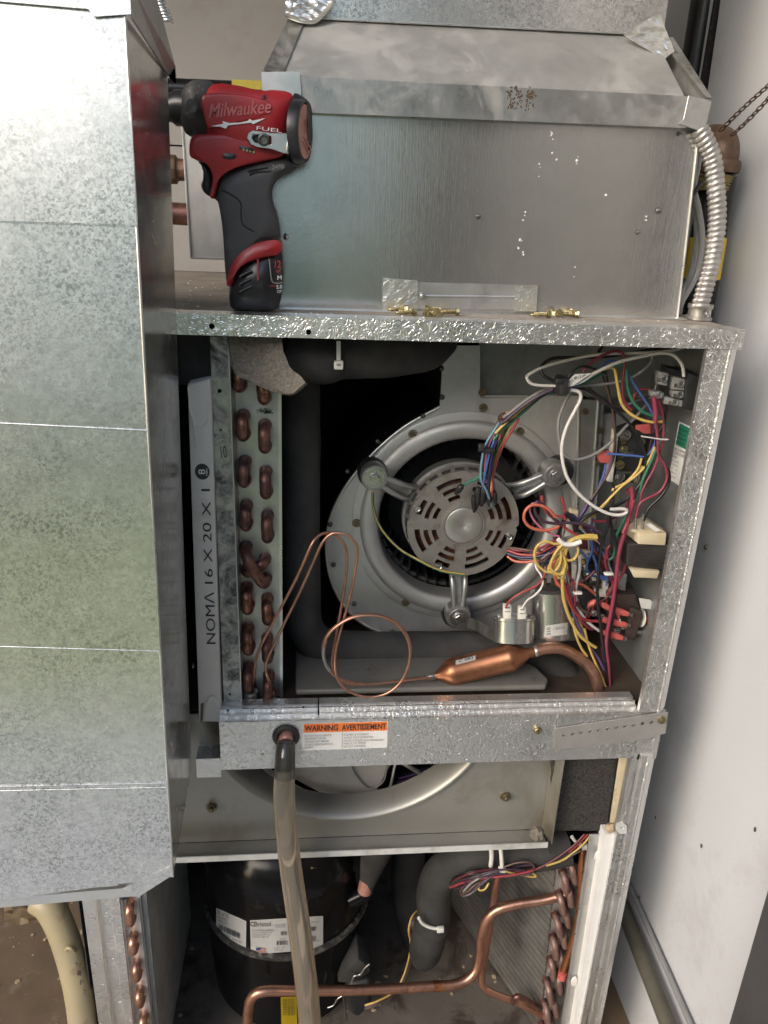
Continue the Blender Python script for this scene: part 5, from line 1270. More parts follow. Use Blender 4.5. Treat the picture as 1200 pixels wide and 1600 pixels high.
# green and white wall label
XW = XO-.0016
GL = thing('wiring_label', PX(1065, 700, XW), 'green and white narrow wiring label on the inner side wall by the right post', 'label')
def wx(x, y): return PX(*k9(x, y), XW)
def wpoly(name, quad, m, dx):
    g = BM(); prism(g, [wx(x, y)+V((-dx, 0, 0)) for x, y in quad], (.0004, 0, 0)); obj(name, fix(g), m, GL)
wpoly('label_sheet', [(938, 428), (1018, 466), (952, 772), (884, 726)], MT['paper'], .0006)
wpoly('green_panel', [(944, 438), (1012, 470), (992, 584), (922, 548)], MT['green_label'], .0009)
def wtext(s, a, b, c, m='black_print'):
    text(s, wx(*a)-XA*.0012, wx(*b)-XA*.0012, wx(*c)-XA*.0012, MT[m], GL, name='label_print')
for k, s in enumerate(('USE COPPER', 'CONDUCTORS', 'ONLY')):
    y = 575+k*19; wtext(s, (916-k*4, y), (972-k*4+(0 if k < 2 else -30), y+24-(0 if k < 2 else 12)), (919-k*4, y-13))
for k, s in enumerate(('UTILISER', 'CUIVRE', 'N° 12', '600 V', 'MAX')):
    y = 632+k*20; wtext(s, (905-k*4, y), (940-k*4, y+17), (907-k*4, y-10), 'grey_print')
for k in range(4):
    wtext('MINIMUM' if k % 2 == 0 else 'CIRCUIT', (940-k*5, 470+k*22), (985-k*5, 490+k*22), (942-k*5, 459+k*22), 'inner_dark')

# ================================================================ wires
def W9(pts): return [(*k9(p[0], p[1]), *p[2:]) for p in pts]
def W10(pts): return [(*k10(p[0], p[1]), *p[2:]) for p in pts]
HN = thing('control_wiring', P(960, 1085, .08), 'tangle of coloured control wires hanging in front of the right side panel', 'wires')
def w(m, pts, Y=(.09, .09), r=.0019, par=None, nm=None):
    Y = Y if isinstance(Y, tuple) else (Y, Y); r *= .74
    return wire(nm or m.split('_')[-1]+'_wire', pts, Y, r, 'w_'+m, par or HN)
# upper group
w('white', W9([(965, 42), (880, 62), (700, 72), (540, 78), (400, 100), (250, 138), (160, 180), (145, 205), (180, 236), (295, 244)]), (.085, .07), .0024)
w('white', W9([(962, 195), (950, 130), (905, 82), (840, 72), (740, 90), (620, 120), (500, 175), (430, 220), (330, 250)]), (.05, .065), .0026)
w('black', W9([(880, 44), (760, 60), (560, 90), (400, 96), (280, 100), (222, 140), (230, 190), (300, 225), (330, 240)]), (.10, .068), .0027)
w('black', W9([(545, 30), (515, 70)]), .12, .003)
w('black', W9([(350, 215), (380, 170), (430, 142), (480, 150), (560, 180)]), .075, .002)
w('crimson', W9([(430, 178), (470, 130), (520, 95), (590, 64), (640, 72), (654, 130), (642, 230), (650, 320), (690, 370)]), .078, .0023)
w('yellow', W9([(-20, 490), (40, 430), (120, 362), (200, 300), (300, 252), (430, 215), (500, 172), (560, 152), (600, 156), (616, 240), (640, 340), (700, 400), (780, 430), (850, 430)]), (.085, .06), .0024)
w('green', W9([(-30, 525), (20, 470), (120, 385), (220, 300), (310, 265), (430, 232), (520, 190), (590, 145), (640, 130), (662, 165), (668, 250), (700, 330), (760, 385), (850, 415), (872, 460), (855, 510)]), (.09, .07), .0023)
w('blue', W9([(300, 275), (450, 215), (540, 135), (600, 110), (650, 140), (690, 215), (740, 290), (790, 370), (815, 460), (808, 550), (765, 608), (700, 607), (620, 600), (560, 598)]), (.08, .085), .0021)
w('navy', W9([(-25, 500), (60, 420), (150, 345), (260, 275), (330, 248)]), (.095, .075), .0022)
w('grey', W9([(20, 408), (60, 380), (150, 310), (240, 262), (310, 250), (430, 242), (560, 232), (660, 212), (740, 170), (790, 120), (800, 60)]), (.085, .09), .0026)
w('grey', W9([(30, 415), (90, 365), (180, 300), (260, 262)]), (.088, .08), .0024)
w('plum', W9([(10, 440), (80, 380), (170, 312), (270, 258), (330, 246)]), (.082, .07), .0024)
w('plum', W9([(25, 432), (100, 368), (190, 305), (280, 262)]), (.08, .072), .0022)
w('red', W9([(0, 520), (20, 470), (60, 420)]), (.09, .09), .002)
w('red', W9([(785, 262), (740, 262), (705, 290), (700, 320)]), .1, .002)
w('white', W9([(370, 264), (415, 275), (424, 310), (395, 370), (350, 460), (326, 560), (335, 660), (365, 740), (420, 810), (490, 868), (560, 905), (620, 916), (662, 903), (652, 884), (580, 886)]), (.065, .055), .0028)
w('grey', W9([(372, 276), (335, 345), (308, 430), (312, 520), (335, 595), (385, 625), (450, 618), (530, 578), (600, 520), (660, 455), (720, 395), (790, 300), (830, 210), (860, 130)]), (.09, .12), .0026)
w('black', W9([(462, 255), (540, 315), (630, 390), (700, 465), (745, 550), (762, 640), (740, 740), (690, 805), (610, 862), (520, 892), (460, 920), (412, 962)]), (.085, .07), .0023)
w('brown', W9([(540, 190), (568, 280), (592, 380), (602, 480), (598, 570), (575, 680), (520, 775), (465, 855), (420, 925)]), .09, .0019)
w('plum', W9([(560, 190), (575, 290), (600, 380), (606, 500), (596, 620), (545, 740), (500, 800)]), .092, .0018)
w('black', W9([(712, 480), (760, 500), (820, 488), (856, 440), (866, 380), (868, 345)]), .065, .0026)
w('black', W9([(818, 470), (822, 560), (850, 630), (884, 690), (880, 760), (835, 825), (775, 885), (752, 945)]), .06, .0025)
w('crimson', W9([(800, 305), (808, 380), (818, 450), (826, 540), (830, 600), (868, 670), (872, 730), (835, 795), (760, 835), (728, 865), (712, 930)]), .058, .0023)
w('crimson', W9([(828, 315), (850, 390), (856, 470), (846, 560), (808, 670), (770, 740), (742, 800), (735, 840)]), .062, .0021)
w('crimson', W9([(805, 300), (815, 380), (812, 430)]), .05, .0036)
w('green', W9([(872, 440), (862, 490), (820, 570), (780, 660), (745, 740), (735, 790), (742, 810)]), .075, .0022)
w('green', W9([(820, 590), (760, 700), (715, 840), (680, 900), (640, 990)]), .085, .0021)
w('yellow', W9([(742, 620), (720, 680), (660, 745), (600, 775), (590, 790)]), .08, .0021)
w('yellow', W9([(812, 560), (775, 640), (720, 705), (640, 765), (570, 835), (500, 905), (440, 950), (420, 985)]), .078, .0022)
w('yellow', W9([(745, 660), (690, 725), (630, 775), (560, 850), (480, 930)]), .082, .002)
w('purple', W9([(590, 600), (560, 700), (520, 780), (470, 860), (440, 905), (418, 935)]), .095, .002)
w('blue', W9([(556, 650), (545, 700), (520, 770)]), .10, .002)
w('white', W9([(740, 505), (800, 515), (850, 522), (880, 522)]), .055, .0012)
w('black', W9([(590, 745), (600, 790), (590, 850), (570, 980)]), .08, .0022)
w('crimson', W9([(690, 770), (692, 830), (680, 900), (665, 960), (645, 1010)]), (.07, .065), .0034)
w('crimson', W9([(668, 780), (672, 840), (655, 890), (600, 930), (540, 948), (480, 945)]), (.09, .085), .0022)
# long trunk down to the middle rail
w('crimson', W10([(790, 0), (765, 90), (745, 170), (715, 260), (698, 340), (685, 460), (668, 590), (648, 700), (632, 790), (628, 870), (640, 980), (646, 1080), (650, 1150)]), (.065, .07), .0036)
w('black', W10([(668, 0), (648, 70), (632, 170), (608, 240), (592, 330), (582, 430), (575, 520), (578, 620), (592, 720), (602, 820), (618, 930), (634, 1040), (645, 1150)]), (.06, .07), .0030)
w('black', W10([(640, 60), (652, 130), (672, 210), (688, 300), (690, 400), (684, 500), (680, 600), (662, 710), (645, 790), (642, 900), (652, 1020), (655, 1150)]), (.068, .072), .0028)
w('plum', W10([(600, 860), (612, 940), (628, 1040), (640, 1140)]), .075, .0026)
w('crimson', W10([(735, 290), (738, 380), (720, 440), (696, 480), (685, 530)]), .08, .0026)
w('crimson', W10([(640, 275), (622, 330), (628, 400), (650, 450), (668, 500), (672, 560)]), .088, .0026)
w('crimson', W10([(650, 270), (632, 300), (636, 350)]), .086, .003)
w('green', W10([(745, 95), (712, 160), (688, 215), (680, 280), (668, 335), (645, 356)]), .08, .0024)
w('blue', W10([(530, 225), (545, 290), (525, 350), (512, 400), (535, 440), (590, 460), (640, 470)]), .095, .0024)
w('blue', W10([(520, 320), (548, 330), (565, 370), (575, 420), (600, 450), (650, 455)]), .097, .0024)
w('blue', W10([(545, 100), (540, 200), (548, 260), (580, 300)]), .10, .0024)
w('blue', W10([(420, 250), (450, 270), (500, 330), (520, 360)]), .09, .0024)
# left loops
w('red', W10([(250, -20), (255, 40), (285, 85), (340, 128), (400, 178), (460, 212)]), .06, .0024)
w('red', W10([(365, -10), (380, 40), (388, 90), (375, 125), (350, 160)]), .07, .0024)
w('orange', W10([(330, 105), (290, 60), (240, 36), (185, 38), (150, 75), (148, 125), (185, 165), (250, 182), (310, 176), (350, 160)]), .05, .0026)
w('plum', W10([(345, 140), (300, 90), (262, 40), (225, 15), (208, 40), (212, 80), (250, 125), (320, 142), (400, 138), (480, 145), (545, 165), (600, 205)]), .055, .0025)
w('pinkish', W10([(225, 20), (190, 30), (180, 70), (205, 125), (255, 175), (310, 205), (350, 218)]), .056, .0018)
w('red', W10([(255, 10), (262, 55), (320, 95), (375, 102), (385, 120)]), .058, .0024)
w('black', W10([(395, 80), (420, 110), (440, 150), (450, 190)]), .06, .004)
w('navy', W10([(385, 95), (425, 95), (455, 130), (450, 185)]), .062, .0036)
w('black', W10([(760, -8), (700, 30), (610, 60), (540, 85), (485, 120), (462, 150)]), .075, .0028)
w('purple', W10([(530, 0), (500, 60), (470, 110), (460, 150)]), .08, .0024)
w('yellow', W10([(660, -20), (600, 50), (550, 90), (480, 130)]), .078, .0024)
# bundle from the motor
for i, (m, pts) in enumerate((('crimson', [(45, 290), (120, 300), (200, 300), (270, 275), (335, 240)]), ('red', [(50, 300), (130, 325), (220, 322), (300, 280), (370, 240)]), ('orange', [(48, 335), (90, 362), (160, 368), (240, 350), (310, 310), (360, 262)]),
        ('navy', [(48, 318), (110, 338), (190, 340), (280, 320), (345, 270)]), ('maroon', [(60, 310), (140, 345), (220, 345), (300, 305), (345, 250)]), ('brown', [(42, 284), (110, 290), (180, 300), (240, 300)]), ('black', [(60, 325), (130, 352), (210, 352), (280, 335)]),
        ('purple', [(70, 330), (160, 338), (250, 318), (330, 262)]), ('navy', [(215, 370), (235, 385), (290, 370), (330, 330)]), ('black', [(210, 360), (214, 400), (240, 440), (262, 470)]))):
    w(m, W10(pts), (.10, .062+.002*i), .0025)
# yellow loops
w('yellow', W10([(572, 214), (520, 210), (460, 222), (410, 245), (385, 290), (378, 330), (400, 358), (440, 350), (462, 310), (455, 275), (430, 262), (400, 285), (385, 330)]), .045, .0024)
w('yellow', W10([(575, 226), (500, 224), (440, 235), (400, 262), (360, 300), (320, 345), (292, 395), (296, 425), (340, 440), (372, 425), (390, 380), (375, 330), (360, 300)]), .043, .0024)
w('yellow', W10([(572, 234), (490, 232), (420, 246), (380, 300), (352, 340), (330, 390), (335, 440), (360, 462), (388, 430), (390, 370), (360, 330)]), .047, .0024)
w('yellow', W10([(380, 250), (330, 262), (270, 248), (222, 275), (206, 330), (225, 385), (275, 425), (325, 420), (355, 380), (362, 320), (345, 275)]), .042, .0024)
w('yellow', W10([(385, 255), (340, 300), (312, 350), (300, 400), (330, 432), (372, 440), (384, 400)]), .04, .0024)
w('yellow', W10([(372, 300), (372, 400), (370, 480), (374, 560), (392, 640), (430, 730), (475, 800), (525, 842), (566, 868)]), (.045, .06), .0030)
w('yellow', W10([(430, 700), (448, 790), (480, 870), (515, 920)]), .07, .0024)
w('yellow', W10([(500, 760), (525, 860), (560, 950), (600, 1040), (622, 1100)]), .068, .0023)
w('purple', W10([(395, 500), (425, 630), (465, 740), (520, 845), (580, 930), (615, 1000)]), .072, .0024)
w('yellow', W10([(378, 470), (400, 560), (440, 660), (490, 760), (520, 850)]), .075, .0018)
w('orange', W10([(318, 380), (325, 440), (342, 500), (380, 505), (440, 492), (490, 502), (530, 530), (560, 552)]), (.055, .085), .0028)
w('orange', W10([(330, 350), (318, 400), (330, 470), (358, 512)]), .06, .0024)
w('red', W10([(378, 485), (398, 560), (430, 640), (480, 695), (530, 712), (580, 715)]), (.062, .08), .0028)
w('crimson', W10([(395, 500), (415, 570), (440, 640), (480, 710), (520, 752), (545, 762)]), (.064, .08), .0028)
w('white', W10([(472, 330), (470, 420), (452, 500), (448, 560), (462, 630), (500, 700), (545, 742), (588, 772)]), (.07, .08), .0028)
w('brown', W10([(452, 520), (452, 590), (475, 640), (520, 668)]), .075, .0028)
w('maroon', W10([(470, 490), (520, 460), (560, 420)]), .08, .0024)
w('black', W10([(480, 420), (500, 480), (520, 520)]), .08, .0024)
# capacitor leads
CL = thing('capacitor_leads', P(815, 945, .07), 'red and white leads running into the oval capacitor connectors', 'wires')
w('red', [(790, 950, .072), (797, 938, .07), (815, 926, .068), (835, 917, .068), (845, 908, .07), (851, 897, .075), (852, 885, .08)], par=CL, r=.0019)
w('white', [(816, 950, .074), (824, 938, .072), (838, 928, .07), (848, 913, .07), (845, 898, .075), (838, 888, .08), (836, 878, .085)], par=CL, r=.0019)
# thinner strands that follow the trunk and fill the tangle
def strand(m, pts, Y, j, r=.0017):
    q = [(x+rnd.uniform(-j, j), y+rnd.uniform(-j, j)) for x, y in pts]
    w(m, q, (Y+rnd.uniform(-.008, .01), Y+rnd.uniform(-.008, .01)), r)
for m in ('maroon', 'plum', 'navy', 'red', 'black', 'brown', 'grey', 'crimson'):
    strand(m, W10([(330, 235), (380, 300), (400, 400), (420, 520), (450, 640)]), .072, 5)
for m in ('black', 'grey', 'maroon', 'white', 'blue', 'plum', 'red'):
    strand(m, W10([(450, 150), (520, 200), (590, 290), (620, 400), (660, 520)]), .10, 9)
for m in ('plum', 'maroon', 'black'):
    strand(m, W9([(800, 320), (810, 430), (790, 560), (745, 700), (700, 830), (670, 960)]), .09, 4)
for m in ('navy', 'maroon', 'black', 'grey'):
    strand(m, W10([(400, 100), (370, 180), (350, 260), (300, 330), (240, 380)]), .075, 7)
for m in ('plum', 'grey', 'brown'):
    strand(m, W9([(320, 250), (440, 262), (540, 330), (640, 340), (760, 300), (815, 300)]), .095, 5)
for m in ('red', 'plum', 'black', 'maroon'):
    strand(m, W10([(500, 700), (540, 640), (600, 600), (640, 540), (690, 480)]), .085, 8)
# ties of the tangle
for x, y, a in ((318, 240, 'black tie around the upper wire harness'),):
    T = thing('cable_tie', P(*k9(x, y), .066), a, 'cable tie')
    g = BM(); obox(g, P(*k9(322, 240), .066), XA*.0055, YA*.012, ZA*.0105); bevel(g, .003, 2); obj('strap', g, MT['rubber'], T, 40)
    g = BM(); obox(g, P(*k9(312, 218), .055), XA*.0045, YA*.003, ZA*.003); bevel(g, .001, 2); obj('head', g, MT['rubber'], T, 40)
for px, py, lab_ in ((458, 548, 'small white tie on the wires below the control board'), (640, 436, 'small white tie on the crimson wires by the control board')):
    g = BM(); obox(g, P(*k10(px, py), .064), XA*.0055, YA*.003, ZA*.0016); bevel(g, .0008, 2); o = obj('cable_tie', g, MT['nylon'], None, 40); tag(o, lab_, 'cable tie')
g = BM(); q = spline([P(*k10(x, y), .040) for x, y in ((345, 235), (380, 262), (430, 265), (480, 248))], 5); tube(g, q, .0030, 8, smooth=False); o = obj('cable_tie', g, MT['nylon'], None, 60); tag(o, 'milky tie gathering the yellow wire loops', 'cable tie')
# lot tag on the harness
LT = thing('wire_tag', P(900, 595, .06), 'white flag tag with black code on the upper wire harness', 'tag')
tg = [P(*k9(340, 238), .060), P(*k9(395, 182), .056), P(*k9(480, 178), .056), P(*k9(430, 212), .058), P(*k9(380, 245), .060)]
g = BM(); prism(g, tg, (0, .0006, 0)); obj('tag_sheet', fix(g), MT['paper'], LT)
text('LOT', P(*k9(362, 240), .0575), P(*k9(392, 218), .0575), P(*k9(352, 228), .0575), MT['black_print'], LT, name='tag_print')
for i, s in enumerate(('88', '12', '04')): text(s, P(*k9(392+i*22, 214-i*7), .0565), P(*k9(406+i*22, 204-i*7), .0565), P(*k9(386+i*22, 200-i*6), .0565), MT['black_print'], LT, name='tag_print')
# motor lead bundle going down into the end bell
ML = thing('motor_lead_bundle', P(757, 790, .12), 'bundle of coloured motor leads bent down into black crimp caps on the motor', 'wires')
mb = [('lightblue', (775, 668), (757, 700), (751, 745), (768, 790)), ('pinkish', (780, 662), (762, 700), (757, 740), (762, 775)), ('black', (786, 662), (770, 700), (762, 742), (752, 780)), ('blue', (784, 665), (767, 702), (757, 745), (752, 775)),
      ('green', (796, 664), (777, 700), (765, 742), (754, 765)), ('red', (803, 668), (782, 705), (770, 745), (767, 785)), ('navy', (790, 660), (772, 700), (764, 742), (760, 780)), ('brown', (778, 660), (760, 700), (754, 742), (757, 785)), ('yellow', (800, 662), (779, 702), (768, 740), (766, 783)), ('black', (792, 668), (776, 704), (766, 744), (757, 776))]
for i, (m, a, b, c, d) in enumerate(mb):
    w(m, [(a[0]+8, a[1]-14, .088), (*a, .09), (b[0], b[1], .093+.002*(i % 3)), (*c, .098+.002*(i % 3)), ((c[0]+d[0])/2+1, (c[1]+d[1])/2, .104), (*d, .115)], par=ML, r=.0021)
w('green', [(757, 738, .098), (745, 748, .103), (735, 752, .108), (725, 758, .112)], par=ML, r=.0024)
w('lightblue', [(763, 742, .10), (772, 755, .108), (772, 775, .115)], par=ML, r=.002)
g = BM()
for k in range(6):
    c = P(788.5+k*1.2, 652-k*1.0+k*.6, .088); pts = circ(c, .0078, (UP*.5+RT*.0).normalized(), YA, 14); pts = [c+(q-c) for q in pts]
    tube(g, [c+V((math.cos(a)*.0072, math.sin(a)*.0072, math.sin(a+2.2)*-.006+math.cos(a)*.0075)) for a in [i*2*math.pi/14 for i in range(15)]], .0010, 6, smooth=False)
obj('cord_wrap', g, MT['copper_dark'], ML, 60)
g = BM(); obox(g, P(762, 703, .090), XA*.0078, YA*.006, ZA*.0026); bevel(g, .001, 2); obj('tie', g, MT['rubber'], ML, 40)
g = BM(); obox(g, P(752, 699, .084), XA*.0035, YA*.003, ZA*.0045); bevel(g, .001, 2); obj('tie_head', g, MT['rubber'], ML, 40)
for (x0, y0), (x1, y1), r in (((722, 758), (712, 772), .0042), ((748, 762), (743, 796), .0048), ((756, 762), (752, 790), .005), ((765, 764), (764, 790), .0045), ((772, 768), (774, 786), .0036), ((740, 775), (741, 800), .0036)):
    a, b = P(x0, y0, .108), P(x1, y1, .116); g = BM(); tube(g, [a, a.lerp(b, .2), a.lerp(b, .6), b], [r*.6, r, r*.95, r*.5], 14, 4); obj('crimp_cap', g, MT['rubber'], ML, 60)

# ================================================================ lower compartment
YG = .0
GR = thing('drain_hose', P(470, 1600, -.03), 'clear vinyl drain hose hanging from the rubber grommet in the middle rail', 'hose')
gc = P(447, 1150, -.0004)
g = BM(); lathe(g, gc, -YA, [(.0108, -.002), (.0165, 0), (.0162, .0022), (.0140, .0042), (.0112, .0040), (.0104, .0010), (.0104, -.010)], 36); obj('grommet', g, MT['rubber'], GR, 50)
g = BM(); lathe(g, P(447, 1156, 0)+V((0, .004, .001)), V((0, -1, -.35)), [(.0100, -.004), (.0100, .006), (.0092, .0075), (0, .0075)], 28); obj('pink_fitting', g, MT['pinkish'] if 'pinkish' in MT else MT['rosegold'], GR, 50)
hp = [(447, 1160, -.004), (446, 1175, -.012), (445, 1200, -.020), (444, 1240, -.026), (448, 1300, -.032), (456, 1370, -.038), (465, 1430, -.042), (474, 1500, -.046), (481, 1560, -.05), (487, 1640, -.055)]
g = BM(); tube(g, [P(*q) for q in hp], [.0112, .0118, .0124, .0130, .0135, .0140, .0144, .0148, .0150, .0152], 26, 7); obj('hose_wall', g, MT['hose'], GR, 60)
g = BM(); tube(g, [P(*q) for q in hp[2:]], .0112, 20, 7); obj('hose_water', g, MT['hose_in'], GR, 60)
g = BM(); tube(g, [P(446, 1162, -.006), P(446, 1175, -.012), P(445, 1198, -.020), P(444, 1216, -.024)], [.0086, .0088, .0088, .0080], 20, 6); obj('inner_stub', g, MT['foam_tube'], GR, 60)

# compressor
kc = .0
CPx = thing('compressor', V((.075, .215, FZ+.016)), 'black hermetic compressor with white labels in the lower compartment', 'compressor')
cc_ = V((.073, .215, 0)); rC = .137
zr_ = P(450, 1497, .215-rC).z
pr = [(0, zr_+.190), (.06, zr_+.187), (.095, zr_+.176), (.114, zr_+.156), (rC-.006, zr_+.13), (rC-.004, zr_+.10), (rC-.003, zr_+.006)]
g = BM(); lathe(g, cc_, ZA, pr, 64, XA); obj('upper_shell', g, MT['comp'], CPx, 50)
g = BM(); lathe(g, cc_, ZA, [(rC-.003, zr_+.006), (rC+.0015, zr_+.0045), (rC+.0025, zr_+.001), (rC+.0020, zr_-.004), (rC-.006, zr_-.0075)], 64, XA); obj('weld_rim', g, MT['comp_weld'], CPx, 50)
g = BM(); lathe(g, cc_, ZA, [(rC-.007, zr_-.0076), (rC-.007, zr_-.10), (rC-.012, zr_-.17), (rC-.05, FZ+.02), (0, FZ+.02)], 64, XA); obj('lower_shell', g, MT['comp'], CPx, 50)
def chit(r):
    def hit(px, py):
        d = _ray(px, py).normalized(); w0 = CAM-cc_; dd = V((d.x, d.y, 0)); ww = V((w0.x, w0.y, 0)); a_ = dd.dot(dd); b_ = 2*dd.dot(ww); c_ = ww.dot(ww)-r*r
        return CAM+d*((-b_-math.sqrt(max(0, b_*b_-4*a_*c_)))/(2*a_))
    return hit
def cpatch(name, quad, m, r, par, nx=12):
    hit = chit(r); g = BM(); f = quadmap(*quad)
    rows = [[g.verts.new(hit(*f(i/nx, j/4))) for i in range(nx+1)] for j in range(5)]
    for A_, B_ in zip(rows, rows[1:]):
        for k in range(nx): g.faces.new((A_[k], A_[k+1], B_[k+1], B_[k]))
    bmesh.ops.solidify(g, geom=g.faces[:], thickness=.0003); return obj(name, fix(g), m, par, 40)
k13 = lambda x, y: (300+x/3.75, 1300+y/3.75)
L1 = thing('serial_label', chit(rC)(360, 1455), 'small white serial label at the left of the compressor', 'label')
cpatch('label_sheet', [k13(142, 445), k13(318, 523), k13(316, 680), k13(140, 602)], MT['paper'], rC-.0028, L1)
hit1 = chit(rC-.0022)
def bt(body, a, b, c, m, par): btext(body, hit1, *k13(*a), *k13(*b), *k13(*c), MT[m], par, up=.0004)
bt('01 of 35', (150, 478), (215, 508), (150, 455), 'black_print', L1)
bt('H23A423', (150, 500), (205, 524), (150, 486), 'grey_print', L1); bt('DBEA 230V', (150, 520), (212, 547), (150, 507), 'grey_print', L1)
def bars(par, a, b, h, n, seed):
    rr = random.Random(seed); hit = hit1; g = BM()
    for i in range(n):
        t0 = i/n; t1 = t0+rr.uniform(.25, .7)/n
        p = [(a[0]+(b[0]-a[0])*t, a[1]+(b[1]-a[1])*t) for t in (t0, t1)]
        q = [hit(*k13(p[0][0], p[0][1])), hit(*k13(p[1][0], p[1][1])), hit(*k13(p[1][0], p[1][1]-h)), hit(*k13(p[0][0], p[0][1]-h))]
        f = [g.verts.new(v+(CAM-v).normalized()*.0004) for v in q]; g.faces.new(f)
    o = obj('bar_code', g, MT['black_print'], par); o['kind'] = 'stuff'; return o
bars(L1, (155, 572), (285, 628), 34, 26, 3)
bt('117196CF0102', (148, 590), (222, 622), (148, 578), 'black_print', L1); bt('2A1CCBT', (235, 632), (292, 655), (235, 620), 'black_print', L1)
L2 = thing('maker_label', chit(rC)(448, 1468), 'large white maker label with small flag on the compressor behind the hose', 'label')
cpatch('label_sheet', [k13(340, 518), k13(768, 492), k13(768, 688), k13(345, 718)], MT['paper'], rC-.0028, L2, 24)
bt('Bristol', (365, 555), (462, 552), (365, 527), 'black_print', L2)
g = BM(); hh = [hit1(*k13(355+11*math.cos(t*.4), 540+11*math.sin(t*.4))) for t in range(2, 15)]; tube(g, [v+(CAM-v).normalized()*.0004 for v in hh], .0006, 5, smooth=False); obj('logo_ring', g, MT['black_print'], L2)
for i, s in enumerate(('AIR CONDITIONING COMPRESSOR', 'THERMALLY PROTECTED SYSTEM', 'IMPEDANCE 208 230 V', 'SERIES R22 LUBRICANT')):
    bt(s, (352, 582+i*13), (478-i*8, 580+i*13), (352, 573+i*13), 'black_print' if i == 0 else 'grey_print', L2)
for a, b, h, n, sd_ in (((520, 606), (556, 605), 24, 8, 1), ((497, 664), (562, 662), 26, 14, 2), ((696, 580), (728, 578), 24, 7, 5), ((700, 637), (728, 636), 26, 7, 6)): bars(L2, a, b, h, n, sd_)
for s, a, b, c in (('UNIT NO', (488, 550), (545, 548), (488, 541)), ('MODEL H26', (488, 562), (545, 560), (488, 554)), ('LOT A', (515, 630), (545, 629), (515, 622)), ('1 260 170', (484, 682), (545, 680), (484, 673)), ('MADE 03', (484, 695), (530, 693), (484, 687)), ('7234', (700, 535), (745, 530), (700, 526)), ('WT 66', (700, 645), (745, 640), (700, 636)), ('USA', (735, 668), (748, 667), (735, 661))):
    bt(s, a, b, c, 'grey_print', L2)
cpatch('flag_red', [k13(375, 680), k13(432, 679), k13(432, 710), k13(375, 712)], MT['paper'], rC-.0020, L2, 4)
for i in range(4): cpatch('flag_stripe', [k13(376, 682+i*8), k13(431, 681+i*8), k13(431, 685+i*8), k13(376, 686+i*8)], MT['pink'], rC-.0016, L2, 4)
cpatch('flag_corner', [k13(375, 679), k13(400, 678), k13(400, 694), k13(375, 695)], MT['w_blue'], rC-.0012, L2, 3)
L3 = thing('caution_label', chit(rC)(452, 1580), 'yellow caution label low on the compressor beside the hose', 'label')
hit1 = chit(rC-.0062)
cpatch('label_sheet', [k13(520, 968), k13(612, 966), k13(618, 1180), k13(524, 1180)], MT['yellow_label'], rC-.0068, L3, 6)
for i in range(7): bt('DANGER' if i % 2 else 'PRESS', (532, 990+i*14), (556, 990+i*14), (532, 980+i*14), 'black_print', L3)
for i in range(7): bt('PELIGRO', (562, 990+i*14+(3 if i > 2 else 0)), (602, 989+i*14), (562, 980+i*14), 'black_print', L3)
# foot brackets and clips at the compressor right
g = BM(); pts = [P(*k13(x, y), .10) for x, y in ((880, 830), (975, 745), (1050, 800), (1040, 830), (930, 890), (850, 885))]
prism(g, pts, (0, .05, 0)); bevel(g, .004, 2); o = obj('terminal_cover', g, MT['foam_tube'], CPx, 40)
g = BM(); pts = [P(*k13(x, y), .105) for x, y in ((905, 900), (1050, 870), (1055, 1010), (980, 1095), (930, 1080), (900, 1000))]
prism(g, pts, (0, .05, 0)); bevel(g, .01, 3); obj('terminal_boot', g, MT['rubber'], CPx, 40)
g = BM(); tube(g, [P(*k13(x, y), .095) for x, y in ((935, 880), (950, 845), (985, 835), (1010, 800), (1040, 772))], .0016, 8); obj('wire_clip', g, MT['steel'], CPx, 60)
g = BM(); tube(g, [P(*k13(x, y), .09) for x, y in ((885, 950), (892, 1000), (900, 1050), (905, 1100))], .0018, 8); obj('wire_clip', g, MT['screw_grey'], CPx, 60)
g = BM(); tube(g, [P(*k13(x, y), .09) for x, y in ((795, 1030), (830, 1015), (850, 980), (880, 960))], .0012, 8); obj('wire_clip', g, MT['steel'], CPx, 60)
# suction stub on the dome
g = BM(); tube(g, [P(*k13(x, y), .13) for x, y in ((930, 400), (970, 380), (1010, 355), (1030, 300))], .0130, 18); obj('suction_stub', g, MT['comp'], CPx, 60)
SH = thing('suction_hose', P(575, 1380, .12), 'grey tapered insulated hose with a pink end behind the compressor', 'hose')
g = BM(); tube(g, [P(*k13(x, y), .12) for x, y in ((1020, 330), (1035, 270), (1060, 180), (1090, 80), (1100, 20))], [.0108, .0138, .0195, .025, .027], 22); obj('hose_sleeve', g, MT['foam_tube'], SH, 60)
g = BM(); tube(g, [P(*k13(x, y), .118) for x, y in ((1012, 345), (1022, 300), (1034, 262))], [.0112, .0112, .0116], 18); obj('pink_end', g, MT['rosegold'], SH, 60)
# dried leaf on the dome
g = BM()
rows = []
for i in range(7):
    rows.append([g.verts.new(P(*k13(645+i*16, 205+j*(11-abs(i-3)*2)+4*math.sin(i*1.3)), .105)+V((0, .003*math.sin(i*1.1+j*1.3), .001*math.cos(i*1.7)))) for j in range(4)])
for A_, B_ in zip(rows, rows[1:]):
    for k in range(3): g.faces.new((A_[k], A_[k+1], B_[k+1], B_[k]))
bmesh.ops.solidify(g, geom=g.faces[:], thickness=.0006)
o = obj('dried_leaf', fix(g), MT['debris'], None); tag(o, 'curled dry leaf lying on the black compressor dome', 'leaf')

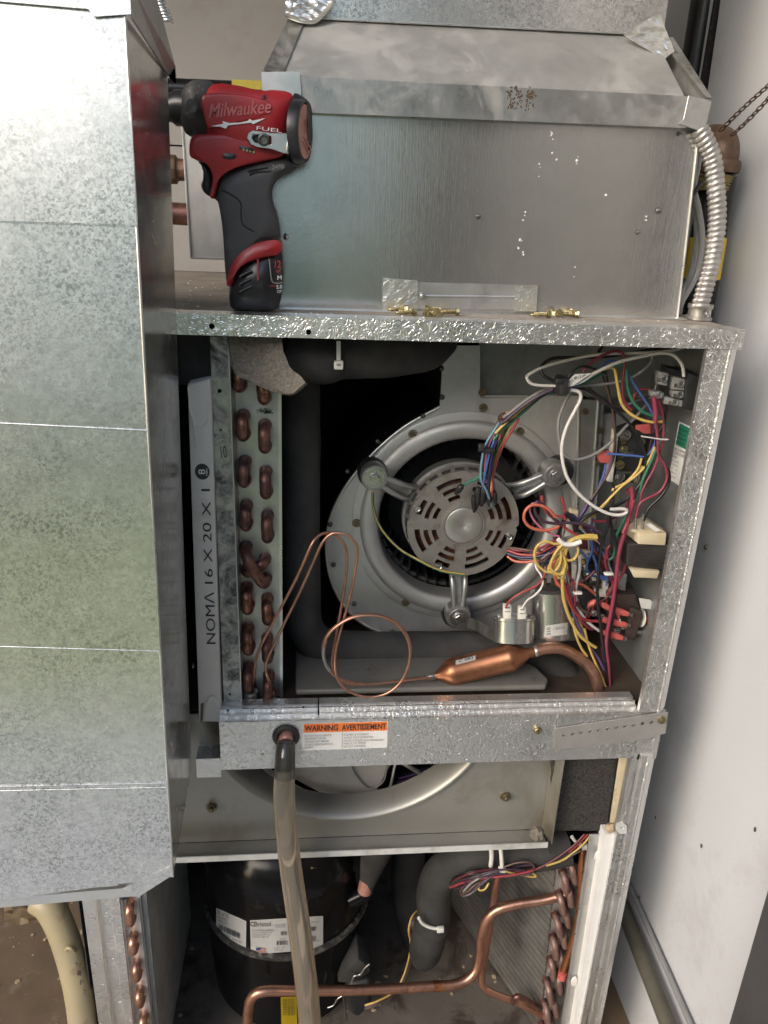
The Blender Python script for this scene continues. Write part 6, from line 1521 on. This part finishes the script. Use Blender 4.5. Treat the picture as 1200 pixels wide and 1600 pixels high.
# big insulated elbow at the right
k14 = lambda x, y: (560+x/3, 1290+y/3)
IP = thing('insulated_elbow', P(700, 1400, .13), 'large black foam insulated elbow pipe in the lower compartment', 'pipe')
g = BM(); tube(g, [P(*k14(980, 95), .052), P(*k14(900, 112), .052), P(*k14(800, 126), .058), P(*k14(680, 134), .065), P(*k14(560, 146), .075), P(*k14(455, 176), .085), P(*k14(382, 232), .095), P(*k14(355, 310), .10), P(*k14(352, 400), .10), P(*k14(350, 470), .10)], .0265, 30, 7)
for v in g.verts: v.co += V((1, 0, 1))*(.0012*noise.noise(v.co*30))
obj('foam_sleeve', g, MT['foam_tube'], IP, 60)
g = BM(); tube(g, [P(*k14(345, 440), .112), P(*k14(330, 520), .115), P(*k14(312, 590), .12), P(*k14(300, 628), .13)], [.0265, .0280, .0262, .0180], 26, 6); obj('foam_end', g, MT['foam_tube'], IP, 60)
g = BM(); a, b = P(*k14(884, 60), .024), P(*k14(900, 130), .024); tube(g, [a, b], .0012, 5, smooth=False); obj('sleeve_joint', g, MT['black_print'], IP)
def band_tie(pts, Y, lab_, r=.0030, head=None):
    T = thing('cable_tie', P(*pts[0], Y), lab_, 'cable tie'); g = BM(); tube(g, [P(*p, Y) for p in pts], r, 8); 
    for v in g.verts: pass
    obj('strap', g, MT['nylon'], T, 60)
    if head:
        g = BM(); obox(g, P(*head, Y-.003), XA*.0052, YA*.003, ZA*.0045); bevel(g, .0012, 2); obj('head', g, MT['nylon'], T, 40)
band_tie([k14(612, 65), k14(622, 110), k14(624, 150), k14(620, 190)], .036, 'left upright nylon tie over the insulated elbow', .0032)
band_tie([k14(660, 65), k14(668, 120), k14(672, 170), k14(674, 205), k14(680, 235)], .032, 'right upright nylon tie holding the coiled wire bundle', .0030, k14(672, 207))
band_tie([k14(282, 432), k14(300, 458), k14(335, 476), k14(375, 483), k14(400, 475)], .0700, 'nylon tie round the lower end of the insulated elbow', .0026, k14(384, 487))
# rear grey pipe
g = BM(); tube(g, [P(*k14(240, 20), .30), P(*k14(235, 150), .29), P(*k14(232, 320), .28), P(*k14(262, 470), .26), P(*k14(285, 540), .25)], .030, 22); o = obj('insulated_pipe', g, MT['foam_tube'], None, 60); tag(o, 'dark insulated pipe dropping behind the elbow in the lower compartment', 'pipe')
# copper lines
C1 = thing('copper_line', P(600, 1550, .05), 'long copper line running across in front of the compressor then up to the condenser coil', 'pipe')
g = BM(); tube(g, [P(386, 1640, .03), P(387, 1590, .03), P(393, 1560, .03), P(412, 1549, .03), P(460, 1548, .035), P(560, 1547, .045), P(660, 1542, .055), P(712, 1538, .06), P(738, 1524, .065), P(749, 1500, .07), P(752, 1465, .07), P(760, 1438, .07), P(778, 1421, .07), P(810, 1412, .07), P(850, 1406, .068), (P(888, 1396, .066))], .0074, 18, 7); obj('tube', g, MT['copper'], C1, 60)
g = BM(); lathe(g, P(892, 1396, .066), V((-1, 0, .12)), [(0, -.003), (.0074, -.002), (.0082, .003), (.0074, .010)], 18); obj('tube_end', g, MT['copper_dark'], C1, 50)
g = BM(); tube(g, [P(676, 1541, .0567), P(690, 1540.5, .0582)], .0080, 18, smooth=False); obj('solder_joint', g, MT['copper_new'], C1, 60)
C2 = thing('copper_line', P(770, 1560, .09), 'thinner copper line behind dropping straight down then bending right along the floor', 'pipe')
g = BM(); tube(g, [P(778, 1366, .10), P(772, 1400, .10), P(766, 1440, .10), P(760, 1480, .095), P(753, 1520, .09), P(756, 1543, .085), P(780, 1556, .08), P(810, 1567, .075), P(836, 1580, .07), P(856, 1592, .07), P(866, 1625, .07)], .0058, 14); obj('tube', g, MT['copper'], C2, 60)
g = BM(); tube(g, [P(800, 1566, .07), P(808, 1557, .068), P(822, 1562, .068), P(842, 1576, .066)], .0046, 12); obj('branch_tube', g, MT['copper_dark'], C2, 60)
C3 = thing('copper_line', P(882, 1525, .035), 'straight upright copper tube in front of the condenser coil bends', 'pipe')
g = BM(); tube(g, [P(911, 1318, .05), P(909, 1370, .045), P(905, 1430, .04), P(893, 1480, .038), P(879, 1522, .036)], .0060, 14); obj('tube', g, MT['copper_new'], C3, 60)
g = BM(); tube(g, [P(880, 1518, .035), P(878, 1528, .035)], .0068, 14, smooth=False); obj('tube_cap', g, MT['pink'], C3, 60)
# wires of the lower compartment
LW = thing('lower_wiring', P(780, 1360, .09), 'bundle of red yellow and purple wires tied in loops under the insulated elbow', 'wires')
for i, (m, pts) in enumerate((('red', [(1075, 40), (1010, 105), (930, 165), (860, 192), (800, 215), (700, 235), (600, 245), (500, 265), (430, 290)]), ('yellow', [(1085, 50), (1040, 100), (960, 160), (880, 188)]), ('maroon', [(1060, 40), (1000, 100), (900, 170), (820, 205), (680, 222)]),
      ('black', [(1040, 120), (960, 160), (860, 190), (740, 205), (560, 225), (470, 240), (430, 270)]), ('plum', [(700, 205), (760, 190), (815, 185), (826, 205), (790, 225), (700, 230), (600, 225), (520, 250), (480, 300), (490, 325), (540, 300), (600, 255), (660, 215)]),
      ('brown', [(680, 195), (740, 175), (800, 172), (824, 198), (800, 228), (720, 236), (640, 240), (560, 270), (510, 310), (480, 320), (490, 290), (560, 240), (640, 215)]), ('plum', [(640, 225), (560, 250), (500, 280), (455, 298), (480, 260), (560, 232), (640, 212), (720, 205), (780, 210)]),
      ('yellow', [(690, 215), (760, 230), (820, 240), (830, 232), (800, 215)]), ('yellow', [(660, 215), (610, 250), (570, 275), (565, 300), (590, 300), (612, 270)]), ('grey', [(660, 210), (600, 232), (540, 262), (500, 300), (486, 326), (520, 320), (560, 290), (620, 240)]),
      ('maroon', [(440, 260), (520, 225), (600, 208), (680, 200)]), ('black', [(440, 250), (500, 222), (560, 210), (640, 205)]))):
    w(m, [(*k14(x, y), .026+.004*math.sin(i*1.7+j)+(.05 if x < 520 else 0)*(520-x)/100*.5) for j, (x, y) in enumerate(pts)], par=LW, r=.0021)
LV = thing('sensor_wires', P(640, 1500, .12), 'yellow and maroon wires running down behind the elbow to the compressor', 'wires')
for i, m in enumerate(('yellow', 'maroon', 'black', 'brown')):
    w(m, [(*k14(280+i*4, 395), .15), (*k14(250+i*5, 430), .14), (*k14(236+i*6, 490), .13), (*k14(245+i*5, 560), .135), (*k14(232+i*4, 640), .13), (*k14(205+i*4, 720), .12), (*k14(165+i*3, 780), .11), (*k14(90+i*2, 822+i*5), .10), (*k14(30, 842+i*6), .10)], par=LV, r=.0021)
cable_ = band_tie([k14(1000, 52), k14(1020, 75), k14(1050, 95), k14(1075, 102)], .040, 'nylon tie holding the red and yellow wires by the foam block', .0026, k14(1062, 98))
# foam block, cream strip
FBk = [P(866, 1170, .022), P(967, 1168, .022), P(960, 1230, .022), P(948, 1299, .022), P(852, 1299, .022), P(860, 1240, .022)]
g = BM(); prism(g, FBk, (0, .045, 0)); bevel(g, .002, 2)
bmesh.ops.subdivide_edges(g, edges=g.edges[:], cuts=5, use_grid_fill=True)
for v in g.verts: v.co += V((.0008, .0016, .0008))*noise.noise(v.co*180)
o = obj('foam_block', g, MT['foam_black'], None); tag(o, 'black coarse foam block filling the gap under the perforated strap', 'foam')
g = BM(); prism(g, [P(970, 1168, .016), P(985, 1168, .016), P(966, 1300, .016), P(951, 1300, .016)], (0, .002, 0)); obj('cream_strip', fix(g), MT['cream'], CB)
g = BM(); pts = [P(x, y, -.0008) for x, y in ((964, 1286), (973, 1285), (980, 1291), (979, 1303), (968, 1303), (962, 1296))]; holed(g, pts, [circ(P(972, 1294, -.0008), .0022, XA, ZA, 10)], (0, .0008, 0)); obj('torn_tab', g, MT['white_edge'], CB)
g = BM(); bmesh.ops.create_icosphere(g, subdivisions=2, radius=.006)
for v in g.verts: v.co *= 1+.5*noise.noise(v.co*300)
bmesh.ops.translate(g, verts=g.verts, vec=P(953, 1293, .01)); o = obj('putty_lump', g, MT['debris'], None, 60); tag(o, 'tiny brown lump at the lower right corner of the foam block', 'putty')
# white insulation strip and inner sheets left of the lower post
g = BM(); q = [P(946, 1304, .004), P(962, 1304, .004), P(912, 1630, .004), P(893, 1630, .004)]; prism(g, q, (0, .02, 0)); obj('insulation_strip', fix(g), MT['paper'], CB)
g = BM(); q = [P(921, 1304, .02), P(948, 1304, .02), P(900, 1630, .02), P(872, 1630, .02)]; prism(g, q, (0, .0015, 0)); obj('inner_sheet', fix(g), MT['coil_plate'], CB)
g = BM(); tube(g, [P(921, 1310, .018), P(884, 1560, .018)], .0012, 6, smooth=False); obj('sheet_hem', g, MT['edge'], CB, 60)
for x, y in ((934, 1337), (897, 1533)):
    g = BM(); lathe(g, P(x, y, .016), V((.1, -1, 0)), [(.0052, 0), (.0046, .0016), (.002, .0022), (0, .0022)], 16)
    for v in g.verts: v.co.z = P(x, y, .016).z+(v.co.z-P(x, y, .016).z)*1.9
    obj('plastic_clip', g, MT['nylon'], CB, 40)
# condenser coil on the right: fins + bends
RC = thing('condenser_coil', P(870, 1560, .06), 'finned condenser coil slanting back at the right of the lower compartment', 'coil')
fa, fb2 = P(868, 1352, .07), P(846, 1600, .07)   # near edge
back = V((-.135, .34, 0))
nf = 46
for k in range(26):
    t_ = k/26; a = fa.lerp(fb2, 1.0)*0
    z = fa.z-(fa.z-FZ-.02)*t_
    p = V((fa.x+(fb2.x-fa.x)*t_*.9, fa.y, z)); h_ = (fa.z-FZ-.02)/26*.42
    g = BM(); prism(g, [p, p+V((0, 0, -h_*2)), p+back+V((0, 0, -h_*2)), p+back], (.004, .0018, 0)); obj('fin_row', fix(g), MT['fin'], RC)
g = BM(); prism(g, [fa+V((.006, .002, 0)), V((fb2.x+.006, fb2.y+.002, FZ+.02)), V((fb2.x+.006, fb2.y+.002, FZ+.02))+back, fa+V((.006, .002, 0))+back], (.03, .012, 0)); obj('fin_core', fix(g), MT['inner_dark'], RC)
g = BM(); prism(g, [fa+V((.001, -.002, .004)), fa+V((.055, -.002, .004)), V((fb2.x+.055, fb2.y-.002, FZ+.02)), V((fb2.x+.001, fb2.y-.002, FZ+.02))], (0, .0016, 0)); obj('end_plate', fix(g), MT['coil_plate'], RC)
def cbend(p, q, out, r, par, m='copper_dark'):
    o_ = V((0, -out, 0)); d = q-p; g = BM(); tube(g, [p+V((0, .004, 0)), p+o_*.5, p+o_*.9+d*.12, p+o_+d*.32, p+o_+d*.68, q+o_*.9-d*.12, q+o_*.5, q+V((0, .004, 0))], r, 12, 5); obj('return_bend', g, MT[m], par, 60)
for k in range(8):
    for j in (0, 1):
        y = 1344+34*k+j*15; x = 889-(y-1350)*.135-j*11
        a = P(x+rnd.uniform(-1.5, 1.5), y, .068); b = P(x+3+rnd.uniform(-1, 3), y+24+rnd.uniform(-2, 2), .068)
        cbend(a, b, rnd.uniform(.013, .021), .0052, RC, 'copper_grey')
        g = BM(); lathe(g, a, -YA, [(.0052, .001), (.0064, .001), (.0064, .006), (.0054, .008)], 14); obj('braze_collar', g, MT['copper_dark'], RC, 40)
# left condenser coil
LC = thing('condenser_coil', P(215, 1590, .01), 'finned condenser coil with five pale copper bends at the lower left post', 'coil')
k12 = lambda x, y: (x/3, 1340+y/3)
g = BM(); prism(g, [P(*k12(572, 200), .010), P(*k12(648, 196), .010), P(*k12(722, 860), .010), P(*k12(640, 860), .010)], (0, .0015, 0)); obj('end_plate', fix(g), MT['coil_plate'], LC)
g = BM(); prism(g, [P(*k12(566, 200), .006), P(*k12(573, 200), .006), P(*k12(641, 860), .006), P(*k12(633, 860), .006)], (0, .004, 0)); obj('plate_flange', fix(g), MT['edge'], LC)
for x0, y0, x1, y1 in ((614, 196, 620, 290), (630, 345, 634, 420), (646, 472, 650, 545), (660, 598, 664, 668), (676, 722, 680, 800)):
    cbend(P(*k12(x0, y0+12), .010), P(*k12(x1, y1-12), .010), .013, .0058, LC, 'copper')
nfl = 60; e0, e1 = P(*k12(652, 190), .0135), P(*k12(726, 860), .0135)
for k in range(nfl):
    yy_ = .0135+.0053*k; g = BM()
    zt0 = -.60; g2 = [V((e0.x+.001, yy_, zt0)), V((e0.x-.03, yy_, zt0)), V((e1.x-.03, yy_, FZ+.02)), V((e0.x+.001+(e1.x-e0.x)*1.0, yy_, FZ+.02))]
    prism(g, g2, (0, .0034, 0)); obj('fin', fix(g), MT['fin_brightened'], LC)
g = BM(); prism(g, [V((e0.x-.002, .0136, -.6)), V((e0.x-.032, .0136, -.6)), V((e1.x-.032, .0136, FZ+.02)), V((e1.x-.002, .0136, FZ+.02))], (0, .32, 0)); obj('fin_core', fix(g), MT['inner_dark'], LC)

# ================================================================ outside lower left and right
PV = thing('cream_drain_pipe', P(130, 1600, -.02), 'aged cream plastic pipe bending down between box and left post', 'pipe')
g = BM(); tube(g, [P(*k12(190, 190), .08), P(*k12(235, 232), .07), P(*k12(280, 320), .06), P(*k12(320, 430), .05), P(*k12(352, 550), .04), P(*k12(376, 680), .03), P(*k12(395, 850), .02)], [.022, .0205, .0195, .0195, .0195, .0195, .0195], 24); obj('pipe_wall', g, MT['pvc'], PV, 60)
g = BM(); tube(g, [P(*k12(292, 425), .048), P(*k12(302, 440), .045), P(*k12(318, 424), .0305), P(*k12(340, 428), .03), P(*k12(352, 440), .04)], .0026, 8); obj('glue_bead', g, MT['pvc'], PV, 60)
for i, s in enumerate(('+', '1', 'F', 'T')):
    a = k12(350+i*12, 505+i*45); text(s, P(a[0], a[1], .018-.004*i), P(a[0]+6, a[1]+1, .018-.004*i), P(a[0]+1, a[1]-8, .018-.004*i), MT['brown_plastic'], PV, name='pipe_print')
g = BM()
rows = []
for i in range(9):
    rows.append([g.verts.new(P(*k12(20+i*38, 215+j*22+12*math.sin(i*1.3+j*2)+(8-abs(i-4))*3*j*.5), .09+.02*math.sin(i+j*2.2))) for j in range(4)])
for A_, B_ in zip(rows, rows[1:]):
    for k in range(3): g.faces.new((A_[k], A_[k+1], B_[k+1], B_[k]))
bmesh.ops.solidify(g, geom=g.faces[:], thickness=.002); o = obj('torn_rag', fix(g), MT['debris'], None, 40); tag(o, 'torn beige debris lying on the floor under the left box', 'debris')
g = BM(); rr_ = random.Random(3)
for k in range(190):
    x, y = rr_.uniform(-.45, -.19), rr_.uniform(-.2, .4)
    if k > 150: x, y = rr_.uniform(-.16, .5), rr_.uniform(.0, .5)
    z = FZ if x < -.19 else FZ+.016; r = abs(rr_.gauss(.002, .0015))+.0006
    prism(g, [V((x+math.cos(t*1.26)*r*rr_.uniform(.5, 1.3), y+math.sin(t*1.26)*r*rr_.uniform(.5, 1.3), z+.0003)) for t in range(5)], (0, 0, r*.5))
o = obj('floor_debris', fix(g), MT['debris']); tag(o, 'bits of dry debris scattered over the muddy floor', 'debris', kind='stuff')
# timber block left of coil on floor
g = BM(); box(g, (-.19, .02, FZ+.001), (-.175, .5, FZ+.30)); o = obj('board_edge', g, MT['rustpan'], CB)
# pipes at the foot of the wall on the right
k15 = lambda x, y: (860+x/3.2, 1100+y/3.2)
g = BM(); a, b = PX(*k15(370, 1040), .632), PX(*k15(620, 1680), .632); tube(g, [a+(a-b)*.3, b+(b-a)*.2], .0125, 16, smooth=False); o = obj('wall_pipe', g, MT['dark_panel'], None, 60); tag(o, 'thick dark olive pipe slanting down along the side wall', 'pipe'); o.data.materials[0] = plain('olive_grey_pipe', (0.10, 0.092, 0.07), .5, .1)
g = BM(); a, b = PX(*k15(430, 985), .648), PX(*k15(735, 1680), .648); tube(g, [a+(a-b)*.15, b+(b-a)*.2], .0045, 12, smooth=False); o = obj('wall_cable', g, MT['w_grey'], None, 60); tag(o, 'thin grey cable running beside the slanting wall pipe', 'cable')
# nail holes and marks on the wall
for x, y in ((520, 568), (440, 965), (748, 710), (1015, 628), (474, 1090)):
    c = PX(*k15(x, y), WX-.0035); g = BM(); lathe(g, c+V((.002, 0, 0)), -XA, [(.0022, 0), (.0020, .0006), (.0009, .0009), (0, .0005)], 9)
    for v in g.verts: v.co.z = c.z+(v.co.z-c.z)*1.6
    o = obj('nail_hole', g, MT['screw_dull'], None); tag(o, {520: 'dark nail mark on the wall beside the lower post', 440: 'long nail mark on the wall just above the slanting pipe', 748: 'faint nail mark in the middle of the bright wall', 1015: 'nail mark near the right edge of the bright wall', 474: 'small nail mark beside the top of the thin wall cable'}[x], 'nail')
g = BM(); c = PX(1103, 855, WX-.004); lathe(g, c, -XA, [(.004, 0), (.003, .002), (0, .003)], 10); o = obj('wall_screw', g, MT['screw_dull'], None, 40); tag(o, 'brown screw head in the wall beside the middle of the right post', 'screw')
# dark cover leaning at the lower right
e = PX(1171, 1487, .612); g = BM(); box(g, (.612, -1.30, FZ+.01), (.650, e.y, .80)); bevel(g, .002, 2); o = obj('door_leaf', g, plain('dark_grey_door', (.07, .068, .07), .55, 0, .1, 14, .1), None, 40); tag(o, 'dark grey open door leaf folded against the wall at the bottom right', 'door')

# ================================================================ impact driver
kd = lambda x, y: (240+x/3.811, 100+y/3.811)
YDR = .045
DR = thing('impact_driver', P(402, 483, YDR), 'red and black cordless impact driver standing on its battery on the cabinet top', 'impact driver')
def D(pts, Y=YDR): return [P(*kd(x, y), Y) for x, y in pts]
def part(name, pts, h, r, m, it=2, yc=YDR, parent=None, smooth=50, y1=None):
    g = BM(); puff(g, D(pts), yc-h, yc+h if y1 is None else y1, r, it); return obj(name, g, MT[m], parent or DR, smooth)
# nose
part('nose_boot', [(172, 210), (188, 145), (250, 102), (400, 122), (400, 440), (215, 442), (182, 385), (166, 300)], .0250, .013, 'nose')
g = BM(); ca_ = P(*kd(170, 263), YDR); lathe(g, ca_, -XA, [(.0155, -.01), (.0155, .006), (.0125, .010), (.0125, .017), (.0095, .019), (.0095, .021), (0, .021)], 28); obj('collet', g, MT['tool_black'], DR, 40)
# red housing: head and lower shield
part('housing', [(385, 124), (530, 145), (650, 178), (700, 165), (828, 180), (833, 245), (805, 330), (803, 470), (795, 540), (640, 560), (430, 590), (332, 560), (325, 380), (292, 215), (330, 160)], .0262, .0125, 'red')
part('lower_housing', [(300, 432), (500, 420), (800, 470), (792, 556), (640, 592), (415, 642), (400, 700), (385, 760), (372, 808), (352, 800), (352, 780), (372, 700), (368, 640), (330, 592), (242, 572), (230, 540), (235, 462), (262, 436)], .0245, .0032, 'red')
part('housing_plate', [(300, 225), (345, 195), (560, 205), (690, 240), (712, 262), (705, 330), (560, 362), (350, 405), (332, 380)], .0270, .0016, 'red')
g = BM(); a = D([(652, 180), (662, 182), (654, 212), (646, 210)], YDR-.0267); prism(g, a, (0, .004, 0)); obj('seam', fix(g), MT['black_print'], DR)
# trigger
part('trigger', [(265, 580), (330, 598), (366, 640), (380, 700), (362, 790), (330, 788), (298, 760), (286, 722), (302, 685), (306, 640), (288, 605)], .0115, .005, 'tool_black')
# grip
part('grip', [(415, 640), (640, 588), (795, 548), (850, 580), (862, 612), (820, 640), (750, 668), (704, 700), (690, 755), (712, 830), (740, 910), (752, 980), (758, 1060), (620, 1080), (500, 1140), (462, 1300), (444, 1310), (432, 1200), (425, 1050), (412, 880), (392, 820), (372, 806), (395, 720)], .0225, .0085, 'grip')
# grip texture panel seams
for i, pp in enumerate(([(395, 740), (430, 760), (480, 790), (520, 830), (520, 900), (535, 960), (600, 1000)], [(570, 662), (600, 648), (640, 642), (700, 640)], [(600, 1062), (650, 1035), (750, 1022)], [(560, 640), (620, 625), (680, 612)])):
    g = BM(); tube(g, D(pp, YDR-.0224), .0007, 6); obj('grip_seam', g, MT['tool_black'], DR, 60)
# rear cap
part('rear_cap', [(835, 185), (872, 195), (930, 240), (945, 292), (944, 480), (905, 570), (868, 612), (835, 596), (800, 560), (826, 500), (812, 420), (806, 330), (822, 250)], .0268, .011, 'tool_black')
nd = V((.962, -.27, 0)).normalized(); dc = P(*kd(905, 405), YDR-.0235)
g = BM(); lathe(g, dc-nd*.006, nd, [(.0268, -.004), (.0270, .003), (.0258, .0055), (.0240, .0062), (.0236, .0048), (0, .0048)], 48, ZA); obj('rear_ring', g, MT['tool_black'], DR, 40)
g = BM(); lathe(g, dc-nd*.006, nd, [(.0232, .0049), (.0228, .0060), (.012, .0066), (0, .0067)], 48, ZA); dsc = obj('rear_disc', g, MT['rosegold'], DR, 40)
ud = nd.cross(ZA).normalized(); 
if ud.dot(RT) < 0: ud = -ud
cdsc = dc+nd*.0006
g = BM(); tube(g, [cdsc-ud*.010-ZA*.004+nd*.0003, cdsc+ud*.014-ZA*.014+nd*.0003], .0012, 6, smooth=False); tube(g, [cdsc-ud*.013-ZA*.008+nd*.0003, cdsc+ud*.009-ZA*.018+nd*.0003], .0009, 6, smooth=False); obj('embossed_line', g, MT['rosegold'], dsc, 60)
text('M12', cdsc-ud*.008-ZA*.002, cdsc+ud*.010+ZA*.002, cdsc-ud*.008+ZA*.010, MT['copper_dark'], dsc, name='embossed_mark', off=.0009)
# rear vents
for y in (230, 268, 305, 345): 
    g = BM(); prism(g, D([(818, y), (832, y-6), (830, y+18), (814, y+22)], YDR-.0266), (0, .003, 0)); obj('vent', fix(g), MT['black_print'], DR)
# battery with red band
part('battery', [(462, 1290), (505, 1160), (620, 1100), (765, 1085), (772, 1200), (768, 1330), (752, 1440), (700, 1466), (560, 1472), (470, 1452), (456, 1400), (458, 1330)], .0245, .012, 'tool_black')
part('red_band', [(444, 1312), (452, 1262), (492, 1118), (620, 1058), (762, 1038), (764, 1130), (640, 1150), (524, 1184), (502, 1230), (476, 1314)], .0252, .004, 'red')
for i in range(3):
    y = 1248+i*46; g = BM(); tube(g, D([(512, y+20), (545, y), (585, y-16)], YDR-.0246), .0016, 8); obj('battery_rib', g, MT['tool_black'], DR, 60)
g = BM(); prism(g, D([(616, 1160), (624, 1160), (624, 1290), (616, 1290)], YDR-.0249), (0, .001, 0)); obj('battery_line', fix(g), MT['red_print'], DR)
g = BM(); tube(g, D([(688, 1160), (700, 1270), (712, 1300), (745, 1306), (768, 1300)], YDR-.0240), .0007, 6); obj('battery_line', g, MT['w_grey'], DR, 60)
Yb = YDR-.0252
def dtext(s, a, b, c, m, Y=Yb, **k): return text(s, P(*kd(*a), Y), P(*kd(*b), Y), P(*kd(*c), Y), MT[m], DR, name='tool_lettering', **k)
dtext('12', (722, 1215), (757, 1212), (722, 1172), 'red_print'); dtext('V', (726, 1245), (756, 1243), (726, 1226), 'red_print')
dtext('M', (738, 1285), (762, 1284), (738, 1260), 'white'); dtext('LITHIUM', (692, 1328), (728, 1326), (692, 1318), 'red_print'); dtext('5.0', (732, 1340), (764, 1336), (732, 1318), 'white'); dtext('CP', (736, 1362), (762, 1360), (736, 1348), 'white')
g = BM(); a = P(*kd(610, 1470), YDR); 
# lettering on the head
Yh_ = YDR-.0272
dtext('Milwaukee', (330, 322), (700, 292), (326, 238), 'rosegold', Yh_, shear=.25, bold=.01)
for o in [o for o in DR.children if o.name.startswith('tool_lettering')][-1:]: o.data.materials[0] = plain('raised_red_letters', (0.46, 0.12, 0.12), .35)
g = BM(); prism(g, D([(340, 370), (415, 356), (410, 340), (452, 352), (520, 348), (562, 338), (572, 326), (588, 338), (668, 322), (594, 358), (580, 349), (505, 358), (442, 366), (430, 386), (402, 374)], Yh_-.0002), (0, .0004, 0)); obj('lightning_mark', fix(g), MT['white'], DR)
dtext('FUEL', (612, 392), (762, 410), (614, 370), 'white', Yh_+.0004)
dtext('2498', (706, 630), (775, 622), (706, 602), 'w_grey', YDR-.0228)
# belt clip
g = BM(); Yc_ = YDR-.0330
oc = D([(556, 440), (562, 412), (588, 394), (630, 400), (705, 410), (818, 412), (822, 432), (806, 536), (768, 530), (702, 506), (616, 494), (578, 478)], Yc_); ic = D([(585, 440), (592, 418), (640, 420), (700, 430), (700, 480), (640, 476), (600, 465)], Yc_)
holed(g, oc, [ic], (0, .0018, 0)); bevel(g, .0004, 1); bc_ = obj('belt_clip', g, MT['steel'], DR)
g = BM(); prism(g, D([(800, 414), (822, 414), (806, 536), (785, 532)], Yc_-.003), (0, .006, 0)); bevel(g, .001, 2); obj('clip_fold', g, MT['steel'], bc_, 40)
part('clip_mount', [(565, 470), (600, 415), (700, 420), (705, 515), (600, 505)], .0285, .002, 'tool_black')
g = BM(); lathe(g, P(*kd(656, 452), Yc_+.001), -YA, [(.0058, -.003), (.0056, .0012), (.0038, .0022), (.0034, .0006), (0, .0002)], 24); obj('clip_screw', g, MT['screw_grey'], DR, 40)
part('mode_button', [(428, 540), (506, 546), (502, 574), (472, 584), (426, 575)], .0258, .001, 'tool_black', 1)
part('fuel_gauge', [(524, 498), (610, 515), (606, 538), (520, 521)], .0254, .0006, 'tool_black', 1)
for i in range(4):
    g = BM(); lathe(g, P(*kd(536+i*20, 511+i*5), YDR-.0256), -YA, [(.0012, 0), (.001, .0004), (0, .0005)], 10); obj('gauge_light', g, MT['brass'], DR, 40)

# ================================================================ outside, behind the camera (what the metal reflects)
g = BM(); box(g, (-9, -9.5, FZ), (9, -9.0, 3.7)); o = obj('reflected_house_wall', g, plain('pale_reflected_house', (.82, .78, .68), .8), None); tag(o, 'unseen pale house wall added across the lawn for the metal to reflect', 'wall')  # added house wall, its height and tint set for the metal's reflections
g = BM(); rr_ = random.Random(5)
for k in range(3500):
    c = V((rr_.uniform(-7, 5), rr_.uniform(-7.6, -6.6), FZ+rr_.uniform(0, 1.15))); s = rr_.uniform(.05, .11)
    d = V((rr_.uniform(-1, 1), rr_.uniform(-1, 1), rr_.uniform(-1, 1))).normalized(); e = d.orthogonal().normalized()
    g.faces.new([g.verts.new(c+d*s), g.verts.new(c+e*s*.5), g.verts.new(c-d*s), g.verts.new(c-e*s*.5)])
o = obj('garden_hedge', g, MT['leaf'], None); tag(o, 'low green hedge along the lawn behind the camera', 'hedge', kind='stuff')
g = BM(); box(g, (.39, -1.42, FZ), (.45, -1.34, 1.4)); o = obj('door_post', g, MT['trim'], None); tag(o, 'cream door post at the closet entrance behind the camera', 'post')
g = BM(); box(g, (.455, -1.42, FZ), (1.2, -1.34, 1.4)); o = obj('dark_reflection_wall', g, plain('dark_for_reflection', (.10,.10,.10), .8), None); tag(o, kind='structure')  # unseen wall added dark, to darken what the duct sheet reflects
